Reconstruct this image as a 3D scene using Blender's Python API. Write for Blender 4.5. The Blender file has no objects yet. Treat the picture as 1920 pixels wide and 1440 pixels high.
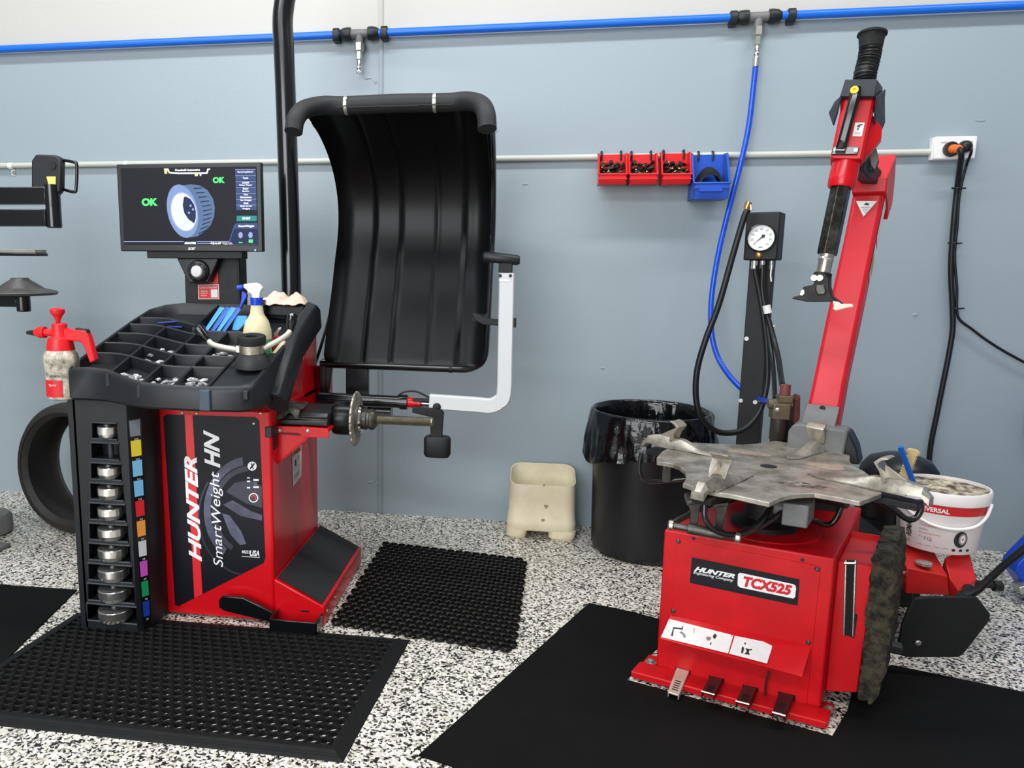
import bpy, bmesh, math, random
from mathutils import Vector, Matrix
from mathutils import noise as mnoise

random.seed(7)
C = bpy.context.scene.collection
SC = bpy.context.scene

# ------------------------------------------------------------------ camera, world, light, exposure
F_PX, PPX, PPY, CAM_H = 1450.0, 760.0, 725.0, 1.34
RIGHT = Vector((0.9861041431996804, 0.1659840038661906, 0.0069230935984401975))
DOWN = Vector((0.03283309584897827, -0.1538701431728664, -0.9875454252118906))
FWD = Vector((-0.1628514862732181, 0.9740499419950243, -0.15718175440582738))
CAM = Vector((0.0, 0.0, CAM_H))
cd = bpy.data.cameras.new('camera')
cam = bpy.data.objects.new('camera', cd)
C.objects.link(cam)
mw = Matrix((RIGHT, -DOWN, -FWD)).transposed().to_4x4()
mw.translation = CAM
cam.matrix_world = mw
cd.sensor_fit = 'HORIZONTAL'
cd.sensor_width = 36.0
cd.lens = F_PX / 1920 * 36
cd.shift_x = (960 - PPX) / 1920
cd.shift_y = (PPY - 720) / 1920
cd.clip_start = 0.05
SC.camera = cam

world = bpy.data.worlds.new('world')
SC.world = world
world.use_nodes = True
world.node_tree.nodes['Background'].inputs[0].default_value = (0.90, 0.96, 1.0, 1)
world.node_tree.nodes['Background'].inputs[1].default_value = 0.22

def lamp(name, loc, target, sx, sy, power, col=(1, 1, 1)):
    d = bpy.data.lights.new(name, 'AREA')
    d.shape = 'RECTANGLE'; d.size = sx; d.size_y = sy; d.energy = power; d.color = col
    o = bpy.data.objects.new(name, d)
    C.objects.link(o)
    o.location = loc
    o.rotation_euler = (Vector(target) - Vector(loc)).to_track_quat('-Z', 'Y').to_euler()
    return o
lamp('ceiling_strip_light', (-0.2, 2.35, 4.2), (-0.2, 2.45, 0), 7.0, 0.25, 150, (0.96, 0.985, 1.0))
lamp('ceiling_strip_light', (-1.7, -1.0, 4.0), (-1.4, 0.2, 0), 4.0, 0.4, 115, (0.97, 0.99, 1.0))
lamp('front_left_fill', (-2.4, -3.6, 2.2), (-0.3, 3.0, 0.9), 4.0, 3.0, 240, (0.95, 0.98, 1.0))  # added soft fill behind the camera, brightens the front faces

SC.view_settings.view_transform = 'Standard'
SC.view_settings.look = 'None'
SC.view_settings.exposure = 0.22
SC.view_settings.gamma = 1.0
SC.view_settings.use_curve_mapping = False

# ------------------------------------------------------------------ helpers: measuring
def ray(px, py):
    return RIGHT * ((px - PPX) / F_PX) + DOWN * ((py - PPY) / F_PX) + FWD
def at(px, py, y=None, z=None, x=None):
    """World point seen at a photograph pixel, on a plane of known depth, height or side."""
    d = ray(px, py)
    t = (y / d.y) if y is not None else ((z - CAM_H) / d.z if z is not None else x / d.x)
    return CAM + d * t
def lin(h):
    def f(c):
        c /= 255.0
        return c / 12.92 if c <= 0.04045 else ((c + 0.055) / 1.055) ** 2.4
    return (f(h[0]), f(h[1]), f(h[2]), 1.0)

# ------------------------------------------------------------------ helpers: materials
MATS = {}
def mat(name, rgb, rough=0.5, metal=0.0, vary=0.0, vscale=20.0, bump=0.0, bscale=200.0, coat=0.0,
        emit=0.0, alpha=1.0, trans=0.0, spec=None, col2=None, ior=1.45):
    if name in MATS:
        return MATS[name]
    m = bpy.data.materials.new(name); m.use_nodes = True
    nt = m.node_tree; b = nt.nodes['Principled BSDF']
    b.inputs['Base Color'].default_value = lin(rgb)
    b.inputs['Roughness'].default_value = rough
    b.inputs['Metallic'].default_value = metal
    b.inputs['Coat Weight'].default_value = coat
    b.inputs['Coat Roughness'].default_value = 0.15
    b.inputs['Transmission Weight'].default_value = trans
    b.inputs['IOR'].default_value = ior
    if spec is not None:
        b.inputs['Specular IOR Level'].default_value = spec
    if emit:
        b.inputs['Emission Color'].default_value = lin(rgb)
        b.inputs['Emission Strength'].default_value = emit
    tc = nt.nodes.new('ShaderNodeTexCoord')
    if vary or col2:
        n = nt.nodes.new('ShaderNodeTexNoise'); n.inputs['Scale'].default_value = vscale
        n.inputs['Detail'].default_value = 6; n.inputs['Roughness'].default_value = 0.65
        nt.links.new(tc.outputs['Object'], n.inputs['Vector'])
        r = nt.nodes.new('ShaderNodeValToRGB')
        c1 = lin(rgb); c2 = lin(col2) if col2 else tuple(max(0, c * (1 - vary)) for c in c1[:3]) + (1,)
        r.color_ramp.elements[0].position = 0.38; r.color_ramp.elements[0].color = c2
        r.color_ramp.elements[1].position = 0.62; r.color_ramp.elements[1].color = c1
        nt.links.new(n.outputs['Fac'], r.inputs['Fac'])
        nt.links.new(r.outputs['Color'], b.inputs['Base Color'])
        mr = nt.nodes.new('ShaderNodeMapRange')
        mr.inputs['To Min'].default_value = min(1, rough + 0.10); mr.inputs['To Max'].default_value = max(0.05, rough - 0.06)
        nt.links.new(n.outputs['Fac'], mr.inputs['Value']); nt.links.new(mr.outputs['Result'], b.inputs['Roughness'])
    if bump:
        n2 = nt.nodes.new('ShaderNodeTexNoise'); n2.inputs['Scale'].default_value = bscale
        n2.inputs['Detail'].default_value = 3
        nt.links.new(tc.outputs['Object'], n2.inputs['Vector'])
        bp = nt.nodes.new('ShaderNodeBump'); bp.inputs['Strength'].default_value = bump; bp.inputs['Distance'].default_value = 0.004
        nt.links.new(n2.outputs['Fac'], bp.inputs['Height']); nt.links.new(bp.outputs['Normal'], b.inputs['Normal'])
    MATS[name] = m
    return m

RED = mat('red_enamel', (206, 10, 24), 0.30, vary=0.06, vscale=6, coat=0.25, spec=0.35)
RED_WORN = mat('red_enamel_worn', (204, 12, 24), 0.40, vary=0.16, vscale=9, coat=0.08, spec=0.35, bump=0.05, bscale=400)
RED_PL = mat('red_plastic', (222, 28, 36), 0.38, vary=0.08, vscale=14)
BLK_PL = mat('black_moulded_plastic', (24, 27, 31), 0.42, vary=0.12, vscale=12, bump=0.10, bscale=900)
BLK_GL = mat('black_gloss_paint', (12, 13, 16), 0.22, coat=0.4)
BLK_HOOD = mat('black_thermoformed_sheet', (8, 9, 10), 0.42, spec=0.35, bump=0.04, bscale=600)
BLK_MT = mat('black_matte_metal', (15, 16, 18), 0.55, vary=0.1, vscale=20)
BLK_RB = mat('black_rubber', (17, 17, 18), 0.72, vary=0.18, vscale=40, bump=0.10, bscale=600)
BLK_HOSE = mat('black_hose_rubber', (16, 16, 17), 0.42)
BLK_VOID = mat('black_opening_shade', (8, 9, 10), 0.8)  # flat black standing in for the shade inside slots and openings
GREY_STEEL = mat('dark_steel', (96, 94, 90), 0.42, metal=0.85, vary=0.3, vscale=30)
WORN_STEEL = mat('worn_steel', (174, 168, 156), 0.38, metal=0.55, col2=(120, 114, 104), vscale=14, bump=0.12, bscale=120)
BRIGHT_STEEL = mat('bright_steel', (196, 190, 178), 0.26, metal=0.9, vary=0.15, vscale=60)
CAST_GREY = mat('cast_grey_paint', (112, 112, 112), 0.5, vary=0.18, vscale=18, bump=0.12, bscale=150)
CHROME = mat('chrome', (226, 224, 220), 0.12, metal=1.0)
ZINC = mat('zinc_fitting', (190, 188, 182), 0.34, metal=0.8)
BRASS = mat('brass', (196, 158, 92), 0.3, metal=0.9)
ARM_GREY = mat('light_grey_powder_coat', (206, 207, 208), 0.45, bump=0.05, bscale=900)
WHITE_PL = mat('white_plastic', (236, 234, 232), 0.35)
GREY_PVC = mat('grey_pvc', (196, 196, 188), 0.4)
BLUE_PIPE = mat('blue_pipe_paint', (20, 104, 214), 0.35)
BLUE_HOSE = mat('blue_hose', (10, 72, 196), 0.3, coat=0.3)
BLUE_PL = mat('blue_plastic', (36, 84, 188), 0.38, vary=0.1, vscale=20)
BLUE_PAINT = mat('blue_enamel', (14, 68, 190), 0.32, vary=0.12, vscale=10)
STICK_W = mat('white_sticker', (232, 230, 228), 0.45, vary=0.06, vscale=30)
STICK_DK = mat('sticker_ink', (38, 38, 40), 0.5)
STICK_R = mat('sticker_red', (206, 30, 38), 0.45)
STICK_O = mat('sticker_orange', (230, 108, 34), 0.45)
STICK_GY = mat('sticker_grey', (128, 128, 130), 0.5)
STICK_GN = mat('sticker_green_yellow', (170, 176, 70), 0.5)
ORANGE = mat('orange_plastic', (240, 116, 50), 0.4)
YELLOW = mat('yellow_plastic', (236, 196, 40), 0.4)

# ------------------------------------------------------------------ helpers: meshes
class MB:
    def __init__(s):
        s.v = []; s.f = []; s.m = []
    def add(s, vs, fs, mi=0):
        o = len(s.v)
        s.v += [Vector(p) for p in vs]
        for f in fs:
            s.f.append([i + o for i in f]); s.m.append(mi)
        return s
    def box(s, x0, x1, y0, y1, z0, z1, fn=None, mi=0):
        p = [(x, y, z) for z in (z0, z1) for y in (y0, y1) for x in (x0, x1)]
        if fn: p = [fn(*q) for q in p]
        return s.add(p, [(0, 1, 3, 2), (4, 6, 7, 5), (0, 4, 5, 1), (2, 3, 7, 6), (0, 2, 6, 4), (1, 5, 7, 3)], mi)
    def obox(s, c, ax, ay, az, hx, hy, hz, mi=0):
        c = Vector(c); ax = Vector(ax).normalized() * hx; ay = Vector(ay).normalized() * hy; az = Vector(az).normalized() * hz
        p = [c + ax * i + ay * j + az * k for k in (-1, 1) for j in (-1, 1) for i in (-1, 1)]
        return s.add(p, [(0, 1, 3, 2), (4, 6, 7, 5), (0, 4, 5, 1), (2, 3, 7, 6), (0, 2, 6, 4), (1, 5, 7, 3)], mi)
    def prism(s, pts, vec, mi=0):
        pts = [Vector(p) for p in pts]; vec = Vector(vec); n = len(pts)
        fs = [list(range(n))[::-1], list(range(n, 2 * n))]
        fs += [(i, (i + 1) % n, n + (i + 1) % n, n + i) for i in range(n)]
        return s.add(pts + [p + vec for p in pts], fs, mi)
    def poly(s, pts, mi=0):
        return s.add(pts, [list(range(len(pts)))], mi)
    def loft(s, rings, closed=True, cap=True, mi=0, loop=False):
        n = len(rings[0]); vs = [p for r in rings for p in r]; fs = []
        for k in range(len(rings) - (0 if loop else 1)):
            k2 = (k + 1) % len(rings)
            for i in range(n if closed else n - 1):
                j = (i + 1) % n
                fs.append((k * n + i, k * n + j, k2 * n + j, k2 * n + i))
        if cap and closed and not loop:
            fs.append(list(range(n))[::-1]); fs.append([(len(rings) - 1) * n + i for i in range(n)])
        return s.add(vs, fs, mi)
    def tube(s, pts, r, seg=12, smooth=0, cap=True, mi=0, sq=None):
        pts = [Vector(p) for p in pts]
        if smooth: 
            rs = r if isinstance(r, (list, tuple)) else None
            pts, r = catmull(pts, smooth, rs, r)
        rr = r if isinstance(r, (list, tuple)) else [r] * len(pts)
        t0 = (pts[1] - pts[0]).normalized()
        up = Vector((0, 0, 1)) if abs(t0.z) < 0.9 else Vector((0, 1, 0))
        nrm = (up - t0 * up.dot(t0)).normalized(); rings = []
        for i, p in enumerate(pts):
            t = (pts[min(i + 1, len(pts) - 1)] - pts[max(i - 1, 0)]).normalized()
            nrm = (nrm - t * nrm.dot(t)).normalized(); bi = t.cross(nrm)
            rings.append([p + (nrm * math.cos(a) + bi * math.sin(a)) * rr[i] for a in [2 * math.pi * k / seg for k in range(seg)]])
        return s.loft(rings, True, cap, mi)
    def lathe(s, prof, o=(0, 0, 0), axis=(0, 0, 1), seg=24, cap=True, mi=0, rf=None):
        o = Vector(o); a = Vector(axis).normalized()
        u = (Vector((0, 0, 1)) if abs(a.z) < 0.9 else Vector((1, 0, 0))); u = (u - a * u.dot(a)).normalized(); w = a.cross(u)
        rings = [[o + a * h + (u * math.cos(t) + w * math.sin(t)) * (r if rf is None else rf(r, h, t)) for t in [2 * math.pi * k / seg for k in range(seg)]] for r, h in prof]
        return s.loft(rings, True, cap, mi)
    def text(s, body, TL, TR, BR, BL, off=0.0, shear=0.0, mi=0, lift=0.0012):
        vs, fs = glyphs(body, off, shear)
        TL, TR, BR, BL = map(Vector, (TL, TR, BR, BL))
        n = -((TR - TL).cross(BL - TL)).normalized() * lift
        s.add([(BL * (1 - x) + BR * x) * (1 - y) + (TL * (1 - x) + TR * x) * y + n for x, y in vs], fs, mi)
        return s
    def build(s, name, mats, parent=None, bevel=0.0, angle=38, seg=2, subsurf=0, origin=None):
        me = bpy.data.meshes.new(name)
        org = Vector(origin) if origin is not None else (parent.get('_o') and Vector(parent['_o']) if parent else Vector((0, 0, 0))) or Vector((0, 0, 0))
        me.from_pydata([tuple(p - org) for p in s.v], [], s.f)
        if not isinstance(mats, (list, tuple)): mats = [mats]
        for m in mats: me.materials.append(m)
        for p, mi in zip(me.polygons, s.m): p.material_index = mi
        bm = bmesh.new(); bm.from_mesh(me)
        bmesh.ops.recalc_face_normals(bm, faces=bm.faces)
        ca = math.radians(angle)
        for f in bm.faces: f.smooth = True
        for e in bm.edges:
            e.smooth = len(e.link_faces) == 2 and e.calc_face_angle(0) < ca
        bm.to_mesh(me); bm.free()
        o = bpy.data.objects.new(name, me); C.objects.link(o)
        if parent is not None:
            o.parent = parent; o['_o'] = tuple(org)
        else:
            o.location = org; o['_o'] = tuple(org)
        if bevel:
            b = o.modifiers.new('bevel', 'BEVEL'); b.width = bevel; b.segments = seg; b.limit_method = 'ANGLE'; b.angle_limit = math.radians(40)
            b.harden_normals = False
        if subsurf:
            q = o.modifiers.new('sub', 'SUBSURF'); q.levels = subsurf; q.render_levels = subsurf
        return o

def catmull(pts, n, rs, r):
    P = [pts[0] * 2 - pts[1]] + pts + [pts[-1] * 2 - pts[-2]]
    out = []; ro = []
    for i in range(1, len(P) - 2):
        for k in range(n):
            t = k / n
            p0, p1, p2, p3 = P[i - 1], P[i], P[i + 1], P[i + 2]
            out.append(0.5 * ((2 * p1) + (p2 - p0) * t + (2 * p0 - 5 * p1 + 4 * p2 - p3) * t * t + (3 * p1 - p0 - 3 * p2 + p3) * t ** 3))
            ro.append(rs[i - 1] * (1 - t) + rs[i] * t if rs else r)
    out.append(pts[-1]); ro.append(rs[-1] if rs else r)
    return out, ro

GL = {}
def glyphs(body, off, shear):
    key = (body, off, shear)
    if key not in GL:
        cu = bpy.data.curves.new('glyph', 'FONT'); cu.body = body; cu.offset = off; cu.shear = shear; cu.size = 1; cu.resolution_u = 4
        o = bpy.data.objects.new('glyph', cu); C.objects.link(o)
        me = bpy.data.meshes.new_from_object(o)
        vs = [(v.co.x, v.co.y) for v in me.vertices]; fs = [list(p.vertices) for p in me.polygons]
        bpy.data.objects.remove(o); bpy.data.curves.remove(cu); bpy.data.meshes.remove(me)
        x0 = min(v[0] for v in vs); x1 = max(v[0] for v in vs); y0 = min(v[1] for v in vs); y1 = max(v[1] for v in vs)
        GL[key] = ([((x - x0) / (x1 - x0), (y - y0) / (y1 - y0)) for x, y in vs], fs)
    return GL[key]

def tag(o, label, cat, group=None):
    o['label'] = label; o['category'] = cat
    if group: o['group'] = group
    return o
def thing(name, label, cat, loc=(0, 0, 0), group=None):
    o = bpy.data.objects.new(name, None); C.objects.link(o)
    o.location = loc; o['_o'] = tuple(loc); o.empty_display_size = 0.05
    return tag(o, label, cat, group)
def struct(o):
    o['kind'] = 'structure'; return o
def stretch(a, b, t): return Vector(a) * (1 - t) + Vector(b) * t
def quad_in(q, x0, x1, y0, y1):
    """sub-rectangle of a quad TL,TR,BR,BL; x left to right, y top to bottom, 0..1"""
    TL, TR, BR, BL = map(Vector, q)
    g = lambda x, y: (TL * (1 - x) + TR * x) * (1 - y) + (BL * (1 - x) + BR * x) * y
    return [g(x0, y0), g(x1, y0), g(x1, y1), g(x0, y1)]
def lifted(q, d):
    TL, TR, BR, BL = map(Vector, q)
    n = -((TR - TL).cross(BL - TL)).normalized() * d
    return [p + n for p in (TL, TR, BR, BL)]

# ------------------------------------------------------------------ setting
WALL_Y = 3.962
def floor_material():
    m = bpy.data.materials.new('flake_epoxy_floor'); m.use_nodes = True
    nt = m.node_tree; b = nt.nodes['Principled BSDF']; L = nt.links
    g = nt.nodes.new('ShaderNodeNewGeometry')
    n = nt.nodes.new('ShaderNodeTexNoise'); n.inputs['Scale'].default_value = 110; n.inputs['Detail'].default_value = 2
    L.new(g.outputs['Position'], n.inputs['Vector'])
    s = nt.nodes.new('ShaderNodeVectorMath'); s.operation = 'SCALE'; s.inputs['Scale'].default_value = 0.016
    L.new(n.outputs['Color'], s.inputs[0])
    a = nt.nodes.new('ShaderNodeVectorMath'); a.operation = 'ADD'
    L.new(g.outputs['Position'], a.inputs[0]); L.new(s.outputs[0], a.inputs[1])
    def vor(scale, stops):
        v = nt.nodes.new('ShaderNodeTexVoronoi'); v.voronoi_dimensions = '2D'; v.inputs['Scale'].default_value = scale
        L.new(a.outputs[0], v.inputs['Vector'])
        sp = nt.nodes.new('ShaderNodeSeparateColor'); L.new(v.outputs['Color'], sp.inputs[0])
        r = nt.nodes.new('ShaderNodeValToRGB'); r.color_ramp.interpolation = 'CONSTANT'
        els = r.color_ramp.elements
        while len(els) < len(stops): els.new(0.5)
        for e, (p, c) in zip(els, stops): e.position = p; e.color = lin(c)
        L.new(sp.outputs[0], r.inputs['Fac'])
        return r
    r1 = vor(150, [(0, (22, 22, 22)), (0.25, (104, 100, 92)), (0.34, (206, 200, 188)), (0.60, (236, 231, 220)), (0.90, (178, 172, 160))])
    L.new(r1.outputs['Color'], b.inputs['Base Color'])
    b.inputs['Roughness'].default_value = 0.42
    b.inputs['Coat Weight'].default_value = 0.2; b.inputs['Coat Roughness'].default_value = 0.25
    return m
mb = MB(); mb.box(-4.6, 4.2, -4.0, WALL_Y + 0.2, -0.1, 0.0)
struct(mb.build('floor', floor_material()))

def wall_material():
    m = bpy.data.materials.new('two_tone_painted_wall'); m.use_nodes = True
    nt = m.node_tree; b = nt.nodes['Principled BSDF']; L = nt.links
    g = nt.nodes.new('ShaderNodeNewGeometry'); sp = nt.nodes.new('ShaderNodeSeparateXYZ'); L.new(g.outputs['Position'], sp.inputs[0])
    n = nt.nodes.new('ShaderNodeTexNoise'); n.inputs['Scale'].default_value = 9; n.inputs['Detail'].default_value = 2
    L.new(g.outputs['Position'], n.inputs['Vector'])
    ma = nt.nodes.new('ShaderNodeMath'); ma.operation = 'MULTIPLY_ADD'; ma.inputs[1].default_value = 0.006
    L.new(n.outputs['Fac'], ma.inputs[0]); L.new(sp.outputs['Z'], ma.inputs[2])
    gt = nt.nodes.new('ShaderNodeMath'); gt.operation = 'GREATER_THAN'; gt.inputs[1].default_value = 2.462
    L.new(ma.outputs[0], gt.inputs[0])
    n3 = nt.nodes.new('ShaderNodeTexNoise'); n3.inputs['Scale'].default_value = 1.3; n3.inputs['Detail'].default_value = 4
    L.new(g.outputs['Position'], n3.inputs['Vector'])
    lo = nt.nodes.new('ShaderNodeMix'); lo.data_type = 'RGBA'
    lo.inputs[6].default_value = lin((146, 160, 168)); lo.inputs[7].default_value = lin((154, 166, 172))
    L.new(n3.outputs['Fac'], lo.inputs[0])
    mx = nt.nodes.new('ShaderNodeMix'); mx.data_type = 'RGBA'; mx.inputs[7].default_value = lin((188, 185, 180))
    L.new(gt.outputs[0], mx.inputs[0]); L.new(lo.outputs[2], mx.inputs[6]); L.new(mx.outputs[2], b.inputs['Base Color'])
    b.inputs['Roughness'].default_value = 0.42
    n2 = nt.nodes.new('ShaderNodeTexNoise'); n2.inputs['Scale'].default_value = 60; n2.inputs['Detail'].default_value = 5
    L.new(g.outputs['Position'], n2.inputs['Vector'])
    bp = nt.nodes.new('ShaderNodeBump'); bp.inputs['Strength'].default_value = 0.12; bp.inputs['Distance'].default_value = 0.006
    L.new(n2.outputs['Fac'], bp.inputs['Height']); L.new(bp.outputs['Normal'], b.inputs['Normal'])
    return m
mb = MB(); mb.box(-4.6, 4.2, WALL_Y, WALL_Y + 0.2, 0.0, 4.4)
WALLM = wall_material()
struct(mb.build('wall_back', WALLM))
mb = MB(); mb.box(-0.806, -0.784, WALL_Y - 0.006, WALL_Y + 0.001, 0.0, 4.3)
mb.box(-0.800, -0.790, WALL_Y - 0.010, WALL_Y - 0.005, 0.0, 4.3)
struct(mb.build('trim_1', WALLM, bevel=0.002))

mb = MB()
for px, py, rx, ry in ((690, 146, 7, 3), (704, 152, 3, 6), (985, 345, 5, 2), (930, 242, 4, 8), (1716, 590, 4, 2.5), (1838, 226, 7, 2), (695, 904, 5, 2), (708, 908, 3, 4), (1130, 690, 4, 2)):
    c = at(px, py, y=WALL_Y); n = 14
    ring0 = [c + Vector((math.cos(2 * math.pi * k / n) * rx * 0.0028 * (1 + 0.3 * math.sin(3 * k)), 0, math.sin(2 * math.pi * k / n) * ry * 0.0028 * (1 + 0.3 * math.cos(2 * k)))) for k in range(n)]
    mb.loft([ring0, [p.lerp(c, 0.4) + Vector((0, -0.003, 0)) for p in ring0]], True, True)
struct(mb.build('trim_2', WALLM))

# ------------------------------------------------------------------ floor mats
def ring_mat(mb, o, ax, ay, nx, ny, p, r, h, seg=12, skip=None):
    """honeycomb of round holes, each cell a rubber ring with a raised rim"""
    o = Vector(o); ax = Vector(ax).normalized(); ay = Vector(ay).normalized(); up = Vector((0, 0, 1))
    hx = p / 2; dy = p * 0.866
    for j in range(ny):
        for i in range(nx):
            c = o + ax * (p * (i + 0.5 + (0.5 if j % 2 else 0))) + ay * (dy * (j + 0.5))
            if skip and skip(c): continue
            rings = [[], [], [], [], []]
            for k in range(seg):
                a = 2 * math.pi * k / seg + math.pi / 6
                d = ax * math.cos(a) + ay * math.sin(a)
                am = (a - math.pi / 6) % (math.pi / 3)
                am = min(am, math.pi / 3 - am)
                R = hx / math.cos(math.pi / 6 - am) if am < math.pi / 6 else hx
                R = hx / math.cos(min(am, math.pi / 6)) if False else R
                rings[0].append(c + d * R + up * (h * 0.62))
                rings[1].append(c + d * (r * 1.14) + up * (h * 0.95))
                rings[2].append(c + d * (r * 1.04) + up * h)
                rings[3].append(c + d * r + up * (h * 0.9))
                rings[4].append(c + d * r)
            mb.loft(rings, True, False)
MAT_RB = mat('mat_rubber', (13, 13, 14), 0.6, spec=0.3, vary=0.12, vscale=30)
MAT_RB2 = mat('mat_rubber_ring', (14, 13, 12), 0.32, spec=0.4)
# large ring mat with bevelled border in front of the balancer
bR = Vector((-0.407, 2.578, 0)); ax = Vector((-1.235, -0.099, 0)).normalized(); ay = Vector((0.0799, -0.9968, 0)) * -1
ax = Vector((-1.0, -0.012, 0)).normalized(); ay = Vector((-0.095, -0.9955, 0)).normalized()
Lm, Wm = 1.30, 0.722
t = thing('rubber_ring_mat', 'black rubber drainage mat full of round holes in front of the balancer cabinet', 'mat', tuple(bR + ax * Lm * 0.5 + ay * Wm * 0.5))
mb = MB(); b = 0.045
ring_mat(mb, bR + ax * b * 0.8 + ay * b * 0.8, ax, ay, int((Lm - 2 * b) / 0.0365), int((Wm - 2 * b) / (0.0365 * 0.866)) + 1, 0.0365, 0.0150, 0.0150)
mb.build('ring_field', MAT_RB, t)
mb = MB()
prof = [(0.0, 0.0005), (0.004, 0.003), (0.014, 0.0062), (0.016, 0.0058), (0.024, 0.0085), (0.026, 0.0081), (0.036, 0.0128), (b + 0.006, 0.0142), (b + 0.006, 0.0005)]
rings = []
for d, h in prof:
    rings.append([bR + ax * d + ay * d + Vector((0, 0, h)), bR + ax * (Lm - d) + ay * d + Vector((0, 0, h)),
                  bR + ax * (Lm - d) + ay * (Wm - d) + Vector((0, 0, h)), bR + ax * d + ay * (Wm - d) + Vector((0, 0, h))])
mb.loft(rings, True, False, loop=True)
mb.build('border', MAT_RB, t, angle=15)
# smaller ring mat without a border, right of the balancer
o2 = Vector((-0.690, 3.500, 0)); ax2 = Vector((0.690, -0.095, 0)).normalized(); ay2 = Vector((-0.03, -0.88, 0)).normalized()
mb = MB()
ring_mat(mb, o2, ax2, ay2, 17, 25, 0.0400, 0.0160, 0.018)
o = mb.build('rubber_ring_mat', MAT_RB2, origin=o2 + ax2 * 0.34 + ay2 * 0.42)
tag(o, 'smaller black honeycomb rubber mat with scalloped edges right of the balancer step', 'mat')

# ------------------------------------------------------------------ tyre changer frame of reference
A1, A2 = math.radians(-20.5), math.radians(-27.0)
TO = Vector((0.433, 2.498, 0)); TU = Vector((math.cos(A1), math.sin(A1), 0)); TV = Vector((-math.sin(A2), math.cos(A2), 0))
def L(u, v, z): return TO + TU * u + TV * v + Vector((0, 0, z))

MAT_SM = mat('smooth_mat_rubber', (14, 14, 14), 0.8, spec=0.15, vary=0.14, vscale=5, bump=0.05, bscale=500)
a = Vector((0.25, 3.0, 0)); d = Vector((1.078, -0.343, 0)).normalized()
bb = Vector((-0.277, 1.924, 0)); 
p1 = a + d * 0.16
cut = [L(-0.045, 0.40, 0), L(-0.06, -0.101, 0), at(1560, 1383, z=0), at(1588, 1336, z=0), at(1600, 1290, z=0)]
for q in cut: q.z = 0
p2 = a + d * 1.03
outline = [a, p1] + cut + [p2, a + d * 1.75, a + d * 1.75 + (bb - a), bb]
mb = MB(); mb.prism(outline, (0, 0, 0.006))
o = mb.build('rubber_floor_mat', MAT_SM, origin=(0.6, 2.3, 0))
tag(o, 'large smooth black rubber mat cut out around the red tyre changer base', 'mat')
mb = MB(); q = [Vector((-1.824, 2.747, 0)), Vector((-1.738 + 0.01, 2.165, 0)), Vector((-1.70, 1.75, 0)), Vector((-2.9, 1.72, 0)), Vector((-3.0, 2.71, 0))]
mb.prism(q, (0, 0, 0.006))
tag(mb.build('rubber_floor_mat', MAT_SM, origin=(-2.3, 2.3, 0)), 'smooth black rubber mat at the left edge beside the ring mat', 'mat')

# ------------------------------------------------------------------ services on the wall
PY = 3.925
mb = MB(); mb.tube([(-4.5, PY, 2.450), (-2.0, PY, 2.4515), (0, PY, 2.452), (2, PY, 2.4535), (4.1, PY, 2.455)], 0.0185, 20)
tag(mb.build('air_pipe', BLUE_PIPE, origin=(0, PY, 2.452)), 'long straight blue compressed air pipe running along the wall', 'pipe')
CZ = at(960, 297, y=3.945).z
mb = MB(); mb.tube([(-4.5, 3.945, CZ + 0.004), (0, 3.945, CZ), (1.745, 3.945, CZ)], 0.0145, 16)
tag(mb.build('conduit_pipe', GREY_PVC, origin=(0, 3.945, CZ)), 'light grey electrical conduit running across the wall to the power socket', 'pipe')
for px, lab in ((19, 'white conduit saddle at the far left end of the conduit'), (236, 'white conduit saddle just above the monitor')):
    x = at(px, 300, y=3.94).x
    t = thing('conduit_saddle', lab, 'clip', (x, WALL_Y, CZ), 'saddles on the grey conduit')
    mb = MB(); rings = []
    for dx in (-0.012, 0.012):
        rings.append([(x + dx, 3.945 - 0.0175 * math.cos(a), CZ + 0.0175 * math.sin(a)) for a in [math.radians(v) for v in range(-100, 101, 20)]] +
                     [(x + dx, 3.945 - 0.0148 * math.cos(a), CZ + 0.0148 * math.sin(a)) for a in [math.radians(v) for v in range(100, -101, -20)]])
    mb.loft(rings, True, True); mb.build('strap', WHITE_PL, t)
    mb = MB(); mb.box(x - 0.012, x + 0.012, WALL_Y - 0.004, WALL_Y, CZ - 0.05, CZ - 0.014); mb.build('foot', WHITE_PL, t, bevel=0.002)
    mb = MB(); mb.lathe([(0.010, 0), (0.010, 0.004), (0.005, 0.008)], (x + 0.005, WALL_Y - 0.003, CZ - 0.036), (0, -1, 0), 14); mb.build('screw', ZINC, t)
for px, lab in ((631, 'black pipe clip on the blue pipe left of the capped tee fitting'), (721, 'black pipe clip on the blue pipe right of the capped tee fitting'),
                (1374, 'black pipe clip on the blue pipe left of the tee that feeds the blue hose'), (1482, 'black pipe clip on the blue pipe right of the tee that feeds the blue hose')):
    x = at(px, 50, y=PY).x
    mb = MB(); rings = []
    for dx in (-0.016, 0.016):
        rings.append([(x + dx, PY + 0.034, 2.452 - 0.034), (x + dx, PY - 0.012, 2.452 - 0.034), (x + dx, PY - 0.026, 2.452 - 0.016), (x + dx, PY - 0.026, 2.452 + 0.012),
                      (x + dx, PY - 0.014, 2.452 + 0.028), (x + dx, PY + 0.034, 2.452 + 0.028)])
    mb.loft(rings, True, True)
    tag(mb.build('pipe_clip', BLK_PL, origin=(x, WALL_Y, 2.452), bevel=0.003), lab, 'clip', 'black clips on the blue pipe')
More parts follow.
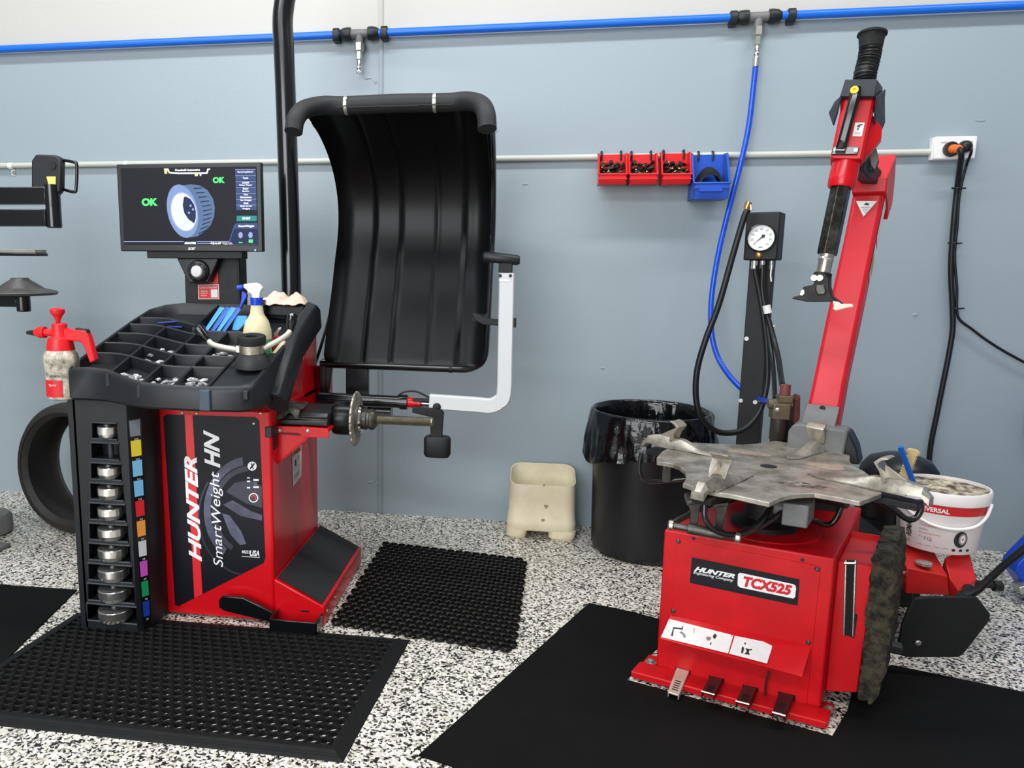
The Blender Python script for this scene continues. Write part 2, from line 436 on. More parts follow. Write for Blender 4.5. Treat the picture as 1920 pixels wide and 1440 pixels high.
def tee(px, bot_px, lab, plug):
    x = at(px, 50, y=PY).x
    t = thing('tee_fitting', lab, 'pipe fitting', (x, PY, 2.452), 'tee fittings on the blue pipe')
    mb = MB(); mb.tube([(x - 0.06, PY, 2.452), (x + 0.06, PY, 2.452)], 0.021, 18); mb.tube([(x, PY, 2.452), (x, PY - 0.004, 2.40)], 0.0185, 18)
    mb.build('body', CAST_GREY, t)
    for s in (-1, 1):
        mb = MB(); mb.lathe([(0.022, 0), (0.031, 0.002), (0.032, 0.018), (0.029, 0.040), (0.022, 0.052), (0.0195, 0.055)], (x + s * 0.042, PY, 2.452), (s, 0, 0), 18, rf=lambda r, h, a: r * (1 + 0.03 * math.cos(12 * a)))
        mb.build('collar', BLK_PL, t)
    mb = MB(); y = PY - 0.004
    mb.lathe([(0.010, -0.012), (0.0245, -0.006), (0.0245, 0.030), (0.017, 0.034), (0.017, 0.055), (0.016, 0.058), (0.016, 0.070), (0.009, 0.076)], (x, y, 2.40), (0, -0.05, -1), 6)
    mb.build('adaptor', ZINC, t)
    mb = MB(); mb.lathe([(0.009, 0.0), (0.011, 0.004), (0.011, 0.028), (0.014, 0.032), (0.014, 0.042), (0.0115, 0.046), (0.0145, 0.050), (0.0145, 0.062), (0.008, 0.064)], (x, y - 0.004, 2.327), (0, -0.05, -1), 16)
    mb.build('coupler', CHROME, t)
    return x, y - 0.01
tee(674, 132, 'tee fitting with an unused chrome coupler on the blue pipe above the wheel guard', True)
hx, hy = tee(1421, 108, 'tee fitting on the blue pipe feeding the hanging blue hose', False)

# blue hose hanging from the second tee
HP = [(hx, hy, 2.265)] + [at(px, py, y=yy) for px, py, yy in ((1414, 150, 3.915), (1404, 235, 3.905), (1388, 310, 3.89), (1366, 395, 3.87), (1346, 480, 3.85), (1334, 560, 3.83),
      (1334, 620, 3.80), (1344, 665, 3.77), (1364, 700, 3.72), (1390, 728, 3.66))]
HP += [at(1415, 745, y=3.60), at(1438, 753, y=3.30), at(1449, 755, y=3.17)]
t = thing('air_hose', 'blue air hose hanging from the tee and looping down behind the gauge post', 'hose', tuple(HP[0]))
mb = MB(); mb.tube(HP, 0.0125, 12, smooth=8); mb.build('hose', BLUE_HOSE, t)
mb = MB(); mb.lathe([(0.008, -0.012), (0.014, -0.008), (0.014, 0.022), (0.0135, 0.03)], HP[0], (0, 0, -1), 14); mb.build('ferrule', ZINC, t)

# power socket, plugs and cords
ox0, ox1, oz0, oz1 = 1.731, 1.901, 1.817, 1.915
t = thing('power_socket', 'white double power socket on the wall at the end of the conduit', 'socket', ((ox0 + ox1) / 2, WALL_Y, (oz0 + oz1) / 2))
mb = MB(); mb.box(ox0 - 0.004, ox1 - 0.004, WALL_Y - 0.034, WALL_Y, oz0 - 0.002, oz1 - 0.002); mb.build('mounting_block', WHITE_PL, t, bevel=0.004)
mb = MB(); mb.box(ox0, ox1, WALL_Y - 0.046, WALL_Y - 0.034, oz0, oz1); mb.build('faceplate', WHITE_PL, t, bevel=0.005)
for k in (0.20, 0.82):
    x = ox0 + (ox1 - ox0) * k
    mb = MB(); mb.box(x - 0.012, x + 0.012, WALL_Y - 0.050, WALL_Y - 0.045, oz1 - 0.026, oz1 - 0.014); mb.build('rocker_switch', WHITE_PL, t, bevel=0.002)
sx, sz = ox0 + 0.066, oz0 + 0.042
mb = MB(); mb.lathe([(0.033, 0.0), (0.033, 0.008), (0.029, 0.009), (0.028, 0.003), (0.0, 0.003)], (sx, WALL_Y - 0.046, sz), (0, -1, 0), 28, cap=False); mb.build('socket_ring', GREY_STEEL, t)
def cord(name, lab, pts, r, plugmat, px_c, plug):
    t = thing(name, lab, 'cord', tuple(pts[0]))
    mb = MB(); mb.tube(pts, r, 10, smooth=8); mb.build('cable', BLK_HOSE, t)
    mb = MB(); plug(mb); mb.build('plug', plugmat, t)
    return t
K1 = [(sx + 0.010, WALL_Y - 0.088, sz - 0.004), (sx + 0.018, WALL_Y - 0.105, sz - 0.03)] + [at(px, py, y=3.93) for px, py in ((1795, 350), (1788, 420), (1783, 500), (1786, 580), (1786, 620), (1778, 670), (1768, 720), (1756, 780), (1746, 830), (1742, 870), (1742, 930))] + [(1.85, 3.90, 0.02), (1.7, 3.6, 0.012)]
cord('mains_lead', 'thick black power cord with an orange plug hanging down the wall', K1, 0.0115, ORANGE, 0,
     lambda m: m.lathe([(0.020, 0), (0.020, 0.012), (0.0175, 0.02), (0.0165, 0.042), (0.013, 0.050)], (sx + 0.006, WALL_Y - 0.050, sz), (0.16, -1, -0.1), 20))
bx, bz = ox0 + 0.118, oz0 + 0.052
K2 = [(bx + 0.012, WALL_Y - 0.080, bz - 0.006), (bx + 0.018, WALL_Y - 0.075, bz - 0.03)] + [at(px, py, y=3.93) for px, py in ((1812, 310), (1804, 340), (1798, 372), (1795, 420), (1790, 480), (1794, 540), (1794, 580), (1800, 600), (1822, 617), (1850, 638), (1885, 660), (1930, 684), (1990, 712), (2080, 745), (2200, 770))]
cord('mains_lead', 'thin black power cord veering off to the right edge of the wall', K2, 0.006, BLK_PL, 0,
     lambda m: m.lathe([(0.026, 0), (0.026, 0.018), (0.020, 0.030), (0.010, 0.036)], (bx, WALL_Y - 0.047, bz), (0.1, -1, -0.1), 20))
for px, py, w in ((1795, 353, 'topmost'), (1788, 456, 'middle'), (1792, 578, 'lowest')):
    c = at(px, py, y=3.928)
    mb = MB(); mb.lathe([(0.021, -0.003), (0.0225, -0.0025), (0.0225, 0.0025), (0.021, 0.003)], c, (0.1, 0, 1), 16, cap=False)
    mb.lathe([(0.017, 0.003), (0.017, -0.003)], c, (0.1, 0, 1), 16, cap=False)
    mb.box(c.x + 0.018, c.x + 0.034, c.y - 0.005, c.y + 0.003, c.z - 0.003, c.z + 0.003)
    tag(mb.build('cable_tie', BLK_PL, origin=c), w + ' of the three black cable ties around the two power cords', 'cable tie', 'cable ties on the power cords')

# storage bins hung on the conduit
def storage_bin(name, lab, m, x0, x1, zt, zl, zb, yb, yf, group, hooks, lipslope=0.03):
    t = thing(name, lab, 'bin', ((x0 + x1) / 2, yb, zb), group); w = 0.003
    mb = MB()
    side = [(yb, zb), (yf + 0.012, zb), (yf, zl - 0.022), (yf, zl), (yf + 0.018, zl + 0.012), (yf + lipslope + 0.035, zt - 0.004), (yb, zt)]
    for xa in (x0, x1 - w):
        mb.prism([(xa, y, z) for y, z in side], (w, 0, 0))
    for xa, xb in ((x0 - 0.004, x0), (x1, x1 + 0.004)):      # rolled rims
        mb.tube([((xa + xb) / 2, yf, zl), ((xa + xb) / 2, yf + 0.018, zl + 0.012), ((xa + xb) / 2, yf + lipslope + 0.035, zt - 0.004), ((xa + xb) / 2, yb, zt)], 0.0045, 8)
    mb.box(x0, x1, yb - w, yb, zb, zt); mb.box(x0, x1, yf + 0.01, yb, zb, zb + w)
    mb.prism([(x0, yf, zl), (x0, yf, zl - 0.022), (x0, yf + 0.012, zb), (x0, yf + 0.016, zb), (x0, yf + 0.006, zl - 0.022), (x0, yf + 0.005, zl)], (x1 - x0, 0, 0))
    mb.tube([(x0 - 0.002, yf, zl), (x1 + 0.002, yf, zl)], 0.005, 8)
    mb.box(x0 - 0.003, x1 + 0.003, yf - 0.004, yf + 0.003, zl - 0.024, zl - 0.018)
    mb.build('tub', m, t, bevel=0.001)
    for hk in hooks:
        x = x0 + (x1 - x0) * hk
        mb = MB(); mb.tube([(x, yb - 0.006, zt - 0.028), (x, yb - 0.007, zt + 0.004), (x, yb + 0.004, zt + 0.014), (x, yb + 0.022, zt + 0.012), (x, yb + 0.026, zt - 0.01)], 0.0048, 8, smooth=3)
        mb.build('hook', BLK_PL, t)
    return t
YB, YF = 3.925, 3.805
bins = []
for pa, pb, py, lab in ((1122, 1172, 290, 'left red storage bin of valve stems hanging on the conduit'), (1178, 1228, 290, 'middle red storage bin of valve stems hanging on the conduit'),
                    (1238, 1290, 288, 'right red storage bin of valve stems hanging beside the blue bin')):
    x0 = at(pa, py, y=YB).x; x1 = at(pb, py, y=YB).x
    f0 = at(pa, 327, y=YF); f1 = at(pb, 344, y=YF)
    bins.append((x0, x1, f0.z, f1.z, storage_bin('storage_bin', lab, RED_PL, x0, x1, at(pa, py, y=YB).z, f0.z, f1.z, YB, YF, 'red storage bins', (0.12, 0.85))))
STEM_RB = mat('valve_rubber', (14, 14, 15), 0.5)
def stem_proto():
    t = thing('valve_stem', '', 'valve stem', (0, 0, 0))
    mb = MB(); mb.lathe([(0.004, 0), (0.0095, 0.002), (0.0095, 0.006), (0.0070, 0.008), (0.0072, 0.012), (0.0062, 0.022), (0.0052, 0.030), (0.004, 0.031)], (0, 0, -0.02), (0, 0, 1), 12); mb.build('stem', STEM_RB, t)
    mb = MB(); mb.lathe([(0.0040, 0.030), (0.0040, 0.040), (0.0028, 0.042)], (0, 0, -0.02), (0, 0, 1), 10); mb.build('brass_tip', BRASS, t)
    return t
def dup(root, loc, rot, label, group, mats=None):
    r = root.copy(); C.objects.link(r); r.location = loc; r.rotation_euler = rot
    r['label'] = label; r['group'] = group
    for ch in list(root.children):
        c = ch.copy(); C.objects.link(c); c.parent = r
    return r
proto = stem_proto(); first = True
for bi, (x0, x1, zl, zb, t) in enumerate(bins):
    w = ('left', 'middle', 'right')[bi]
    lab = 'loose black rubber valve stem with a brass tip in the %s red bin' % w; grp = 'valve stems in the %s red bin' % w
    z_front = zl - 0.004; z_back = at(1147, 305, y=YB - 0.03).z
    for layer, (nx, ny) in enumerate(((7, 4), (5, 2))):
        for i in range(nx):
            for j in range(ny):
                x = x0 + 0.018 + (x1 - x0 - 0.036) * (i + random.uniform(-0.25, 0.25)) / (nx - 1)
                f = (j + random.uniform(-0.15, 0.15) + 0.5 * layer) / (ny - 1 + layer)
                y = YF + 0.022 + (YB - YF - 0.050) * f
                x = min(max(x, x0 + 0.02), x1 - 0.02); z = z_front + (z_back - z_front) * f - 0.012 - 0.016 * layer + random.uniform(-0.003, 0.005)
                rot = (math.radians(random.uniform(40, 140)), random.uniform(-0.3, 0.3), random.uniform(0, 6.28))
                if first:
                    proto.location = (x, y, z); proto.rotation_euler = rot; proto['label'] = lab; proto['group'] = grp; first = False
                else:
                    dup(proto, (x, y, z), rot, lab, grp)
x0 = at(1294, 290, y=YB).x; x1 = at(1357, 290, y=YB).x
fz = at(1325, 343, y=3.76).z; fb = at(1325, 372, y=3.76).z
tb = storage_bin('storage_bin', 'blue storage bin at the right end of the row of bins', BLUE_PL, x0, x1, at(1325, 290, y=YB).z, fz, fb, YB, 3.765, None, (0.25, 0.68), 0.06)
mb = MB(); mb.box(x0 + 0.02, x1 - 0.03, 3.758, 3.764, fb + 0.030, fz - 0.012); mb.build('label_holder', BLUE_PL, tb, bevel=0.001)
# folded rubber in the blue bin
mb = MB(); rings = []
for k in range(15):
    a = math.pi * k / 14; R = 0.062
    cx = (x0 + x1) / 2 + 0.002
    rings.append([(cx - math.cos(a) * R * 1.05, y, fb + 0.018 + math.sin(a) * (0.128 + dz)) for y, dz in ((3.80, -0.025), (3.83, -0.004), (3.87, 0.006), (3.90, 0.0))] +
                 [(cx - math.cos(a) * (R - 0.005), y, fb + 0.012 + math.sin(a) * (0.122 + dz)) for y, dz in ((3.90, 0.0), (3.87, 0.006), (3.83, -0.004), (3.80, -0.025))])
mb.loft(rings, True, True)
tag(mb.build('rubber_patch', BLK_RB, origin=((x0 + x1) / 2, 3.85, fb)), 'black rubber piece curled up inside the blue bin', 'rubber piece')

# ------------------------------------------------------------------ wheel balancer
WB = thing('wheel_balancer', 'red and black wheel balancing machine with a raised black wheel guard', 'wheel balancer', (-1.15, 2.9, 0))
CX0, CX1, CY0, CY1, CZT = -1.378, -0.926, 2.61, 3.21, 0.815
mb = MB(); mb.box(CX0, CX1, CY0, CY1, 0.008, CZT)
cab = mb.build('cabinet', RED, WB, bevel=0.010, seg=3)
# front decal (printed panel)
DEC = mat('decal_black', (20, 21, 24), 0.34, col2=(17, 17, 27), vscale=3, spec=0.3)
DEC_ST = mat('decal_red_stripe', (222, 40, 50), 0.32, coat=0.2)
DEC_W = mat('decal_white', (240, 238, 240), 0.35)
DEC_G1 = mat('decal_grey_violet', (92, 94, 118), 0.32, col2=(60, 61, 80), vscale=8, coat=0.2)
DEC_G2 = mat('decal_dark_violet', (52, 53, 68), 0.32, col2=(40, 40, 54), vscale=8, coat=0.2)
def fr(px, py, lift=0.0): return at(px, py, y=CY0 - lift)
mb = MB(); D1 = 0.0012
mb.poly([fr(306, 782, D1), fr(311, 777, D1), fr(479, 782, D1), fr(486, 789, D1), fr(497.5, 1046, D1), fr(494, 1056, D1), fr(334, 1137, D1), fr(328, 1134, D1)], 0)
def clipx(px): return min(px, 492)
def arc(cx, cy, rx0, ry0, rx1, ry1, a0, a1, mi, lift, n=20):
    P0 = []; P1 = []
    for k in range(n + 1):
        t = math.radians(a0 + (a1 - a0) * k / n)
        P0.append(fr(clipx(cx + rx0 * math.cos(t)), cy + ry0 * math.sin(t), lift)); P1.append(fr(clipx(cx + rx1 * math.cos(t)), cy + ry1 * math.sin(t), lift))
    for k in range(n): mb.poly([P0[k], P0[k + 1], P1[k + 1], P1[k]], mi)
arc(466, 958, 71, 86, 84, 102, 125, 262, 3, 0.0016)
arc(466, 958, 60, 74, 69, 84, 118, 268, 4, 0.0016)
arc(470, 968, 96, 110, 99, 113, 100, 215, 4, 0.0016)
mb.poly([fr(p, q, 0.0018) for p, q in ((418, 946), (436, 938), (470, 958), (491, 966), (491, 976), (452, 968))], 3)
mb.poly([fr(p, q, 0.0018) for p, q in ((416, 962), (430, 966), (452, 996), (462, 1020), (450, 1022), (432, 1002))], 3)
mb.poly([fr(p, q, 0.0018) for p, q in ((424, 922), (440, 905), (470, 900), (491, 912), (491, 952), (462, 944))], 4)
mb.poly([fr(p, q, 0.0018) for p, q in ((346, 777.6), (361, 778.2), (379.5, 1114), (364.5, 1121.5))], 1)
mb.text('HUNTER', fr(355.3, 1048), fr(345.5, 853), fr(369.6, 857), fr(379.4, 1052.6), 0.035, 0.25, 2, 0.0026)
mb.text('SmartWeight', fr(401, 1062), fr(392.5, 884), fr(416.8, 884), fr(424.5, 1063), 0.0, 0.25, 2, 0.0026)
mb.text('HN', fr(384.8, 874.8), fr(381.7, 806), fr(411, 811.8), fr(413.6, 877), 0.035, 0.25, 2, 0.0026)
mb.text('MADE IN', fr(454, 1031), fr(471, 1032), fr(471, 1038), fr(454, 1037), 0.02, 0.2, 2, 0.0026)
mb.text('USA', fr(469, 1031), fr(487, 1032), fr(487, 1043), fr(469, 1042), 0.03, 0.2, 2, 0.0026)
mb.poly([fr(453, 1042.5, .0026), fr(487, 1045, .0026), fr(487, 1046, .0026), fr(453, 1043.5, .0026)], 2)
def disc(px, py, r, mi, lift, r0=0, a0=0, a1=360, fnc=None, n=24):
    fnc = fnc or fr; c = []
    for k in range(n + 1):
        t = math.radians(a0 + (a1 - a0) * k / n); c.append(fnc(px + r * math.cos(t), py + r * 1.0 * math.sin(t), lift))
    if r0:
        q = [fnc(px + r0 * math.cos(math.radians(a0 + (a1 - a0) * k / n)), py + r0 * math.sin(math.radians(a0 + (a1 - a0) * k / n)), lift) for k in range(n + 1)]
        for k in range(n): mb.poly([c[k], c[k + 1], q[k + 1], q[k]], mi)
    else: mb.poly(c[:-1], mi)
disc(472.7, 874, 8.5, 2, 0.0020)
mb.poly([fr(468, 878, .0026), fr(470, 880, .0026), fr(478, 870, .0026), fr(476, 868, .0026)], 0)
mb.poly([fr(470, 869, .0026), fr(472, 868, .0026), fr(476, 879, .0026), fr(474, 880, .0026)], 3)
disc(475.3, 933.4, 9, 2, 0.0020, 7); disc(475.3, 933.4, 5, 1, 0.0020, 3, 200, 420)
for x, y, w, h in ((463, 895, 6, 2), (463, 901, 6, 3), (463, 913, 6, 3), (475, 898, 10, 4), (475, 911, 10, 4), (475.5, 904, 7, 8)):
    mb.poly([fr(x, y, .002), fr(x + w, y + .3, .002), fr(x + w, y + h, .002), fr(x, y + h - .3, .002)], 2 if h != 8 else 3)
mb.build('front_decal', [DEC, DEC_ST, DEC_W, DEC_G1, DEC_G2], WB)
for px, py in ((342, 774), (369, 775), (386, 770), (489, 775), (476, 794)):
    c = fr(px, py)
    mb = MB(); mb.lathe([(0.0055, -0.001), (0.0055, 0.002), (0.003, 0.004)], c, (0, -1, 0), 12); mb.build('screw', ZINC, WB)
# black latch on the corner
mb = MB(); c = fr(502, 810); mb.box(CX1 - 0.022, CX1 + 0.004, CY0 - 0.004, CY0 + 0.05, c.z - 0.020, c.z + 0.020); mb.box(CX1 - 0.001, CX1 + 0.005, CY0 + 0.02, CY0 + 0.05, c.z - 0.07, c.z); mb.build('corner_latch', BLK_PL, WB, bevel=0.003)
# stepped wheel ramp on the right
SX1, SY1 = -0.737, 3.235
mb = MB()
mb.prism([(CX1 - 0.002, CY0 + 0.004, 0.006), (SX1, CY0 + 0.004, 0.006), (SX1, CY0 + 0.004, 0.080), (CX1 - 0.002, CY0 + 0.004, 0.176)], (0, SY1 - CY0, 0))
stp = mb.build('wheel_ramp', RED, WB, bevel=0.004)
def rp(x, y): return (x, y, 0.080 + (SX1 - x) / (SX1 - CX1) * 0.096 + 0.003)
mb = MB(); mb.prism([rp(CX1 + 0.006, CY0 + 0.022), rp(SX1 - 0.010, CY0 + 0.016), rp(SX1 - 0.010, SY1 - 0.012), rp(CX1 + 0.006, SY1 - 0.012)], (0, 0, 0.002))
mb.build('grip_pad', mat('black_grip_sheet', (34, 35, 37), 0.7, bump=0.1, bscale=900), stp)
for yy in (CY0 + 0.05, CY0 + 0.17):
    mb = MB(); mb.lathe([(0.006, -0.001), (0.006, 0.003), (0.003, 0.005)], (SX1, yy, 0.045), (1, 0, 0), 12); mb.build('screw', ZINC, stp)
mb = MB(); c = at(572, 1146, y=CY0 + 0.003); mb.box(c.x - 0.016, c.x + 0.016, c.y - 0.001, c.y + 0.002, c.z - 0.003, c.z + 0.003); mb.build('slot', BLK_VOID, stp)  # dark plate for the shade inside the slot
# foot pedal
mb = MB()
pp = [at(410, 1126, y=2.56), at(416, 1118, y=2.56), at(455, 1121, y=2.56), at(482, 1134, y=2.56), at(512, 1150, y=2.56), at(510, 1168, y=2.56), at(470, 1158, y=2.56), at(420, 1146, y=2.56), at(410, 1140, y=2.56)]
mb.prism(pp, (0, 0.016, 0)); ped = mb.build('foot_pedal', BLK_GL, WB, bevel=0.003)
a0 = at(504, 1157, y=2.545); 
mb = MB(); zz = at(550, 1168, y=2.53).z
X0, X1 = at(506, 1160, y=2.53).x, at(594, 1170, y=2.53).x
mb.box(X0, X1, 2.525, 2.532, 0.014, 0.060); mb.box(X0, X0 + 0.006, 2.525, 2.605, 0.014, 0.064); mb.box(X1 - 0.006, X1, 2.525, 2.605, 0.014, 0.064); mb.box(X0, X1, 2.525, 2.605, 0.013, 0.018)
mb.build('pedal_cup', BLK_GL, ped, bevel=0.002)
# raised rear housing
mb = MB()
mb.prism([(CX1, 3.02, CZT - 0.03), (CX1, 3.215, CZT - 0.03), (CX1, 3.215, 1.05), (CX1, 3.12, 1.05), (CX1, 3.02, 0.95)], (-0.36, 0, 0))
mb.build('rear_housing', RED, WB, bevel=0.006)
mb = MB(); mb.box(CX1 - 0.06, CX1 + 0.045, 3.215, 3.235, 0.70, 0.90); mb.prism([(CX1 + 0.002, 3.225, 0.70), (CX1 + 0.055, 3.225, 0.70), (CX1 + 0.055, 3.225, 0.845), (CX1 + 0.03, 3.225, 0.875), (CX1 + 0.002, 3.225, 0.85)], (0, 0.04, 0))
mb.build('hinge_flange', RED, WB, bevel=0.003)
# warning sticker on the right side
def sd(px, py, lift=0.0015): return at(px, py, x=CX1 + lift)
mb = MB(); q = [sd(547.5, 847), sd(565.5, 834), sd(565, 892), sd(549.5, 913)]
mb.poly(q, 0); mb.poly(lifted(quad_in(q, 0.06, 0.94, 0.02, 0.16), 0.0006), 1)
for y0 in (0.55, 0.72, 0.76, 0.80, 0.84): mb.poly(lifted(quad_in(q, 0.15, 0.75 if y0 > .6 else .9, y0, y0 + 0.012), 0.0006), 2)
mb.poly(lifted(quad_in(q, 0.25, 0.42, 0.30, 0.50), 0.0006), 2); mb.poly(lifted(quad_in(q, 0.55, 0.62, 0.24, 0.36), 0.0006), 3)
mb.text('! WARNING', *lifted(quad_in(q, 0.16, 0.86, 0.05, 0.13), 0.0008), 0.02, 0, 2, 0.0002)
mb.build('warning_sticker', [STICK_W, STICK_O, STICK_DK, STICK_GY], WB)

# spindle arm
AY, AZ = 2.81, 0.757
az1 = 0.793
mb = MB()
mb.prism([(CX1 - 0.03, 2.715, az1 - 0.055), (CX1 - 0.03, 2.70, az1 - 0.046), (CX1 - 0.03, 2.70, az1 - 0.028), (CX1 - 0.03, 2.705, az1 - 0.024), (CX1 - 0.03, 2.705, az1 - 0.018), (CX1 - 0.03, 2.70, az1 - 0.014), (CX1 - 0.03, 2.715, az1), (CX1 - 0.03, 2.91, az1), (CX1 - 0.03, 2.92, az1 - 0.055)], (0.215, 0, 0))
mb.build('spindle_arm', mat('black_extrusion', (62, 63, 64), 0.34, metal=0.6, vary=0.2, vscale=25), WB, bevel=0.003)
mb = MB(); gy = 2.672
mb.prism([at(518, 812, y=gy), at(577, 819, y=gy), at(518, 870, y=gy)], (0, 0.006, 0))
mb.prism([at(518, 798, y=gy), at(565, 800, y=gy), at(566, 799, y=gy), at(616, 804, y=gy), at(618, 821, y=gy), at(568, 819, y=gy), at(562, 812, y=gy), at(518, 810, y=gy)], (0, -0.005, 0))
mb.prism([at(577, 819, y=gy), at(518, 870, y=gy), at(518, 873, y=gy), at(579, 821, y=gy)], (0, 0.05, 0))
mb.box(CX1 - 0.002, at(616, 812, y=gy).x, gy, 2.9, at(560, 806, y=gy).z - 0.004, at(560, 803, y=gy).z)
gus = mb.build('arm_bracket', RED, WB, bevel=0.0015)
for px, py in ((524, 807), (577, 808)):
    mb = MB(); mb.lathe([(0.008, 0), (0.008, 0.003), (0.004, 0.006)], at(px, py, y=gy - 0.005), (0, -1, 0), 14); mb.build('bolt', ZINC, gus)
mb = MB(); mb.lathe([(0.050, 0), (0.060, 0.006), (0.064, 0.018), (0.064, 0.072), (0.058, 0.082)], (-0.748, AY, AZ), (1, 0, 0), 36); mb.build('spindle_drum', mat('black_anodised', (26, 27, 27), 0.3, metal=0.5), WB)
mb = MB()
def teeth(r, h, t): return r * (1 - 0.05 * max(0, math.cos(20 * t)) ** 6) if r > 0.09 else r
mb.lathe([(0.03, 0), (0.100, 0), (0.104, 0.003), (0.104, 0.009), (0.098, 0.012), (0.074, 0.013), (0.070, 0.010), (0.050, 0.010), (0.046, 0.014), (0.03, 0.014)], (-0.664, AY, AZ), (1, 0, 0), 100, rf=teeth)
fl = mb.build('spindle_flange', WORN_STEEL, WB)
mb = MB(); mb.lathe([(0.038, 0.0), (0.052, 0.004), (0.056, 0.012), (0.052, 0.019), (0.036, 0.022)], (-0.652, AY, AZ), (1, 0, 0), 32); mb.build('chrome_ring', CHROME, fl)
mb = MB(); mb.lathe([(0.028, 0), (0.038, 0.004), (0.040, 0.018), (0.036, 0.022), (0.036, 0.030), (0.040, 0.034), (0.038, 0.046), (0.030, 0.054), (0.022, 0.058)], (-0.634, AY, AZ), (1, 0, 0), 28, rf=lambda r, h, t: r * (1 + 0.04 * math.cos(9 * t))); mb.build('hub_cone', GREY_STEEL, WB)
mb = MB(); prof = [(0.012, 0)]
for k in range(46): prof += [(0.0185, 0.002 + k * 0.0046), (0.0160, 0.0043 + k * 0.0046)]
prof += [(0.016, 0.215), (0.010, 0.219)]
mb.lathe(prof, (-0.582, AY, AZ), (1, 0, 0), 22); mb.build('threaded_shaft', mat('oily_thread_steel', (150, 144, 132), 0.34, metal=0.9, vary=0.2), WB)

# cone rack on the left front
RX0 = -1.605
mb = MB()
mb.box(RX0, -1.384, 2.500, 2.70, 0.016, 0.868)                                   # back block behind the slots
FT, FB = 0.868, 0.016
def rz(py): return at(205, py, y=2.43).z
slots = []
for k in range(10):
    t = k / 9.0
    yc0, yc1 = 793 + (1134 - 793) * t, 824 + (1166 - 824) * t
    xl = at(171 - 8 * t, yc0, y=2.43).x; xr = at(219 + 37 * t, yc0, y=2.43).x
    slots.append((xl, xr, rz(yc0), rz(yc1)))
mb.box(RX0, min(s[0] for s in slots), 2.43, 2.51, FB, FT)
prev = FT
for xl, xr, z1, z0 in slots:
    mb.box(RX0 + 0.02, -1.383, 2.43, 2.51, z1, prev); mb.box(xr, -1.383, 2.43, 2.51, z0 - 0.0, z1); mb.box(RX0 + 0.02, xl, 2.43, 2.51, z0, z1); prev = z0
mb.box(RX0 + 0.02, -1.383, 2.43, 2.51, FB, prev)
mb.prism([(-1.3835, 2.43, FB), (-1.352, 2.474, FB), (-1.352, 2.606, FB), (-1.3835, 2.606, FB)], (0, 0, FT - FB))
rack = mb.build('cone_rack', BLK_PL, WB)
# raised rims around the slots, and pegs
mb = MB()
for xl, xr, z1, z0 in slots:
    mb.tube([(xl, 2.43, z1), (xr, 2.43, z1), (xr, 2.43, z0), (xl, 2.43, z0), (xl, 2.43, z1)], 0.0042, 8, cap=False)
    mb.lathe([(0.010, 0), (0.010, z1 - z0)], ((xl + xr) / 2 + 0.004, 2.460, z0), (0, 0, 1), 12)
mb.build('slot_rims', mat('rim_highlight_plastic', (50, 54, 60), 0.35), rack)  # lighter colour imitates light caught on the slot edges
TAGS = [('grey', (128, 132, 140)), ('yellow', (238, 214, 60)), ('pale_blue', (130, 196, 232)), ('sky_blue', (124, 190, 236)), ('red', (224, 34, 42)), ('orange', (240, 156, 70)),
        ('white', (206, 210, 212)), ('magenta', (196, 80, 188)), ('green', (16, 146, 92)), ('dark_blue', (20, 58, 160))]
def bev(s, z):
    """point on the bevelled corner of the rack, s 0..1 across; the strip narrows towards the floor"""
    k = min(1.0, max(0.0, z / 0.87)); t = (0.45 * (1 - k)) + s * (1 - 0.45 * (1 - k))
    return Vector((-1.3835 + 0.0315 * t + 0.0010, 2.43 + 0.044 * t - 0.0008, z))
mb = MB(); mb.poly([bev(0.02, 0.02), bev(0.98, 0.02), bev(0.98, 0.80), bev(0.02, 0.80)], 0)
mb.build('tag_strip', BLK_GL, rack)
for k, (nm, rgb) in enumerate(TAGS):
    t = k / 9.0; yp = at(258, 788 + (1128 - 788) * t, y=2.45).z; yq = at(258, 818 + (1156 - 818) * t, y=2.45).z
    mb = MB(); q = [bev(0.10, yp), bev(0.86, yp), bev(0.86, yq), bev(0.10, yq)]
    mb.poly(lifted(q, 0.0008), 0)
    q2 = [bev(0.38, yq - 0.008), bev(0.66, yq - 0.008), bev(0.66, yq - 0.014), bev(0.38, yq - 0.014)]
    mb.text(str(212 + k), *lifted(q2, 0.0008), 0.01, 0, 1)
    tg = mb.build('colour_tag', [mat('tag_' + nm, rgb, 0.4), DEC_W], rack); tg['label'] = nm.replace('_', ' ') + ' colour tag'
for k, (xl, xr, z1, z0) in enumerate(slots):
    if k == 1: continue
    nm = TAGS[k][0].replace('_', ' '); R = (xr - xl) * (0.36 if k == 0 else 0.345) ; cx = (xl + xr) / 2 + 0.004; h = z1 - z0
    R = 0.0155 + 0.00135 * k if False else 0.0345 + 0.0026 * k
    lab = 'chrome centring cone in the rack slot beside the %s tag' % nm
    t = thing('centring_cone', lab, 'cone', (cx, 2.462, z0), 'chrome cones in the rack')
    zb = z0 + h * 0.10
    mb = MB(); mb.lathe([(0.012, 0), (R * 0.74, 0.0), (R * 0.90, h * 0.08), (R * 1.0, h * 0.24), (R * 1.02, h * 0.30), (R * 1.04, h * 0.31), (R * 1.04, h * 0.68), (R * 1.01, h * 0.72), (R * 0.7, h * 0.74), (0.012, h * 0.74)], (cx, 2.446, zb - h * 0.05), (0, 0, 1), 28)
    mb.build('shell', mat('satin_chrome', (232, 230, 226), 0.2, metal=0.95), t, angle=18)
    mb = MB(); mb.lathe([(0.020, -h * 0.06), (0.014, h * 0.02), (0.016, h * 0.74), (0.012, h * 0.84)], (cx, 2.446, zb - h * 0.04), (0, 0, 1), 16); mb.build('core', GREY_STEEL, t)

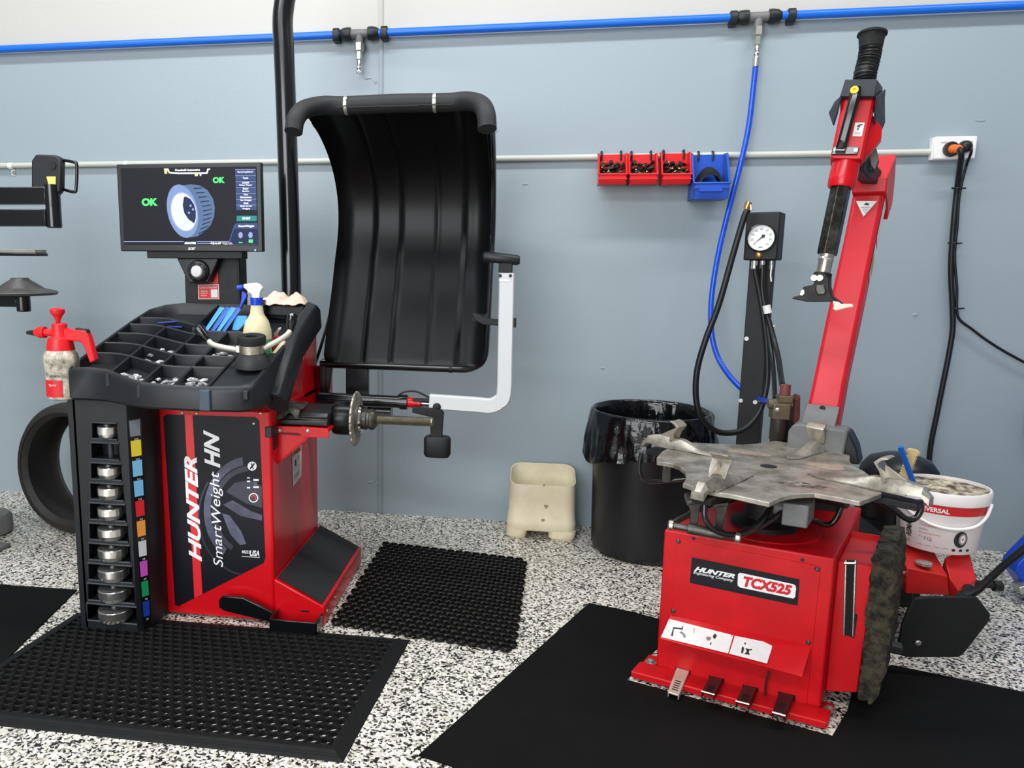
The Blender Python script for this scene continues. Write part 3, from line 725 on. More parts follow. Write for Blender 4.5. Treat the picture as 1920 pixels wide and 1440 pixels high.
# weight tray
def TZ(y): return 0.985 + (y - 2.42) * 0.2937
def tp(x, y, d=0.0): return Vector((x, y, TZ(y) - d))
outl = [(-1.592, 2.45), (-1.588, 2.415), (-1.560, 2.392), (-1.50, 2.396), (-1.43, 2.384), (-1.37, 2.352), (-1.317, 2.322), (-1.25, 2.296), (-1.17, 2.286), (-1.04, 2.280), (-0.915, 2.292), (-0.882, 2.318), (-0.872, 2.38),
        (-0.872, 2.60), (-0.862, 2.88), (-0.875, 2.965), (-0.93, 3.02), (-1.05, 3.05), (-1.25, 3.065), (-1.46, 3.068), (-1.535, 3.04), (-1.578, 2.98), (-1.590, 2.85), (-1.592, 2.60)]
def inset(o, d):
    n = len(o); r = []
    for i in range(n):
        a = Vector(o[i - 1]); b = Vector(o[i]); c = Vector(o[(i + 1) % n])
        e1 = (b - a).normalized(); e2 = (c - b).normalized(); nn = (Vector((-e1.y, e1.x)) + Vector((-e2.y, e2.x))).normalized()
        r.append(tuple(b + nn * d))
    return r
mb = MB(); depth = 0.045
inn = inset(outl, 0.016); in0 = inset(outl, 0.006)
def lipz(x, y): return 0.868 if y < 2.7 else TZ(y) - 0.07
rings = [[Vector((x, y, min(lipz(x, y), TZ(y) - 0.06))) for x, y in inset(outl, 0.010)], [Vector((x, y, min(lipz(x, y), TZ(y) - 0.055) + 0.008)) for x, y in outl], [tp(x, y, 0.016) for x, y in outl], [tp(x, y, 0.004) for x, y in in0], [tp(x, y, 0.0) for x, y in inn], [tp(x, y, 0.004) for x, y in inset(outl, 0.020)], [tp(x, y, depth) for x, y in inset(outl, 0.022)]]
mb.loft(rings, True, True)
def sx_(x):
    t = min(1, max(0, (x + 1.50) / 0.30)); t = t * t * (3 - 2 * t); return -0.095 * t
RH = 0.007
def ribx(x0, x1, k, top=0.003, n=8, th=RH):
    r0 = []
    for i in range(n + 1):
        x = x0 + (x1 - x0) * i / n; y = k + sx_(x)
        r0.append([tp(x, y - th, depth), tp(x, y - th * 0.7, top + 0.003), tp(x, y, top), tp(x, y + th * 0.7, top + 0.003), tp(x, y + th, depth)])
    mb.loft(r0, True, True)
def riby(x, y0, y1, top=0.003, th=RH):
    r0 = [[tp(x - th, y, depth), tp(x - th * 0.7, y, top + 0.003), tp(x, y, top), tp(x + th * 0.7, y, top + 0.003), tp(x + th, y, depth)] for y in (y0, (y0 + y1) / 2, y1)]
    mb.loft(r0, True, True)
ROWS = [2.545, 2.637, 2.730, 2.822]
for k in ROWS[:4]: ribx(-1.575, -1.262, k)
for k in ROWS[:3]: ribx(-1.262, -1.03, k)
ribx(-1.575, -1.295, 2.895); ribx(-1.262, -1.03, 2.86, n=3)
riby(-1.412, 2.37, 2.80); riby(-1.262, 2.30, 2.82); riby(-1.145, 2.29, 2.77); riby(-1.030, 2.28, 2.80)
riby(-1.298, 2.80, 3.05); riby(-1.105, 2.77, 3.04)
tray = mb.build('weight_tray', BLK_PL, WB)
# solid front right shelf with nut seat
mb = MB(); mb.prism([tp(-1.026, 2.30, 0.012), tp(-0.89, 2.30, 0.012), tp(-0.885, 2.60, 0.012), tp(-1.026, 2.60, 0.012)], (0, 0, -0.03)); mb.build('nut_shelf', BLK_PL, tray, bevel=0.003)
# rib on the front lip
mb = MB(); c0 = at(385, 740, y=2.283); mb.box(c0.x - 0.019, c0.x + 0.019, 2.272, 2.29, 0.873, TZ(2.285) - 0.004); mb.build('lip_rib', mat('blue_grey_rib_plastic', (64, 76, 90), 0.35, vary=0.2, vscale=30), tray, bevel=0.004)  # rib in a lighter blue-grey than the tray
# right-hand side arm of the tray
mb = MB(); pts = [at(px, py, x=-0.872) for px, py in ((516, 752), (530, 726), (545, 690), (560, 655), (574, 620), (572, 597), (552, 592))]
pts = [Vector((-0.868, 2.50, 0.865)), Vector((-0.868, 2.59, 0.950)), Vector((-0.872, 2.72, 1.035)), Vector((-0.868, 2.88, 1.100)), Vector((-0.870, 2.965, 1.125)), Vector((-0.93, 3.03, 1.135))]
rg = []
for i, p in enumerate(pts):
    t = (pts[min(i + 1, 5)] - pts[max(i - 1, 0)]).normalized(); sidev = Vector((1, 0, 0)) if i < 5 else Vector((0.7, 0.7, 0)); upv = sidev.cross(t).normalized() * (1 if sidev.cross(t).z > 0 else -1)
    w, h = 0.034, (0.050 if i < 2 else 0.054)
    rg.append([p + sidev * w * a + upv * h * b for a, b in ((-0.7, -1), (0.7, -1), (1, -0.7), (1, 0.6), (0.6, 1), (-0.6, 1), (-1, 0.6), (-1, -0.7))])
mb.loft(rg, True, True); mb.build('side_arm', BLK_PL, tray, bevel=0.006)
# rear rag cup and raised rear block
mb = MB(); mb.prism([tp(-1.100, 2.985, 0.02), tp(-0.90, 2.965, 0.02), tp(-0.92, 3.03, 0.02), tp(-1.10, 3.045, 0.02)], (0, 0, 0.045)); mb.box(-1.102, -1.06, 2.93, 3.04, TZ(2.98) - 0.02, TZ(2.98) + 0.045); mb.build('tool_cup', BLK_PL, tray, bevel=0.006)

# screen post with control knob
mb = MB(); mb.box(-1.463, -1.225, 3.09, 3.15, 1.02, 1.40); mb.box(-1.225, -1.213, 3.075, 3.16, 1.02, 1.40)
post = mb.build('screen_post', BLK_MT, WB, bevel=0.004)
mb = MB(); ky = 3.045
mb.prism([at(331, 484, y=ky), at(410, 484, y=ky), at(397, 515, y=ky), at(390, 530, y=ky), at(356, 531, y=ky), at(348, 520, y=ky)], (0, 0.05, 0)); kp = mb.build('knob_panel', BLK_PL, post, bevel=0.005)
kc = at(373, 509, y=ky)
mb = MB(); mb.lathe([(0.048, 0), (0.046, 0.008), (0.040, 0.018), (0.030, 0.022), (0.024, 0.022)], kc, (0, -1, 0), 30); mb.build('control_knob', BLK_PL, post)
mb = MB(); mb.lathe([(0.024, 0.0), (0.024, 0.025), (0.020, 0.029), (0, 0.030)], kc, (0, -1, 0), 24, cap=False); kn = mb.build('knob_centre', ARM_GREY, post)
mb = MB()
for k in range(8):
    a = k * math.pi / 4 + 0.3; mb.lathe([(0.004, 0.0), (0.0045, 0.003), (0.002, 0.005)], kc + Vector((math.cos(a) * 0.034, -0.020, math.sin(a) * 0.034)), (0, -1, 0), 10)
mb.build('finger_dimples', BLK_MT, post)
mb = MB(); sy = 3.088
q = [at(371, 534, y=sy), at(410, 533, y=sy), at(411, 561, y=sy), at(372, 561, y=sy)]
mb.poly(q, 0); mb.poly(lifted(quad_in(q, 0.03, 0.97, 0.04, 0.96), 0.0005), 1)
q2 = [at(393, 531, y=sy), at(402, 510, y=sy), at(409, 510, y=sy), at(409, 532, y=sy)]; mb.poly(q2, 1)
mb.text('Connect to HunterNet!', *lifted(quad_in(q, 0.08, 0.92, 0.12, 0.26), 0.001), 0.01, 0, 0)
for k, w in enumerate(('Portal', 'Reports', 'Updates')):
    mb.text('- ' + w, *lifted(quad_in(q, 0.10, 0.46 - 0.04 * (k == 2), 0.38 + 0.16 * k, 0.48 + 0.16 * k), 0.001), 0, 0, 0)
mb.poly(lifted(quad_in(q, 0.62, 0.94, 0.34, 0.88), 0.001), 0)
mb.build('red_sticker', [STICK_W, STICK_R], post)

# light pole rising from the rear
pts = [Vector((-1.060, 3.275, 0.0)), at(548, 640, y=3.275), at(544, 450, y=3.275), at(538, 250, y=3.275), at(533, 110, y=3.275), at(530, 50, y=3.275), at(532, 15, y=3.275), at(540, -25, y=3.275), at(556, -60, y=3.275), at(600, -95, y=3.26), at(680, -115, y=3.2)]
mb = MB(); mb.tube(pts, 0.043, 24, smooth=6); mb.build('light_pole', BLK_GL, WB)

# wheel guard (hood)
prof = [(3.150, 0.925), (3.166, 0.955), (3.239, 1.098), (3.300, 1.21), (3.352, 1.324), (3.400, 1.42), (3.425, 1.513), (3.415, 1.62), (3.35, 1.732), (3.24, 1.82), (3.10, 1.885), (2.98, 1.912), (2.88, 1.905)]
HX0, HX1 = -0.868, -0.205
def offs(s):  # forward offset across the width, s 0..1
    e = min(s, 1 - s)
    o = 0.050 * max(0, 1 - e / 0.10) ** 2
    for g in (0.24, 0.42, 0.66, 0.84):
        o -= 0.0
        d = abs(s - g); o += -0.010 * max(0, 1 - d / 0.014)
    if 0.24 < s < 0.84: o += 0.006
    return o
NS = 72
mb = MB(); rings = []
pv = [Vector((0, y, z)) for y, z in prof]; dense, _ = catmull(pv, 5, None, 0)
for i, p in enumerate(dense):
    t = (dense[min(i + 1, len(dense) - 1)] - dense[max(i - 1, 0)]).normalized(); n = Vector((0, -t.z, t.y))
    if n.y > 0 and i < 40: n = -n
    f = i / (len(dense) - 1); fade = min(1, f / 0.06); top = 1.0 if f < 0.9 else max(0, 1 - (f - 0.9) / 0.1)
    front = [Vector((HX0 + (HX1 - HX0) * s, 0, 0)) + p + n * ((offs(s) - 0.006 * (0.24 < s < 0.84) * 0) * (0.25 + 0.75 * fade) * (0.4 + 0.6 * top)) for s in [k / NS for k in range(NS + 1)]]
    back = [q - n * 0.004 for q in front[::-1]]
    rings.append(front + back)
mb.loft(rings, True, True)
hood = mb.build('wheel_guard', BLK_HOOD, WB, angle=50)
yb = 2.915; zt = 1.912
rim = [Vector((-0.874, 2.765, 1.802)), Vector((-0.870, 2.785, 1.850)), Vector((-0.852, 2.83, 1.890)), Vector((-0.80, 2.89, 1.915)), Vector((-0.72, yb, zt + 0.005)), Vector((-0.54, yb, zt + 0.008)), Vector((-0.34, yb, zt + 0.006)), Vector((-0.265, 2.89, 1.916)), Vector((-0.212, 2.83, 1.890)), Vector((-0.190, 2.785, 1.848)), Vector((-0.184, 2.765, 1.797))]
mb = MB(); mb.tube(rim, 0.033, 18, smooth=5); mb.build('rim_bumper', mat('black_foam_rubber', (27, 28, 29), 0.6, bump=0.08, bscale=700), hood)
for x in (-0.715, -0.385):
    mb = MB(); mb.lathe([(0.0345, -0.006), (0.0345, 0.006)], (x, yb, zt + 0.006), (1, 0, 0), 20); mb.lathe([(0.0347, 0.003), (0.0358, 0.004), (0.0358, 0.009), (0.0347, 0.010)], (x - 0.0065, yb, zt + 0.006), (1, 0, 0), 20); mb.build('band_clamp', ZINC, hood)
tubep = [Vector((-0.89, 3.175, 0.918)), Vector((-0.60, 3.175, 0.916)), Vector((-0.34, 3.175, 0.914)), Vector((-0.26, 3.18, 0.918)), Vector((-0.212, 3.20, 0.955)), Vector((-0.205, 3.25, 1.06)), Vector((-0.205, 3.36, 1.28)), Vector((-0.203, 3.44, 1.50)), Vector((-0.203, 3.37, 1.74)), Vector((-0.200, 3.12, 1.90)), Vector((-0.198, 2.85, 1.89))]
mb = MB(); mb.tube(tubep, 0.0205, 14, smooth=6); mb.build('guard_tube', BLK_GL, hood)
mb = MB(); mb.lathe([(0.022, -0.007), (0.022, 0.007)], (-0.34, 3.175, 0.914), (1, 0, 0), 18); mb.build('tube_clip', BLK_PL, hood)
mb = MB(); mb.box(-0.9, -0.872, 3.16, 3.27, 0.70, 0.93); mb.prism([(-0.90, 3.165, 0.68), (-0.875, 3.165, 0.68), (-0.845, 3.165, 0.90), (-0.845, 3.165, 0.94), (-0.87, 3.165, 0.94), (-0.90, 3.165, 0.80)], (0, 0.02, 0)); mb.box(-0.8, -0.70, 3.22, 3.245, 0.69, 0.93)
piv = mb.build('guard_pivot', BLK_GL, WB, bevel=0.003)
mb = MB(); mb.tube([(-0.93, 3.24, 0.70), (-0.60, 3.24, 0.70)], 0.03, 16); mb.build('pivot_tube', BLK_GL, piv)
CB = [at(588, 690, y=3.24), at(600, 655, y=3.25), at(613, 610, y=3.3), at(622, 575, y=3.36), at(630, 530, y=3.42)]
mb = MB(); mb.tube(CB, 0.007, 8, smooth=5); mb.build('guard_cable', BLK_HOSE, WB)

# measuring arm
MY = 3.02
w = 0.029
mb = MB()
c_h = at(880, 758, y=MY).z
xr = at(948, 640, y=MY).x
path = [Vector((at(806, 755, y=MY).x, MY, c_h + 0.006)), Vector((-0.22, MY, c_h)), Vector((xr - 0.055, MY, c_h - 0.002)), Vector((xr - 0.020, MY, c_h + 0.014)), Vector((xr, MY, c_h + 0.05)), Vector((xr, MY, 1.0)), Vector((xr - 0.002, MY, at(948, 512, y=MY).z))]
pts, _ = catmull(path, 4, None, 0); rg = []
for i, p in enumerate(pts):
    t = (pts[min(i + 1, len(pts) - 1)] - pts[max(i - 1, 0)]).normalized(); n = Vector((t.z, 0, -t.x))
    rg.append([p + n * (w * a) + Vector((0, 0.020 * b, 0)) for a, b in ((-1, -0.7), (-0.85, -1), (0.85, -1), (1, -0.7), (1, 0.7), (0.85, 1), (-0.85, 1), (-1, 0.7))])
mb.loft(rg, True, True); arm = mb.build('measuring_arm', ARM_GREY, WB)
tz = at(948, 505, y=MY)
mb = MB(); mb.box(tz.x - 0.026, tz.x + 0.026, MY - 0.016, MY + 0.016, tz.z - 0.012, tz.z + 0.024); mb.build('neck', BLK_MT, arm, bevel=0.003)
mb = MB(); a0 = at(908, 481, y=MY); a1 = at(972, 488, y=MY); mb.tube([a0 + Vector((-0.006, 0, 0)), a0 + Vector((0.004, 0, 0)), a1 + Vector((-0.004, 0, 0)), a1 + Vector((0.006, 0, 0))], [0.014, 0.021, 0.020, 0.014], 14); mb.build('arm_handle', BLK_PL, arm, bevel=0.002)
for px in (938, 957):
    mb = MB(); mb.lathe([(0.006, 0), (0.006, 0.003)], at(px, 517, y=MY - 0.02), (0, -1, 0), 12); mb.build('screw', BLK_MT, arm)
q = [at(936, 523, y=MY - 0.021), at(955, 524, y=MY - 0.021), at(955, 528, y=MY - 0.021), at(936, 527, y=MY - 0.021)]
mb = MB(); mb.poly(q); mb.build('label', STICK_W, arm)
br = [at(884, 590, y=3.02), at(889, 600, y=3.02), at(905, 609, y=3.02), at(936, 611, y=3.02), at(936, 600, y=3.02), at(910, 598, y=3.02), at(896, 590, y=3.02), at(887, 586, y=3.02)]
mb = MB(); mb.prism(br, (0, 0.05, 0)); mb.box(br[1].x - 0.012, br[2].x + 0.006, 3.05, 3.30, br[1].z - 0.012, br[1].z + 0.012); mb.box(tz.x + 0.026, tz.x + 0.046, MY - 0.008, MY + 0.008, at(962, 614, y=MY).z, at(962, 596, y=MY).z); mb.build('park_bracket', BLK_MT, arm, bevel=0.003)
hz = at(700, 752, y=MY + 0.03).z
mb = MB(); mb.tube([(-0.87, MY + 0.03, hz + 0.004), (-0.50, MY + 0.03, hz)], 0.0255, 16); mb.tube([(-0.53, MY + 0.03, hz), (-0.50, MY + 0.03, hz)], 0.031, 16); mb.tube([(-0.87, MY + 0.05, hz + 0.004), (-0.87, 3.24, 0.71)], 0.02, 10); sl = mb.build('slide_tube', BLK_GL, WB)
mb = MB(); mb.tube([(-0.50, MY + 0.03, hz), (-0.44, MY + 0.02, hz)], 0.021, 16); mb.build('red_sleeve', RED, sl)
mb = MB(); mb.tube([(-0.44, MY + 0.02, hz), (-0.385, MY + 0.01, hz)], 0.012, 16); mb.build('chrome_rod', CHROME, sl)
mb = MB(); mb.tube([at(744, 744, y=MY), at(758, 735, y=MY), at(780, 734, y=MY), at(806, 746, y=MY)], 0.004, 8, smooth=5); mb.box(-0.475, -0.40, MY - 0.006, MY + 0.012, hz + 0.012, hz + 0.022); mb.build('sensor_cable', BLK_HOSE, sl)
mb = MB(); mb.lathe([(0.016, -0.004), (0.016, 0.004), (0.010, 0.008), (0, 0.008)], at(819, 763, y=MY - 0.022), (0, -1, 0), 18, cap=False); mb.build('pivot_bolt', BLK_MT, arm)
mb = MB(); HY = 2.99
mb.prism([at(p, q_, y=HY) for p, q_ in ((773, 763), (822, 766), (831, 776), (829, 800), (827, 838), (808, 838), (806, 782), (790, 778), (773, 774))], (0, 0.035, 0))
oc = at(820, 838, y=HY + 0.018)
rg = []
for dz, k in ((0.045, 0.85), (0.035, 1.0), (-0.028, 1.0), (-0.040, 0.86)):
    rg.append([oc + Vector((0.054 * k * (abs(math.cos(a)) ** 0.6) * (1 if math.cos(a) > 0 else -1), 0.028 * k * (abs(math.sin(a)) ** 0.6) * (1 if math.sin(a) > 0 else -1), dz)) for a in [2 * math.pi * i / 28 for i in range(28)]])
mb.loft(rg, True, True); mb.build('grip_handle', BLK_MT, arm, bevel=0.002)

# ------------------------------------------------------------------ monitor on the screen post
SY = 3.02
q = [at(217, 307, y=SY), at(488, 305.5, y=SY), at(494, 470, y=SY), at(227, 473, y=SY)]
mx0 = (q[0].x + q[3].x) / 2; mx1 = (q[1].x + q[2].x) / 2; mz1 = (q[0].z + q[1].z) / 2; mz0 = (q[2].z + q[3].z) / 2
MON = thing('monitor', 'black monitor showing a grey tyre and green OK text above the weight tray', 'monitor', ((mx0 + mx1) / 2, SY + 0.02, mz0))
mb = MB(); mb.box(mx0, mx1, SY, SY + 0.028, mz0, mz1); mb.prism([(mx0 + 0.06, SY + 0.026, mz0 + 0.05), (mx1 - 0.06, SY + 0.026, mz0 + 0.05), (mx1 - 0.06, SY + 0.026, mz1 - 0.05), (mx0 + 0.06, SY + 0.026, mz1 - 0.05)], (0, 0.03, 0))
mb.build('housing', mat('monitor_bezel', (22, 23, 26), 0.4), MON, bevel=0.004)
mb = MB(); a0 = at(277, 474, y=SY + 0.02); a1 = at(455, 474, y=SY + 0.02); mb.box(a0.x, a1.x, SY + 0.012, SY + 0.075, mz0 - 0.028, mz0 + 0.01); mb.build('mounting_bar', BLK_MT, MON, bevel=0.002)
W_, H_ = mx1 - mx0, mz1 - mz0
def sc(u, v, d=0.0):   # screen point from zoomed reading: u,v in 0..1 of the screen, v downward
    x0, x1 = mx0 + W_ * 0.030, mx1 - W_ * 0.030; z0, z1 = mz0 + H_ * 0.075, mz1 - H_ * 0.045
    return Vector((x0 + (x1 - x0) * u, SY - 0.0012 - d, z1 + (z0 - z1) * v))
def em(name, rgb, s=0.9): return mat(name, rgb, 0.55, emit=s, spec=0.2)
SCM = [em('screen_dark', (22, 22, 28), 0.6), em('screen_slate', (44, 58, 92), 0.9), em('screen_white', (236, 238, 244), 1.0), em('screen_green', (70, 220, 100), 1.0), em('screen_teal', (34, 104, 104), 0.9),
       em('screen_tyre', (94, 112, 146), 0.9), em('screen_tyre_side', (66, 84, 112), 0.9), em('screen_rim', (170, 176, 212), 0.75), em('screen_yellow', (220, 206, 110), 1.0), em('screen_navy', (26, 34, 60), 0.8), em('screen_lilac', (116, 124, 160), 0.9)]
mb = MB()
mb.poly([sc(0, 0), sc(1, 0), sc(1, 1), sc(0, 1)], 0)
def zu(x, y):  # pixel of the zoomed monitor crop to screen coordinates
    t = (y - 140) / 890.0
    l = 147 + 50 * t; r = 1697 + 23 * t
    return ((x - l) / (r - l), t)
def zs(x, y, d): return sc(*zu(x, y), d)
def zpoly(pts, mi, d=0.0004): mb.poly([zs(x, y, d) for x, y in pts], mi)
def ztext(s, x0, y0, x1, y1, mi, off=0.0, shear=0.0): mb.text(s, zs(x0, y0, .001), zs(x1, y0, .001), zs(x1, y1, .001), zs(x0, y1, .001), off, shear, mi, 0.0003)
def zell(cx, cy, rx, ry, mi, d, rot=0.0, a0=0, a1=360, n=40):
    pts = []
    for k in range(n):
        a = math.radians(a0 + (a1 - a0) * k / (n if a1 - a0 == 360 else n - 1)); x = rx * math.cos(a); y = ry * math.sin(a)
        pts.append((cx + x * math.cos(rot) - y * math.sin(rot), cy + x * math.sin(rot) + y * math.cos(rot)))
    zpoly(pts, mi, d)
ztext('OK', 400, 488, 585, 576, 3, 0.05); ztext('OK', 1212, 254, 1346, 322, 3, 0.05)
# tyre: tread body then side wall, rim and hollow
zpoly([(860, 345), (960, 332), (1060, 345), (1150, 400), (1215, 500), (1235, 600), (1228, 700), (1190, 800), (1110, 880), (1040, 930), (960, 942), (880, 700)], 6, 0.0004)
for k in range(11):
    t = k / 10.0; zpoly([(985 + 110 * math.sin(t * 2.6) + 10, 372 + 520 * t), (1085 + 118 * math.sin(t * 2.7), 372 + 480 * t), (1088 + 118 * math.sin(t * 2.7), 382 + 480 * t), (985 + 110 * math.sin(t * 2.6) + 10, 386 + 520 * t)], 9, 0.0006)
zell(870, 640, 172, 312, 5, 0.0008, -0.22)
zell(885, 648, 152, 232, 10, 0.0010, -0.22); zell(885, 648, 140, 220, 7, 0.0012, -0.22)
zpoly([(885, 480), (910, 472), (960, 500), (1000, 560), (1022, 640), (1022, 720), (1005, 780), (940, 735), (890, 660), (872, 570)], 9, 0.0014)
for x, y in ((962, 577), (944, 658), (990, 620)): zell(x, y, 12, 14, 10, 0.0016, n=14)
for yy, s in ((170, ['CenteringCheck']), (236, ['Tools']), (303, ['Launch', 'Video Player']), (370, ['Enter', 'Spokes']), (437, ['View', 'Dimensions']), (504, ['Set Weight', 'Mode']), (569, ['Split Inner', 'Weights'])):
    x0 = 1462 + (yy - 170) * 0.03; zpoly([(x0, yy), (x0 + 226, yy), (x0 + 228, yy + 60), (x0 + 2, yy + 60)], 1)
    zpoly([(x0, yy), (x0 + 226, yy), (x0 + 226, yy + 5), (x0, yy + 5)], 10, 0.0006)
    for i, wd in enumerate(s):
        hw = 8.2 * len(wd) * 0.75; cy = yy + 32 + (0 if len(s) == 1 else (-15 + 30 * i)); ztext(wd, x0 + 113 - hw, cy - 10, x0 + 113 + hw, cy + 10, 2, 0.01)
zpoly([(1480, 695), (1703, 695), (1703, 755), (1480, 755)], 4); ztext('START', 1545, 710, 1635, 738, 2, 0.02)
zpoly([(1395, 985), (1440, 830), (1460, 790), (1490, 775), (1712, 775), (1718, 1025), (1395, 1025)], 1, 0.0005); zpoly([(1408, 990), (1452, 850), (1475, 842), (1712, 842), (1716, 1020), (1408, 1020)], 9, 0.0007)
ztext('SmartWeight', 1500, 800, 1675, 830, 2, 0.02, 0.2)
for x in (1525, 1635): zell(x, 915, 24, 36, 10, 0.0009, n=20)
zpoly([(1616, 965), (1662, 965), (1662, 1002), (1616, 1002)], 3, 0.0009); zpoly([(1505, 996), (1548, 996), (1548, 1004), (1505, 1004)], 3, 0.0009)
zpoly([(192, 988), (1395, 985), (1395, 994), (192, 998)], 10, 0.0006); zpoly([(885, 985), (1030, 985), (1036, 1025), (880, 1025)], 9, 0.0007); ztext('HUNTER', 895, 996, 1025, 1022, 2, 0.04, 0.2)
ztext('$24:47', 1190, 1000, 1312, 1026, 2, 0.03); ztext('Savings today', 1322, 1000, 1432, 1010, 2, 0.01); ztext('Weight saved', 1322, 1014, 1436, 1024, 2, 0.01)
zpoly([(1040, 1008), (1185, 1008), (1185, 1018), (1040, 1018)], 10, 0.0007)
ztext('Cranebold Automotive', 782, 158, 1066, 182, 2, 0.015)
zpoly([(655, 150), (690, 150), (690, 208), (662, 208)], 8, 0.0007)
zpoly([(672, 152), (705, 152), (720, 190), (830, 200), (1140, 200), (1150, 158), (1180, 158), (1180, 170), (1160, 172), (1152, 214), (1080, 216), (1080, 238), (1065, 238), (1065, 216), (820, 214), (712, 204), (694, 168), (672, 166)], 2, 0.0008)
zpoly([(1008, 216), (1042, 216), (1042, 240), (1008, 240)], 8, 0.0008)
mb.build('screen', SCM, MON)
mb = MB(); a0 = at(354, 465.5, y=SY); mb.text('acer', at(353, 463.5, y=SY), at(367, 463.3, y=SY), at(367, 468.8, y=SY), at(353, 469, y=SY), 0.03, 0.2, 0, 0.001); mb.build('lettering', ARM_GREY, MON)
mb = MB(); mb.lathe([(0.004, 0), (0.003, 0.002)], at(478.5, 469, y=SY), (0, -1, 0), 12); mb.build('power_light', em('led_blue', (90, 120, 255), 3.0), MON)

# ------------------------------------------------------------------ things on the weight tray
WGT = [mat('weight_zinc', (206, 206, 204), 0.4, metal=0.3), mat('weight_grey', (150, 152, 154), 0.45, metal=0.4)]
def weight_mesh(mb):
    n = 7; rg = []
    for i in range(n):
        a = -0.35 + 0.7 * i / (n - 1); R = 0.030
        c = Vector((math.sin(a) * R * 1.2, (math.cos(a) * R - R) * 1.2, 0)); o = Vector((math.sin(a), math.cos(a), 0)) * 1.25; s = 1 - 0.35 * abs(2 * i / (n - 1) - 1) ** 3
        rg.append([c + o * (0.0045 * u * s) + Vector((0, 0, 0.004 * v * s)) for u, v in ((-1, -1), (1, -1), (1.1, 0.3), (0.5, 1), (-0.5, 1), (-1.1, 0.3))])
    mb.loft(rg, True, True); mb.box(-0.0045, 0.0045, -0.010, 0.004, 0.003, 0.0052)
protos = []
for m in WGT:
    mb = MB(); weight_mesh(mb); protos.append(mb.build('wheel_weight', m, origin=(0, 0, 0)))
used = [False, False]
PK = [(-1.335, 2.675 - 0.055, 16, 'second column rear pocket'), (-1.335, 2.585 - 0.055, 12, 'second column middle pocket'), (-1.335, 2.465 - 0.055, 14, 'left front pocket beside the front lip'),
      (-1.205, 2.365, 20, 'middle front pocket beside the front lip'), (-1.088, 2.360, 24, 'right front pocket beside the front lip'), (-1.088, 2.578, 26, 'pocket just left of the black hub nut')]
for x, y, n, lab in PK:
    for k in range(n):
        xx = x + random.uniform(-0.040, 0.040); yy = y + random.uniform(-0.026, 0.026); layer = k % 2
        loc = tp(xx, yy, 0.045) + Vector((0, 0, 0.006 + 0.008 * layer + (0.008 if k > 9 else 0) + (0.006 if k > 16 else 0))); rot = (0.28 + random.uniform(-0.3, 0.3), random.uniform(-0.3, 0.3), random.uniform(0, 6.28))
        i = 0 if random.random() < 0.7 else 1
        if not used[i]: o = protos[i]; used[i] = True
        else: o = protos[i].copy(); C.objects.link(o)
        o.location = loc; o.rotation_euler = rot
        tag(o, 'small silver wheel weight lying in the ' + lab, 'wheel weight', 'wheel weights in the ' + lab)
# blue adhesive weight strips
for k, (xx, lab) in enumerate(((-1.262, 'leftmost leaning blue strip of stick-on weights in the rear tray pocket'), (-1.235, 'second leaning blue strip of stick-on weights in the rear tray pocket'), (-1.212, 'third leaning blue strip of stick-on weights in the rear tray pocket'), (-1.190, 'fourth leaning blue strip of stick-on weights in the rear tray pocket'))):
    p0 = tp(xx - 0.022, 2.865, 0.043); p1 = tp(xx + 0.020, 2.93, -0.030); d = p1 - p0; mb = MB()
    sidev = Vector((0.008, 0.010, -0.006)); up = d.cross(sidev).normalized() * 0.003
    mb.prism([p0, p1, p1 + Vector((0.018, 0.004, -0.004)), p0 + Vector((0.020, -0.012, 0))], up, k % 2)
    if k: 
        for j in range(6): mb.prism([p0 + d * (j / 6 + 0.02) + up, p0 + d * (j / 6 + 0.13) + up, p0 + d * (j / 6 + 0.13) + Vector((0.010, 0, 0)) + up, p0 + d * (j / 6 + 0.02) + Vector((0.010, 0, 0)) + up], up.normalized() * 0.002, 2)
    tag(mb.build('weight_strip', [mat('blue_backing', (70, 150, 216), 0.4), mat('blue_backing_dark', (36, 96, 176), 0.4), WGT[1]], origin=p0), lab, 'wheel weight strip', 'blue stick-on weight strips')
mb = MB(); p = tp(-1.150, 2.885, 0.045); mb.prism([p + Vector((-0.026, 0, 0)), p + Vector((0.024, 0, 0)), p + Vector((0.026, 0.03, 0.055)), p + Vector((-0.024, 0.03, 0.055))], (0, 0.008, 0))
tag(mb.build('weight_box', mat('light_blue_card', (64, 152, 224), 0.45), origin=p, bevel=0.002), 'small light blue box standing right of the blue weight strips in the tray', 'box')
for nm, p, d, lab in (('plastic_scraper', tp(-1.47, 2.850, 0.010), Vector((0.085, 0.018, 0.008)), 'dark blue flat scraper lying on the rear rib of the tray'), ('plastic_scraper', tp(-1.425, 2.842, 0.020), Vector((0.065, -0.006, 0.0)), 'shorter dark blue scraper under the other at the rear of the tray')):
    mb = MB(); mb.obox(p + d * 0.5, d, (0, 1, 0.29), (0, -0.29, 1), d.length / 2, 0.006, 0.0022); tag(mb.build(nm, mat('navy_plastic', (34, 56, 130), 0.35), origin=p, bevel=0.001), lab, 'scraper')

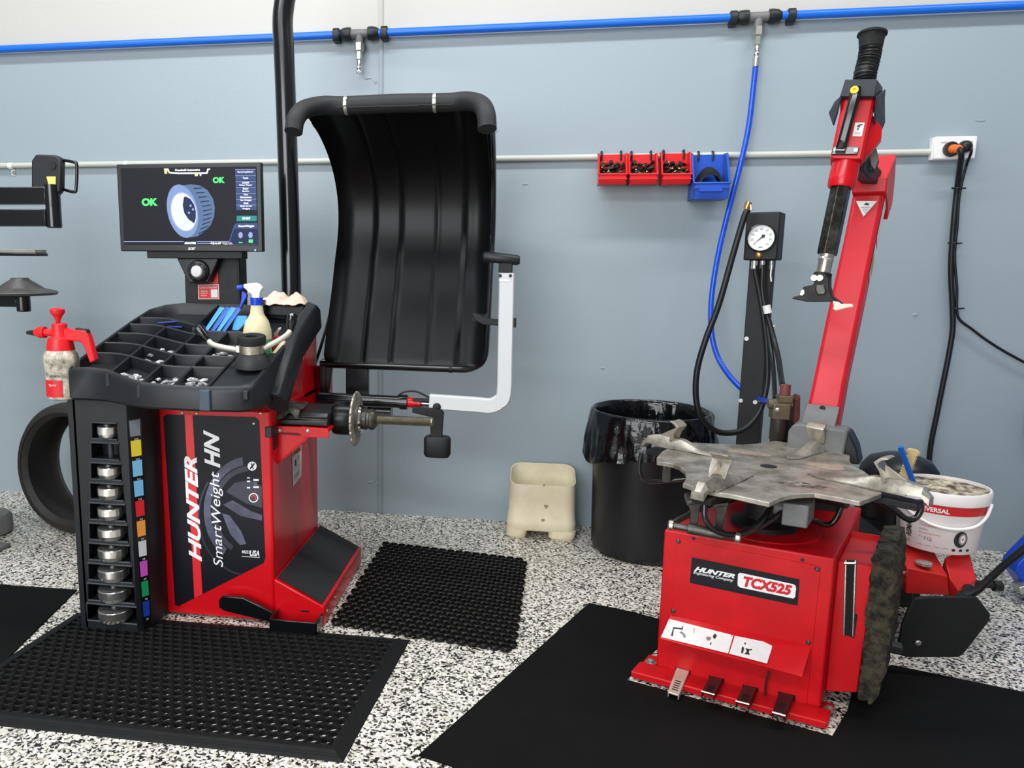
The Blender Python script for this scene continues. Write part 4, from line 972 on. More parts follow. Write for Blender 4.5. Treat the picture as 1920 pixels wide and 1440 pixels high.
# hub nut with two handles standing on the tray
ny = 2.47; NB = Vector((-0.942, ny, TZ(ny) - 0.012))
base = at(474, 682, y=ny); NB = Vector((base.x, ny, TZ(ny) - 0.008))
NUT = thing('hub_nut', 'black rubber clamping nut with two bent steel handles on the front right of the tray', 'hub nut', tuple(NB))
nx = Vector((0.03, -0.14, 0.99)).normalized()
mb = MB(); mb.lathe([(0.052, 0), (0.061, 0.004), (0.060, 0.018), (0.050, 0.040), (0.040, 0.052), (0.02, 0.052)], NB, nx, 32); mb.build('pressure_cup', mat('worn_rubber_cup', (44, 45, 46), 0.55, vary=0.2, vscale=25), NUT)
mb = MB(); mb.lathe([(0.036, 0.048), (0.043, 0.052), (0.043, 0.080), (0.036, 0.083)], NB, nx, 32); mb.build('steel_body', BRIGHT_STEEL, NUT)
mb = MB(); mb.lathe([(0.042, 0.080), (0.048, 0.083), (0.048, 0.104), (0.045, 0.108), (0.024, 0.108), (0.020, 0.105), (0.020, 0.06)], NB, nx, 32); mb.build('nut_cap', BLK_RB, NUT)
for hp, kx, lab in (((( 452, 657), (418, 651), (398, 645), (389, 636)), (380, 625), 'left'), (((494, 653), (520, 640), (538, 628), (545, 618)), (547, 600), 'right')):
    P = [at(a, b, y=ny - 0.01 + (0.02 * i if lab == 'right' else 0.008 * i)) for i, (a, b) in enumerate(hp)]
    mb = MB(); mb.tube(P, 0.0095, 10, smooth=5); hd = mb.build('handle', mat('cream_steel', (206, 200, 184), 0.35, metal=0.4), NUT)
    k0 = P[-1]; k1 = at(kx[0], kx[1], y=P[-1].y); d = (k1 - k0).normalized()
    mb = MB(); mb.lathe([(0.010, -0.010), (0.013, 0.0), (0.016, 0.018), (0.0175, 0.034), (0.016, 0.050), (0.010, 0.056)], k0, d, 18); mb.build('grip', mat('black_gloss_grip', (12, 12, 13), 0.15, coat=0.5), hd)
    if lab == 'left': mb = MB(); mb.obox(at(449, 655, y=ny - 0.012), (1, 0, -0.1), (0, 1, 0), (0, 0, 1), 0.010, 0.012, 0.012); mb.build('clamp_block', ZINC, hd, bevel=0.003)

# green spray bottle
by = 2.605; B0 = at(490, 700, y=by); bz0 = TZ(by) - 0.042; bxc = at(483, 640, y=by).x
SB = thing('spray_bottle', 'translucent trigger spray bottle half full of green liquid on the tray', 'spray bottle', (bxc, by, bz0))
def bz_(py): return at(483, py, y=by).z
z1, z2, z3_, z4 = bz_(618), bz_(603), bz_(572), bz_(560)
mb = MB(); R = 0.050; zs_ = bz_(630)
mb.lathe([(R * 0.8, 0.0), (R, 0.006), (R, zs_ - bz0), (R * 0.98, z1 - bz0), (R * 0.80, z2 - bz0 + 0.004), (0.030, z2 - bz0 + 0.018), (0.024, z3_ - bz0 - 0.03), (0.0205, z3_ - bz0)], (bxc, by, bz0), (0, 0, 1), 30)
BOT = mat('frosted_bottle', (224, 216, 176), 0.35, trans=0.12, ior=1.2); mb.build('bottle', BOT, SB)
zl = bz_(634)
mb = MB(); mb.lathe([(R * 0.8, 0.001), (R * 1.006, 0.006), (R * 1.006, zl - bz0 - 0.002), (R * 0.98, zl - bz0)], (bxc, by, bz0), (0, 0, 1), 30); mb.build('green_liquid', mat('green_liquid', (72, 140, 96), 0.2, vary=0.1, vscale=20), SB)
mb = MB(); mb.lathe([(0.0215, 0), (0.0215, z4 - z3_ + 0.004)], (bxc, by, z3_), (0, 0, 1), 24, rf=lambda r, h, t: r * (1 + 0.03 * math.cos(20 * t))); mb.build('blue_collar', mat('trigger_blue', (22, 62, 190), 0.35), SB)
ty = by
mb = MB(); prf = [(473, 560), (486, 560), (487, 548), (490, 543), (491, 540), (485, 533), (478, 530), (456, 533), (456, 539), (461, 543), (466, 549), (471, 551)]
mb.prism([at(a, b, y=ty - 0.011) for a, b in prf], (0, 0.022, 0)); mb.build('spray_head', WHITE_PL, SB, bevel=0.003)
mb = MB(); mb.prism([at(a, b, y=ty - 0.007) for a, b in ((453, 546), (462, 551), (463, 556), (457, 566), (450, 580), (448, 578), (452, 560))], (0, 0.014, 0)); tr = mb.build('trigger', MATS['trigger_blue'], SB, bevel=0.002)
mb = MB(); n0 = at(446, 540, y=ty); mb.tube([n0, at(456, 538, y=ty)], [0.010, 0.009], 14); mb.build('nozzle', MATS['trigger_blue'], SB)

# pump sprayer hooked over the left front corner
sy = 2.44
def sp(px, py, y=sy): return at(px, py, y=y)
c0 = sp(107, 748); PS = thing('pump_sprayer', 'red pump sprayer with a stained white bottle hung on the left front of the tray', 'sprayer', tuple(c0))
cx = c0.x; zb = c0.z
def sz_(py): return at(116, py, y=sy).z
mb = MB(); R = 0.058
cxm = at(117, 700, y=sy).x; zt = sz_(662)
mb.lathe([(R * 0.65, 0), (R * 0.9, 0.008), (R * 0.96, 0.025), (R * 0.94, 0.08), (R * 1.0, 0.13), (R * 1.04, zt - zb - 0.02), (R * 0.95, zt - zb), (R * 0.8, zt - zb + 0.012)], (cxm, sy, zb), (0, 0, 1), 32)
GRIMY = mat('grimy_white_bottle', (214, 206, 190), 0.5, col2=(120, 112, 98), vscale=28)
mb.build('bottle', GRIMY, PS)
def rlat(py0, py1, a0, a1, rr, mats, name, mi=None):
    mb = MB(); z0, z1 = sz_(py1), sz_(py0); n = 14; P = []
    for zz in (z0, z1): P.append([Vector((cxm + math.sin(a0 + (a1 - a0) * k / n) * rr, sy - math.cos(a0 + (a1 - a0) * k / n) * rr, zz)) for k in range(n + 1)])
    mb.loft([P[0], P[1]], False, False); return mb.build(name, mats, PS)
rlat(709, 740, -0.75, 0.55, R * 0.975, STICK_R, 'red_label')
mb = MB(); mb.text('WÜRTH', sp(92, 703, sy - R * 1.05), sp(113, 703, sy - R * 1.05), sp(113, 708, sy - R * 1.05), sp(92, 708, sy - R * 1.05), 0.03, 0, 0, 0.001)
mb.text('Spray', sp(92, 720, sy - R * 1.02), sp(106, 720, sy - R * 1.02), sp(106, 725, sy - R * 1.02), sp(92, 725, sy - R * 1.02), 0.0, 0, 1, 0.001); mb.build('lettering', [STICK_DK, STICK_W], PS)
mb = MB(); mb.lathe([(0.046, 0), (0.047, 0.010), (0.041, 0.048), (0.028, 0.056), (0.0255, 0.064), (0.0255, 0.098), (0.021, 0.102)], (cxm, sy, zt + 0.002), (0, 0, 1), 28); mb.build('pump_head', RED_PL, PS)
zc = sz_(624)
mb = MB(); mb.tube([Vector((cxm - 0.02, sy, zc)), Vector((cxm - 0.055, sy, zc)), Vector((cxm - 0.056, sy, zc)), Vector((cxm - 0.075, sy, zc)), Vector((cxm - 0.095, sy, zc - 0.002))], [0.013, 0.013, 0.020, 0.020, 0.011], 16); nz = mb.build('nozzle_body', RED_PL, PS)
mb = MB(); mb.tube([Vector((cxm - 0.095, sy, zc - 0.002)), Vector((cxm - 0.125, sy, zc - 0.002))], [0.011, 0.006], 14); mb.build('nozzle_tip', BLK_PL, nz)
zh = sz_(600); za = sz_(580)
mb = MB(); mb.lathe([(0.007, -0.03), (0.007, 0.005), (0.009, 0.008), (0.011, 0.014), (0.016, za - zh - 0.012), (0.020, za - zh - 0.008), (0.025, za - zh), (0.024, za - zh + 0.010), (0.014, za - zh + 0.014)], (cxm - 0.004, sy, zh - 0.01), (0, 0, 1), 24); mb.build('plunger', RED_PL, PS)
hp = [(118, 616), (160, 620), (166, 632), (178, 676), (168, 681), (157, 650), (150, 641), (118, 638)]
mb = MB(); mb.prism([sp(a, b, sy - 0.014) for a, b in hp], (0, 0.028, 0)); hn = mb.build('handle', RED_PL, PS, bevel=0.004)
mb = MB(); mb.prism([sp(a, b, sy - 0.012) for a, b in ((140, 615), (160, 618), (164, 624), (142, 621))], (0, 0.024, 0)); mb.build('trigger_lever', BLK_PL, hn, bevel=0.002)

# pliers, brush handle and rag in the right part of the tray
mb = MB(); p = tp(-0.955, 2.70, 0.0)
PL = thing('pliers', 'red handled pliers standing in the tray behind the hub nut', 'pliers', tuple(p))
py_ = 2.66
mb = MB(); mb.prism([at(a, b, y=py_) for a, b in ((513, 625), (518, 620), (521, 615), (527, 614), (527, 618), (523, 622), (519, 632), (513, 633))], (0, 0.010, 0)); mb.build('jaws', BRIGHT_STEEL, PL, bevel=0.002)
for P in (((517, 631), (514, 640), (513, 652), (516, 660)), ((520, 631), (526, 640), (530, 650), (529, 657))):
    mb = MB(); mb.tube([at(a, b, y=py_ + 0.005) for a, b in P], 0.007, 10, smooth=4); mb.build('handle', RED_PL, PL)
mb = MB(); mb.tube([at(513, 668, y=2.62), at(524, 655, y=2.64), at(532, 640, y=2.66)], [0.012, 0.013, 0.009], 14, smooth=4); tag(mb.build('brush_handle', mat('cream_plastic', (222, 206, 172), 0.4), origin=at(513, 668, y=2.62)), 'cream tool handle lying below the pliers in the tray', 'tool handle')
mb = MB(); G = 26; rc = at(522, 590, y=2.99); zr = TZ(2.99) + 0.012; vs = []
for j in range(9):
    for i in range(G + 1):
        x = -1.085 + 0.185 * i / G; y = 2.955 + 0.085 * j / 8
        h = 0.034 + 0.034 * mnoise.noise(Vector((x * 34, y * 30, 3.1))) + 0.026 * abs(mnoise.noise(Vector((x * 62, y * 60, 1.0))))
        e = min(i, G - i, j * 1.5, (8 - j) * 1.5); h *= min(1, 0.25 + e * 0.35)
        vs.append(Vector((x, y, zr + h)))
fs = [(j * (G + 1) + i, j * (G + 1) + i + 1, (j + 1) * (G + 1) + i + 1, (j + 1) * (G + 1) + i) for j in range(8) for i in range(G)]
mb.add(vs, fs); o = mb.build('cleaning_rag', mat('peach_cloth', (240, 202, 184), 0.9, vary=0.08, vscale=40), origin=(-0.99, 2.99, zr), subsurf=1)
s_ = o.modifiers.new('thick', 'SOLIDIFY'); s_.thickness = 0.004
tag(o, 'crumpled peach coloured rag on the rear right of the tray', 'rag')
# loose cable and grimy cloth where the tray arm meets the spindle housing
mb = MB(); mb.tube([at(545, 690, y=2.60), at(543, 712, y=2.60), at(536, 736, y=2.60), at(520, 752, y=2.58), at(504, 750, y=2.57)], [0.006, 0.007, 0.009, 0.012, 0.008], 10, smooth=5)
mb.build('loose_sleeve', mat('cream_cloth', (216, 206, 186), 0.7), WB)
mb = MB(); vs = []; 
for j in range(7):
    for i in range(11):
        u = i / 10; v = j / 6; p = at(510, 764, y=2.69).lerp(at(562, 758, y=2.69), u); x = p.x; y = 2.665 + v * 0.14
        h = 0.806 + 0.020 * (1 - v) * math.sin(u * 9) * 0.3 + 0.012 * mnoise.noise(Vector((x * 30, y * 34, 0))) + 0.012 * math.sin(u * math.pi)
        if j == 0: h -= 0.030 + 0.015 * math.sin(u * 7)
        vs.append(Vector((x, y, h)))
fs = [(j * 11 + i, j * 11 + i + 1, (j + 1) * 11 + i + 1, (j + 1) * 11 + i) for j in range(6) for i in range(10)]
mb.add(vs, fs); o = mb.build('grimy_cloth', mat('grimy_cloth', (88, 84, 70), 0.5, col2=(30, 29, 27), vscale=24), origin=(-0.86, 2.7, 0.8), subsurf=1)
s_ = o.modifiers.new('thick', 'SOLIDIFY'); s_.thickness = 0.004
tag(o, 'grimy grey cloth draped over the spindle arm beside the cabinet', 'cloth')

# ------------------------------------------------------------------ helper arm machine at the left edge
LY = 2.9
LM = thing('tyre_helper_arm', 'black jointed helper arm machine entering at the left edge', 'helper arm', (-2.62, LY, 0))
def lm(px, py, y=LY): return at(px, py, y=y)
mb = MB(); mb.box(-2.70, -2.52, LY - 0.02, LY + 0.14, 0.02, 1.75); mb.build('column', BLK_GL, LM, bevel=0.01)
mb = MB(); mb.box(-2.80, -2.42, LY - 0.15, LY + 0.25, 0.0, 0.02); mb.build('base_plate', CAST_GREY, LM, bevel=0.004)
for (y0, y1) in ((350, 383), (392, 424)):
    za, zb_ = lm(40, y0).z, lm(40, y1).z; mb = MB(); mb.box(-2.56, lm(84, y0).x, LY, LY + 0.06, zb_, za); mb.build('swing_arm', BLK_GL, LM, bevel=0.004)
cx_ = lm(91, 380).x; mb = MB(); mb.lathe([(0.026, 0), (0.030, 0.004), (0.030, lm(91, 390).z - lm(91, 427).z), (0.0295, lm(91, 390).z - lm(91, 427).z + 0.003), (0.030, lm(91, 390).z - lm(91, 427).z + 0.006), (0.030, lm(91, 345).z - lm(91, 427).z)], (cx_, LY + 0.03, lm(91, 427).z), (0, 0, 1), 24); mb.build('arm_hinge', BLK_GL, LM)
mb = MB(); mb.prism([lm(a, b, LY + 0.02) for a, b in ((62, 296), (66, 289), (100, 290), (110, 294), (114, 302), (113, 356), (104, 368), (58, 366), (58, 300))], (0, 0.035, 0)); cb = mb.build('control_box', BLK_PL, LM, bevel=0.008, seg=3)
mb = MB(); mb.lathe([(0.018, 0), (0.018, 0.004), (0.014, 0.004)], lm(98, 310, LY + 0.02), (0, -1, 0), 20); mb.build('dial', BLK_MT, cb)
q = [lm(87, 331, LY + 0.016), lm(104, 331, LY + 0.016), lm(104, 351, LY + 0.016), lm(92, 351, LY + 0.016)]
mb = MB(); mb.prism(q, (0, 0.003, 0)); mb.build('yellow_sticker', mat('pale_yellow_sticker', (232, 222, 112), 0.5), cb)
mb = MB(); mb.tube([lm(112, 299, LY + 0.06), lm(138, 304, LY + 0.02), lm(144, 310, LY + 0.02), lm(143, 352, LY + 0.02), lm(138, 360, LY + 0.02), lm(112, 353, LY + 0.06)], 0.0065, 10, smooth=3); mb.build('handle_bar', BLK_GL, LM)
mb = MB(); z1, z0 = lm(35, 468).z, lm(35, 480).z; mb.box(-2.56, lm(73, 472).x, LY - 0.02, LY + 0.06, z0, z0 + (z1 - z0) * 0.5); mid = mb.build('press_arm', BLK_GL, LM, bevel=0.003)
mb = MB(); mb.box(-2.5, lm(71, 470).x, LY - 0.018, LY + 0.058, z0 + (z1 - z0) * 0.5, z1); mb.build('arm_pad', mat('taupe_plate', (140, 134, 126), 0.5, vary=0.15), mid, bevel=0.002)
dc = lm(33, 545, LY); 
mb = MB(); mb.lathe([(0.02, -0.012), (0.136, -0.006), (0.145, 0.003), (0.138, 0.010), (0.090, 0.022), (0.084, 0.026), (0.036, 0.058), (0.034, 0.064), (0.0, 0.064)], (dc.x, LY + 0.02, dc.z - 0.012), (0, 0, 1), 40, rf=lambda r, h, t: r * (1 + (0.05 * abs(math.cos(3 * t)) if 0.024 < h < 0.06 else 0))); dk = mb.build('press_disc', mat('worn_black_disc', (70, 68, 66), 0.45, vary=0.2, vscale=20), LM)
mb = MB(); zt_, zb_ = lm(40, 556).z, lm(40, 585).z; mb.box(-2.56, dc.x - 0.01, LY, LY + 0.05, zb_ + 0.02, zt_); mb.lathe([(0.024, 0), (0.028, 0.003), (0.028, zt_ - zb_)], (dc.x + 0.005, LY + 0.025, zb_), (0, 0, 1), 20); mb.build('disc_arm', BLK_GL, LM, bevel=0.003)
gx = onz = at(4, 1005, z=0); mb = MB(); mb.lathe([(0.10, 0), (0.115, 0.01), (0.115, 0.08), (0.10, 0.10), (0.02, 0.10)], (gx.x - 0.10, gx.y + 0.03, 0), (0, 0, 1), 28)
tag(mb.build('rubber_roller', mat('grey_rubber', (120, 122, 120), 0.6, vary=0.15), origin=(gx.x - 0.1, gx.y, 0)), 'grey rounded block on the floor at the left edge by the tyre', 'block')

# ------------------------------------------------------------------ tyre leaning behind the balancer
def tyre(name, lab, c, axis, R, W, m):
    mb = MB(); h = W / 2; r = R * 0.79
    prof = [(r, h * 0.80), (r + 0.012, h * 0.92), (r + 0.03, h * 1.0), (R * 0.86, h * 1.02), (R * 0.94, h * 0.96), (R * 0.985, h * 0.82), (R, h * 0.6)]
    for k in (0.45, 0.15, -0.15, -0.45): prof += [(R, h * (k + 0.06)), (R - 0.008, h * (k + 0.04)), (R - 0.008, h * (k - 0.04)), (R, h * (k - 0.06))]
    prof += [(R, -h * 0.6), (R * 0.985, -h * 0.82), (R * 0.94, -h * 0.96), (R * 0.86, -h * 1.02), (r + 0.03, -h), (r + 0.012, -h * 0.92), (r, -h * 0.80), (r + 0.008, -h * 0.76), (R * 0.86, -h * 0.90), (R * 0.95, -h * 0.6), (R * 0.955, 0), (R * 0.95, h * 0.6), (R * 0.86, h * 0.90), (r + 0.008, h * 0.76), (r, h * 0.80)]
    a = Vector(axis).normalized(); mb.lathe(prof, c, a, 72, cap=False)
    o = mb.build(name, m, origin=c); return tag(o, lab, 'tyre')
TYR = mat('tyre_rubber', (40, 37, 35), 0.6, vary=0.15, vscale=30)
tyre('tyre', 'bare black tyre standing on the floor behind the left side of the balancer', Vector((-2.228, 3.47, 0.325)), (-0.20, -0.97, 0.07), 0.325, 0.25, TYR)

# ------------------------------------------------------------------ tyre changer
NU = Vector((TU.y, -TU.x, 0)); NV = Vector((TV.y, -TV.x, 0))
def atp(px, py, p0, n):
    d = ray(px, py); return CAM + d * ((Vector(p0) - CAM).dot(n) / d.dot(n))
def tv(px, py, v): return atp(px, py, TO + TV * v, NU)      # on a plane parallel to the front
def tu(px, py, u): return atp(px, py, TO + TU * u, NV)      # on a plane parallel to the side
def tz(px, py, z): return at(px, py, z=z)
TC = thing('tyre_changer', 'red tyre changing machine with a grey turntable and leaning red tower', 'tyre changer', tuple(L(0.24, 0.3, 0)))
HZ = 0.498
mb = MB(); mb.box(0, 0.483, 0, 0.61, 0.012, HZ, L); cabt = mb.build('cabinet', RED_WORN, TC, bevel=0.006, seg=3)
mb = MB(); mb.box(-0.052, 0.513, -0.085, -0.002, 0.008, 0.030, L); mb.box(-0.052, 0.0, -0.01, 0.09, 0.008, 0.016, L); mb.box(0.483, 0.513, -0.01, 0.07, 0.008, 0.016, L); mb.build('base_flange', RED_WORN, TC, bevel=0.005, seg=3)
for u, v in ((-0.026, 0.03), (0.505, 0.02)):
    mb = MB(); mb.lathe([(0.018, 0), (0.018, 0.003), (0.010, 0.003), (0.010, 0.012), (0.006, 0.014)], L(u, v, 0.016), (0, 0, 1), 16); mb.build('anchor_bolt', ZINC, TC)
def z6(x, y): return 1180 + x / 3.131, 940 + y / 3.131
mb = MB(); mb.prism([tv(*z6(x, y), -0.0002) for x, y in ((275, 220), (1125, 380), (1032, 1285), (224, 1062))], -TV * 0.003); pan = mb.build('front_panel', RED_WORN, TC, bevel=0.001)
for x, y in ((288, 235), (1103, 397), (258, 643), (1052, 828), (228, 1035), (1003, 1247)):
    mb = MB(); mb.lathe([(0.0075, 0), (0.0075, 0.002), (0.004, 0.005)], tv(*z6(x, y), -0.003), -TV, 14); mb.build('screw', GREY_STEEL, pan)
for x, y in ((377, 218), (1016, 344)):
    mb = MB(); mb.lathe([(0.0055, 0), (0.0055, 0.002)], tv(*z6(x, y), 0), -TV, 12); mb.build('hole_plug', BLK_PL, TC)
# name plate
mb = MB()
def npt(x, y, d=0.004): return tv(*z6(x, y), -d)
mb.prism([npt(368, 328, .0034), npt(1000, 458, .0034), npt(988, 612, .0034), npt(355, 478, .0034)], -TV * 0.0012, 0)
rb = [npt(x, y, .0052) for x, y in ((650, 419), (965, 487), (977, 497), (979, 512), (973, 562), (962, 571), (652, 506), (638, 497), (635, 484), (638, 428))]
mb.poly(rb, 1)
mb.text('HUNTER', npt(388, 380, .0052), npt(622, 428, .0052), npt(618, 453, .0052), npt(379, 410, .0052), 0.05, 0.3, 1, 0.0006)
mb.text('Engineering Company', npt(378, 409, .0052), npt(613, 456, .0052), npt(609, 478, .0052), npt(374, 427, .0052), 0.01, 0.2, 1, 0.0006)
mb.text('TCX525', npt(672, 437, .0056), npt(957, 494, .0056), npt(948, 554, .0056), npt(664, 499, .0056), 0.055, 0.15, 2, 0.0008)
mb.build('name_plate', [DEC, DEC_W, STICK_R], TC)
# pedal guard flap with stickers
f0, f1 = tv(*z6(243, 668), -0.004), tv(*z6(1066, 852), -0.004); g1, g0 = tv(*z6(1013, 1030), -0.085), tv(*z6(181, 806), -0.085)
fn_ = (f1 - f0).cross(g0 - f0).normalized(); fn_ = -fn_ if fn_.y > 0 else fn_
mb = MB(); mb.prism([f0, f1, g1, g0], -fn_ * 0.002); fl_ = mb.build('pedal_guard', RED_WORN, TC)
def fp(x, y, d=0.0012): return atp(*z6(x, y), f0 + fn_ * d, fn_)
mb = MB(); mb.poly([fp(x, y) for x, y in ((234, 690), (613, 787), (606, 802), (580, 893), (186, 796))], 0)
mb.poly([fp(x, y) for x, y in ((619, 790), (650, 795), (790, 824), (838, 848), (836, 866), (808, 952), (586, 894))], 0)
I = lambda pts, mi: mb.poly([fp(x, y, 0.002) for x, y in pts], mi)
I([(258, 738), (262, 738), (256, 792), (243, 790)], 1); I([(262, 738), (306, 744), (312, 732), (316, 732), (312, 756), (306, 752), (270, 748), (262, 752)], 1)
I([(292, 768), (310, 764), (330, 786), (330, 800), (318, 800), (316, 788), (304, 776)], 2); I([(376, 770), (380, 742), (383, 742), (380, 772)], 2)
I([(448, 800), (462, 792), (482, 800), (474, 815), (458, 818)], 2); I([(490, 790), (502, 776), (514, 786), (506, 804), (494, 806)], 1); I([(474, 832), (482, 826), (480, 842), (472, 842)], 1)
I([(660, 858), (668, 852), (674, 864), (666, 894), (656, 890)], 1); I([(680, 862), (714, 870), (702, 878), (702, 888), (708, 902), (674, 896), (688, 884), (688, 876)], 1); I([(674, 832), (684, 828), (684, 838), (676, 842)], 1)
I([(706, 868), (716, 866), (722, 872), (718, 876)], 1); I([(234, 704), (238, 698), (238, 712)], 1); I([(228, 756), (233, 756), (232, 762), (228, 762)], 2); I([(596, 780), (606, 790), (604, 796)], 1)
mb.build('instruction_sticker', [STICK_W, STICK_DK, STICK_GY], fl_)
# pedals
def zp(x, y): return 1180 + x / 4.571, 1120 + y / 4.571
for i, (a, b, c, d_) in enumerate((((405, 600), (515, 630), (425, 838), (330, 808)), ((692, 672), (803, 698), (730, 836), (618, 806)), ((980, 750), (1095, 775), (1028, 920), (912, 890)), ((1286, 808), (1412, 838), (1338, 1018), (1224, 986)))):
    A, B_, Cc, Dd = tv(*zp(*a), -0.004), tv(*zp(*b), -0.004), tv(*zp(*c), -0.150), tv(*zp(*d_), -0.150)
    mats = [mat('bare_pedal_steel', (228, 216, 198), 0.3, metal=0.45, vary=0.08, vscale=40)] if i == 0 else [mat('grimy_pedal', (62, 34, 34), 0.35, metal=0.4, vary=0.4, vscale=40)]
    mb = MB(); n = -((B_ - A).cross(Dd - A)).normalized(); n = n if n.z > 0 else -n
    mb.prism([A, B_, Cc, Dd], -n * 0.006)
    # returns at the sides and the lip
    mb.prism([A, Dd, Dd - n * 0.018, A - n * 0.030], TU * 0.003); mb.prism([B_, Cc, Cc - n * 0.018, B_ - n * 0.030], -TU * 0.003)
    pd = mb.build('pedal', mats, TC, bevel=0.0015)
    pd['label'] = 'bare steel pedal' if i == 0 else 'grimy dark pedal'
    mb = MB()
    for k in range(5):
        q = quad_in((A, B_, Cc, Dd), 0.24, 0.76, 0.50 + 0.085 * k, 0.535 + 0.085 * k); mb.poly([p + n * 0.0006 for p in q])
    mb.build('tread_slots', BLK_VOID, pd)  # dark stripes painted on for the shade in the tread slots
    if i:
        mb = MB(); mb.tube([Cc + n * 0.001, Dd + n * 0.001], 0.0032, 8); mb.build('worn_lip', BRIGHT_STEEL, pd)
    mb = MB(); qa, qb = A.lerp(B_, -0.08), A.lerp(B_, 1.1); mb.prism([qa, qb, qb + Vector((0, 0, -0.075)), qa + Vector((0, 0, -0.075))], TV * 0.002 - TV * 0.004); mb.build('pedal_opening', BLK_VOID, TC)  # black sheet put in for the dark opening behind each pedal
mb = MB(); mb.tube([tv(*zp(1195, 640), -0.03), tv(*zp(1178, 690), -0.03), tv(*zp(1165, 800), -0.025), tv(*zp(1160, 860), -0.02), tv(*zp(1150, 960), -0.02)], 0.0035, 8, smooth=4); mb.build('pedal_spring', GREY_STEEL, TC)

# bead-breaker pad bracket on the right side
mb = MB(); U0, U1 = 0.483, 0.574; V0, V1 = 0.075, 0.36; ZB, ZT = 0.045, 0.468
mb.prism([L(U0, V0, ZT), L(U1, V0, ZT), L(U1, V0, 0.25), L(U1 - 0.004, V0, 0.20), L(U1 - 0.006, V0, ZB + 0.02), L(U0, V0, ZB)], TV * (V1 - V0))
br_ = mb.build('pad_bracket', RED_WORN, TC, bevel=0.004)
mb = MB(); mb.box(U0, U1 + 0.002, V1 - 0.004, V1 + 0.002, ZT, ZT + 0.012, L); mb.box(U1 - 0.003, U1 + 0.002, V0, V1, ZT - 0.002, ZT + 0.012, L); mb.build('bracket_rim', RED_WORN, br_)
mb = MB(); s0 = tv(1586, 1050, V0 - 0.001); s1 = tv(1604, 1050, V0 - 0.001); s2 = tv(1599, 1193, V0 - 0.001); s3 = tv(1582, 1190, V0 - 0.001)
mb.prism([s0, s1, s2, s3], -TV * 0.003); mb.build('slot_dark_strip', BLK_VOID, br_)  # black strip painted for the dark inside of the framed slot
mb = MB(); mb.tube([s3, s0, s1, s2], 0.004, 8); mb.tube([tv(1583, 1056, V0 - 0.003), tv(1605, 1056, V0 - 0.003)], 0.005, 8); mb.build('slot_frame', BRIGHT_STEEL, br_)
mb = MB(); mb.prism([tv(1600, 1150, V0 - 0.001), tv(1608, 1152, V0 - 0.001), tv(1602, 1196, V0 - 0.001), tv(1594, 1194, V0 - 0.001)], -TV * 0.002); mb.build('slot_notch', BLK_VOID, br_)
# ragged rubber pad
mb = MB(); NI, NJ, NK = 10, 26, 34
def padp(u, v, z):
    n = mnoise.noise(Vector((u * 60, v * 50, z * 45))) * 0.007 + mnoise.noise(Vector((u * 160, v * 130, z * 120))) * 0.004
    return L(u + n, v + n * 0.8, z + n)
PU0, PU1, PV0, PV1, PZ0, PZ1 = 0.572, 0.632, 0.055, 0.415, 0.055, 0.505
vs = {}; 
def pidx(i, j, k):
    key = (i, j, k)
    if key not in vs:
        u = PU0 + (PU1 - PU0) * i / NI; v = PV0 + (PV1 - PV0) * j / NJ; z = PZ0 + (PZ1 - PZ0) * k / NK
        if k > NK * 0.9: u = u - 0.012 * ((k / NK - 0.9) / 0.1) * (i / NI)
        if k < NK * 0.2: u = u - 0.02 * (1 - k / NK / 0.2) * (i / NI); v = v - 0.0 
        rib = 0.004 * math.sin(v * 150 + z * 70) if i == NI else 0
        vs[key] = (len(mb.v)); mb.v.append(padp(u + rib, v, z))
    return vs[key]
def quadface(a, b, c, d): mb.f.append([pidx(*a), pidx(*b), pidx(*c), pidx(*d)]); mb.m.append(0)
for j in range(NJ):
    for k in range(NK):
        quadface((0, j, k), (0, j + 1, k), (0, j + 1, k + 1), (0, j, k + 1)); quadface((NI, j, k), (NI, j + 1, k), (NI, j + 1, k + 1), (NI, j, k + 1))
for i in range(NI):
    for k in range(NK):
        quadface((i, 0, k), (i + 1, 0, k), (i + 1, 0, k + 1), (i, 0, k + 1)); quadface((i, NJ, k), (i + 1, NJ, k), (i + 1, NJ, k + 1), (i, NJ, k + 1))
    for j in range(NJ):
        quadface((i, j, 0), (i + 1, j, 0), (i + 1, j + 1, 0), (i, j + 1, 0)); quadface((i, j, NK), (i + 1, j, NK), (i + 1, j + 1, NK), (i, j + 1, NK))
mb.build('rubber_pad', mat('ragged_dirty_rubber', (72, 65, 50), 0.85, col2=(18, 18, 17), vscale=34, bump=0.9, bscale=240), TC, angle=60)
mb = MB(); mb.lathe([(0.02, 0), (0.02, 0.03), (0.012, 0.035)], L(0.63, 0.20, 0.18), TU, 6); mb.build('pad_bolt', BLK_MT, TC)

# turntable
def z5(x, y): return 1180 + x * 580 / 1920, 700 + y * 580 / 1920
ZP = 0.70
poly = [(170, 520), (205, 482), (265, 455), (330, 440), (400, 428), (540, 437), (700, 442), (780, 437), (850, 425), (905, 418), (970, 428), (1030, 440), (1120, 450), (1210, 465), (1300, 488), (1370, 510), (1366, 540), (1382, 566), (1412, 585), (1450, 602), (1500, 640), (1560, 700), (1566, 745), (1430, 797), (1300, 770), (1150, 745), (1060, 748), (985, 757), (930, 773), (870, 803), (640, 752), (520, 735), (430, 716), (332, 682), (352, 655), (356, 630), (340, 600), (312, 578), (270, 562), (170, 545)]
top = [tz(*z5(x, y), ZP) for x, y in poly]
TCT = L(0.25, 0.205, ZP)
mb = MB(); mb.prism([p - Vector((0, 0, 0.014)) for p in top], (0, 0, 0.014)); tt = mb.build('turntable', WORN_STEEL, TC, bevel=0.002)
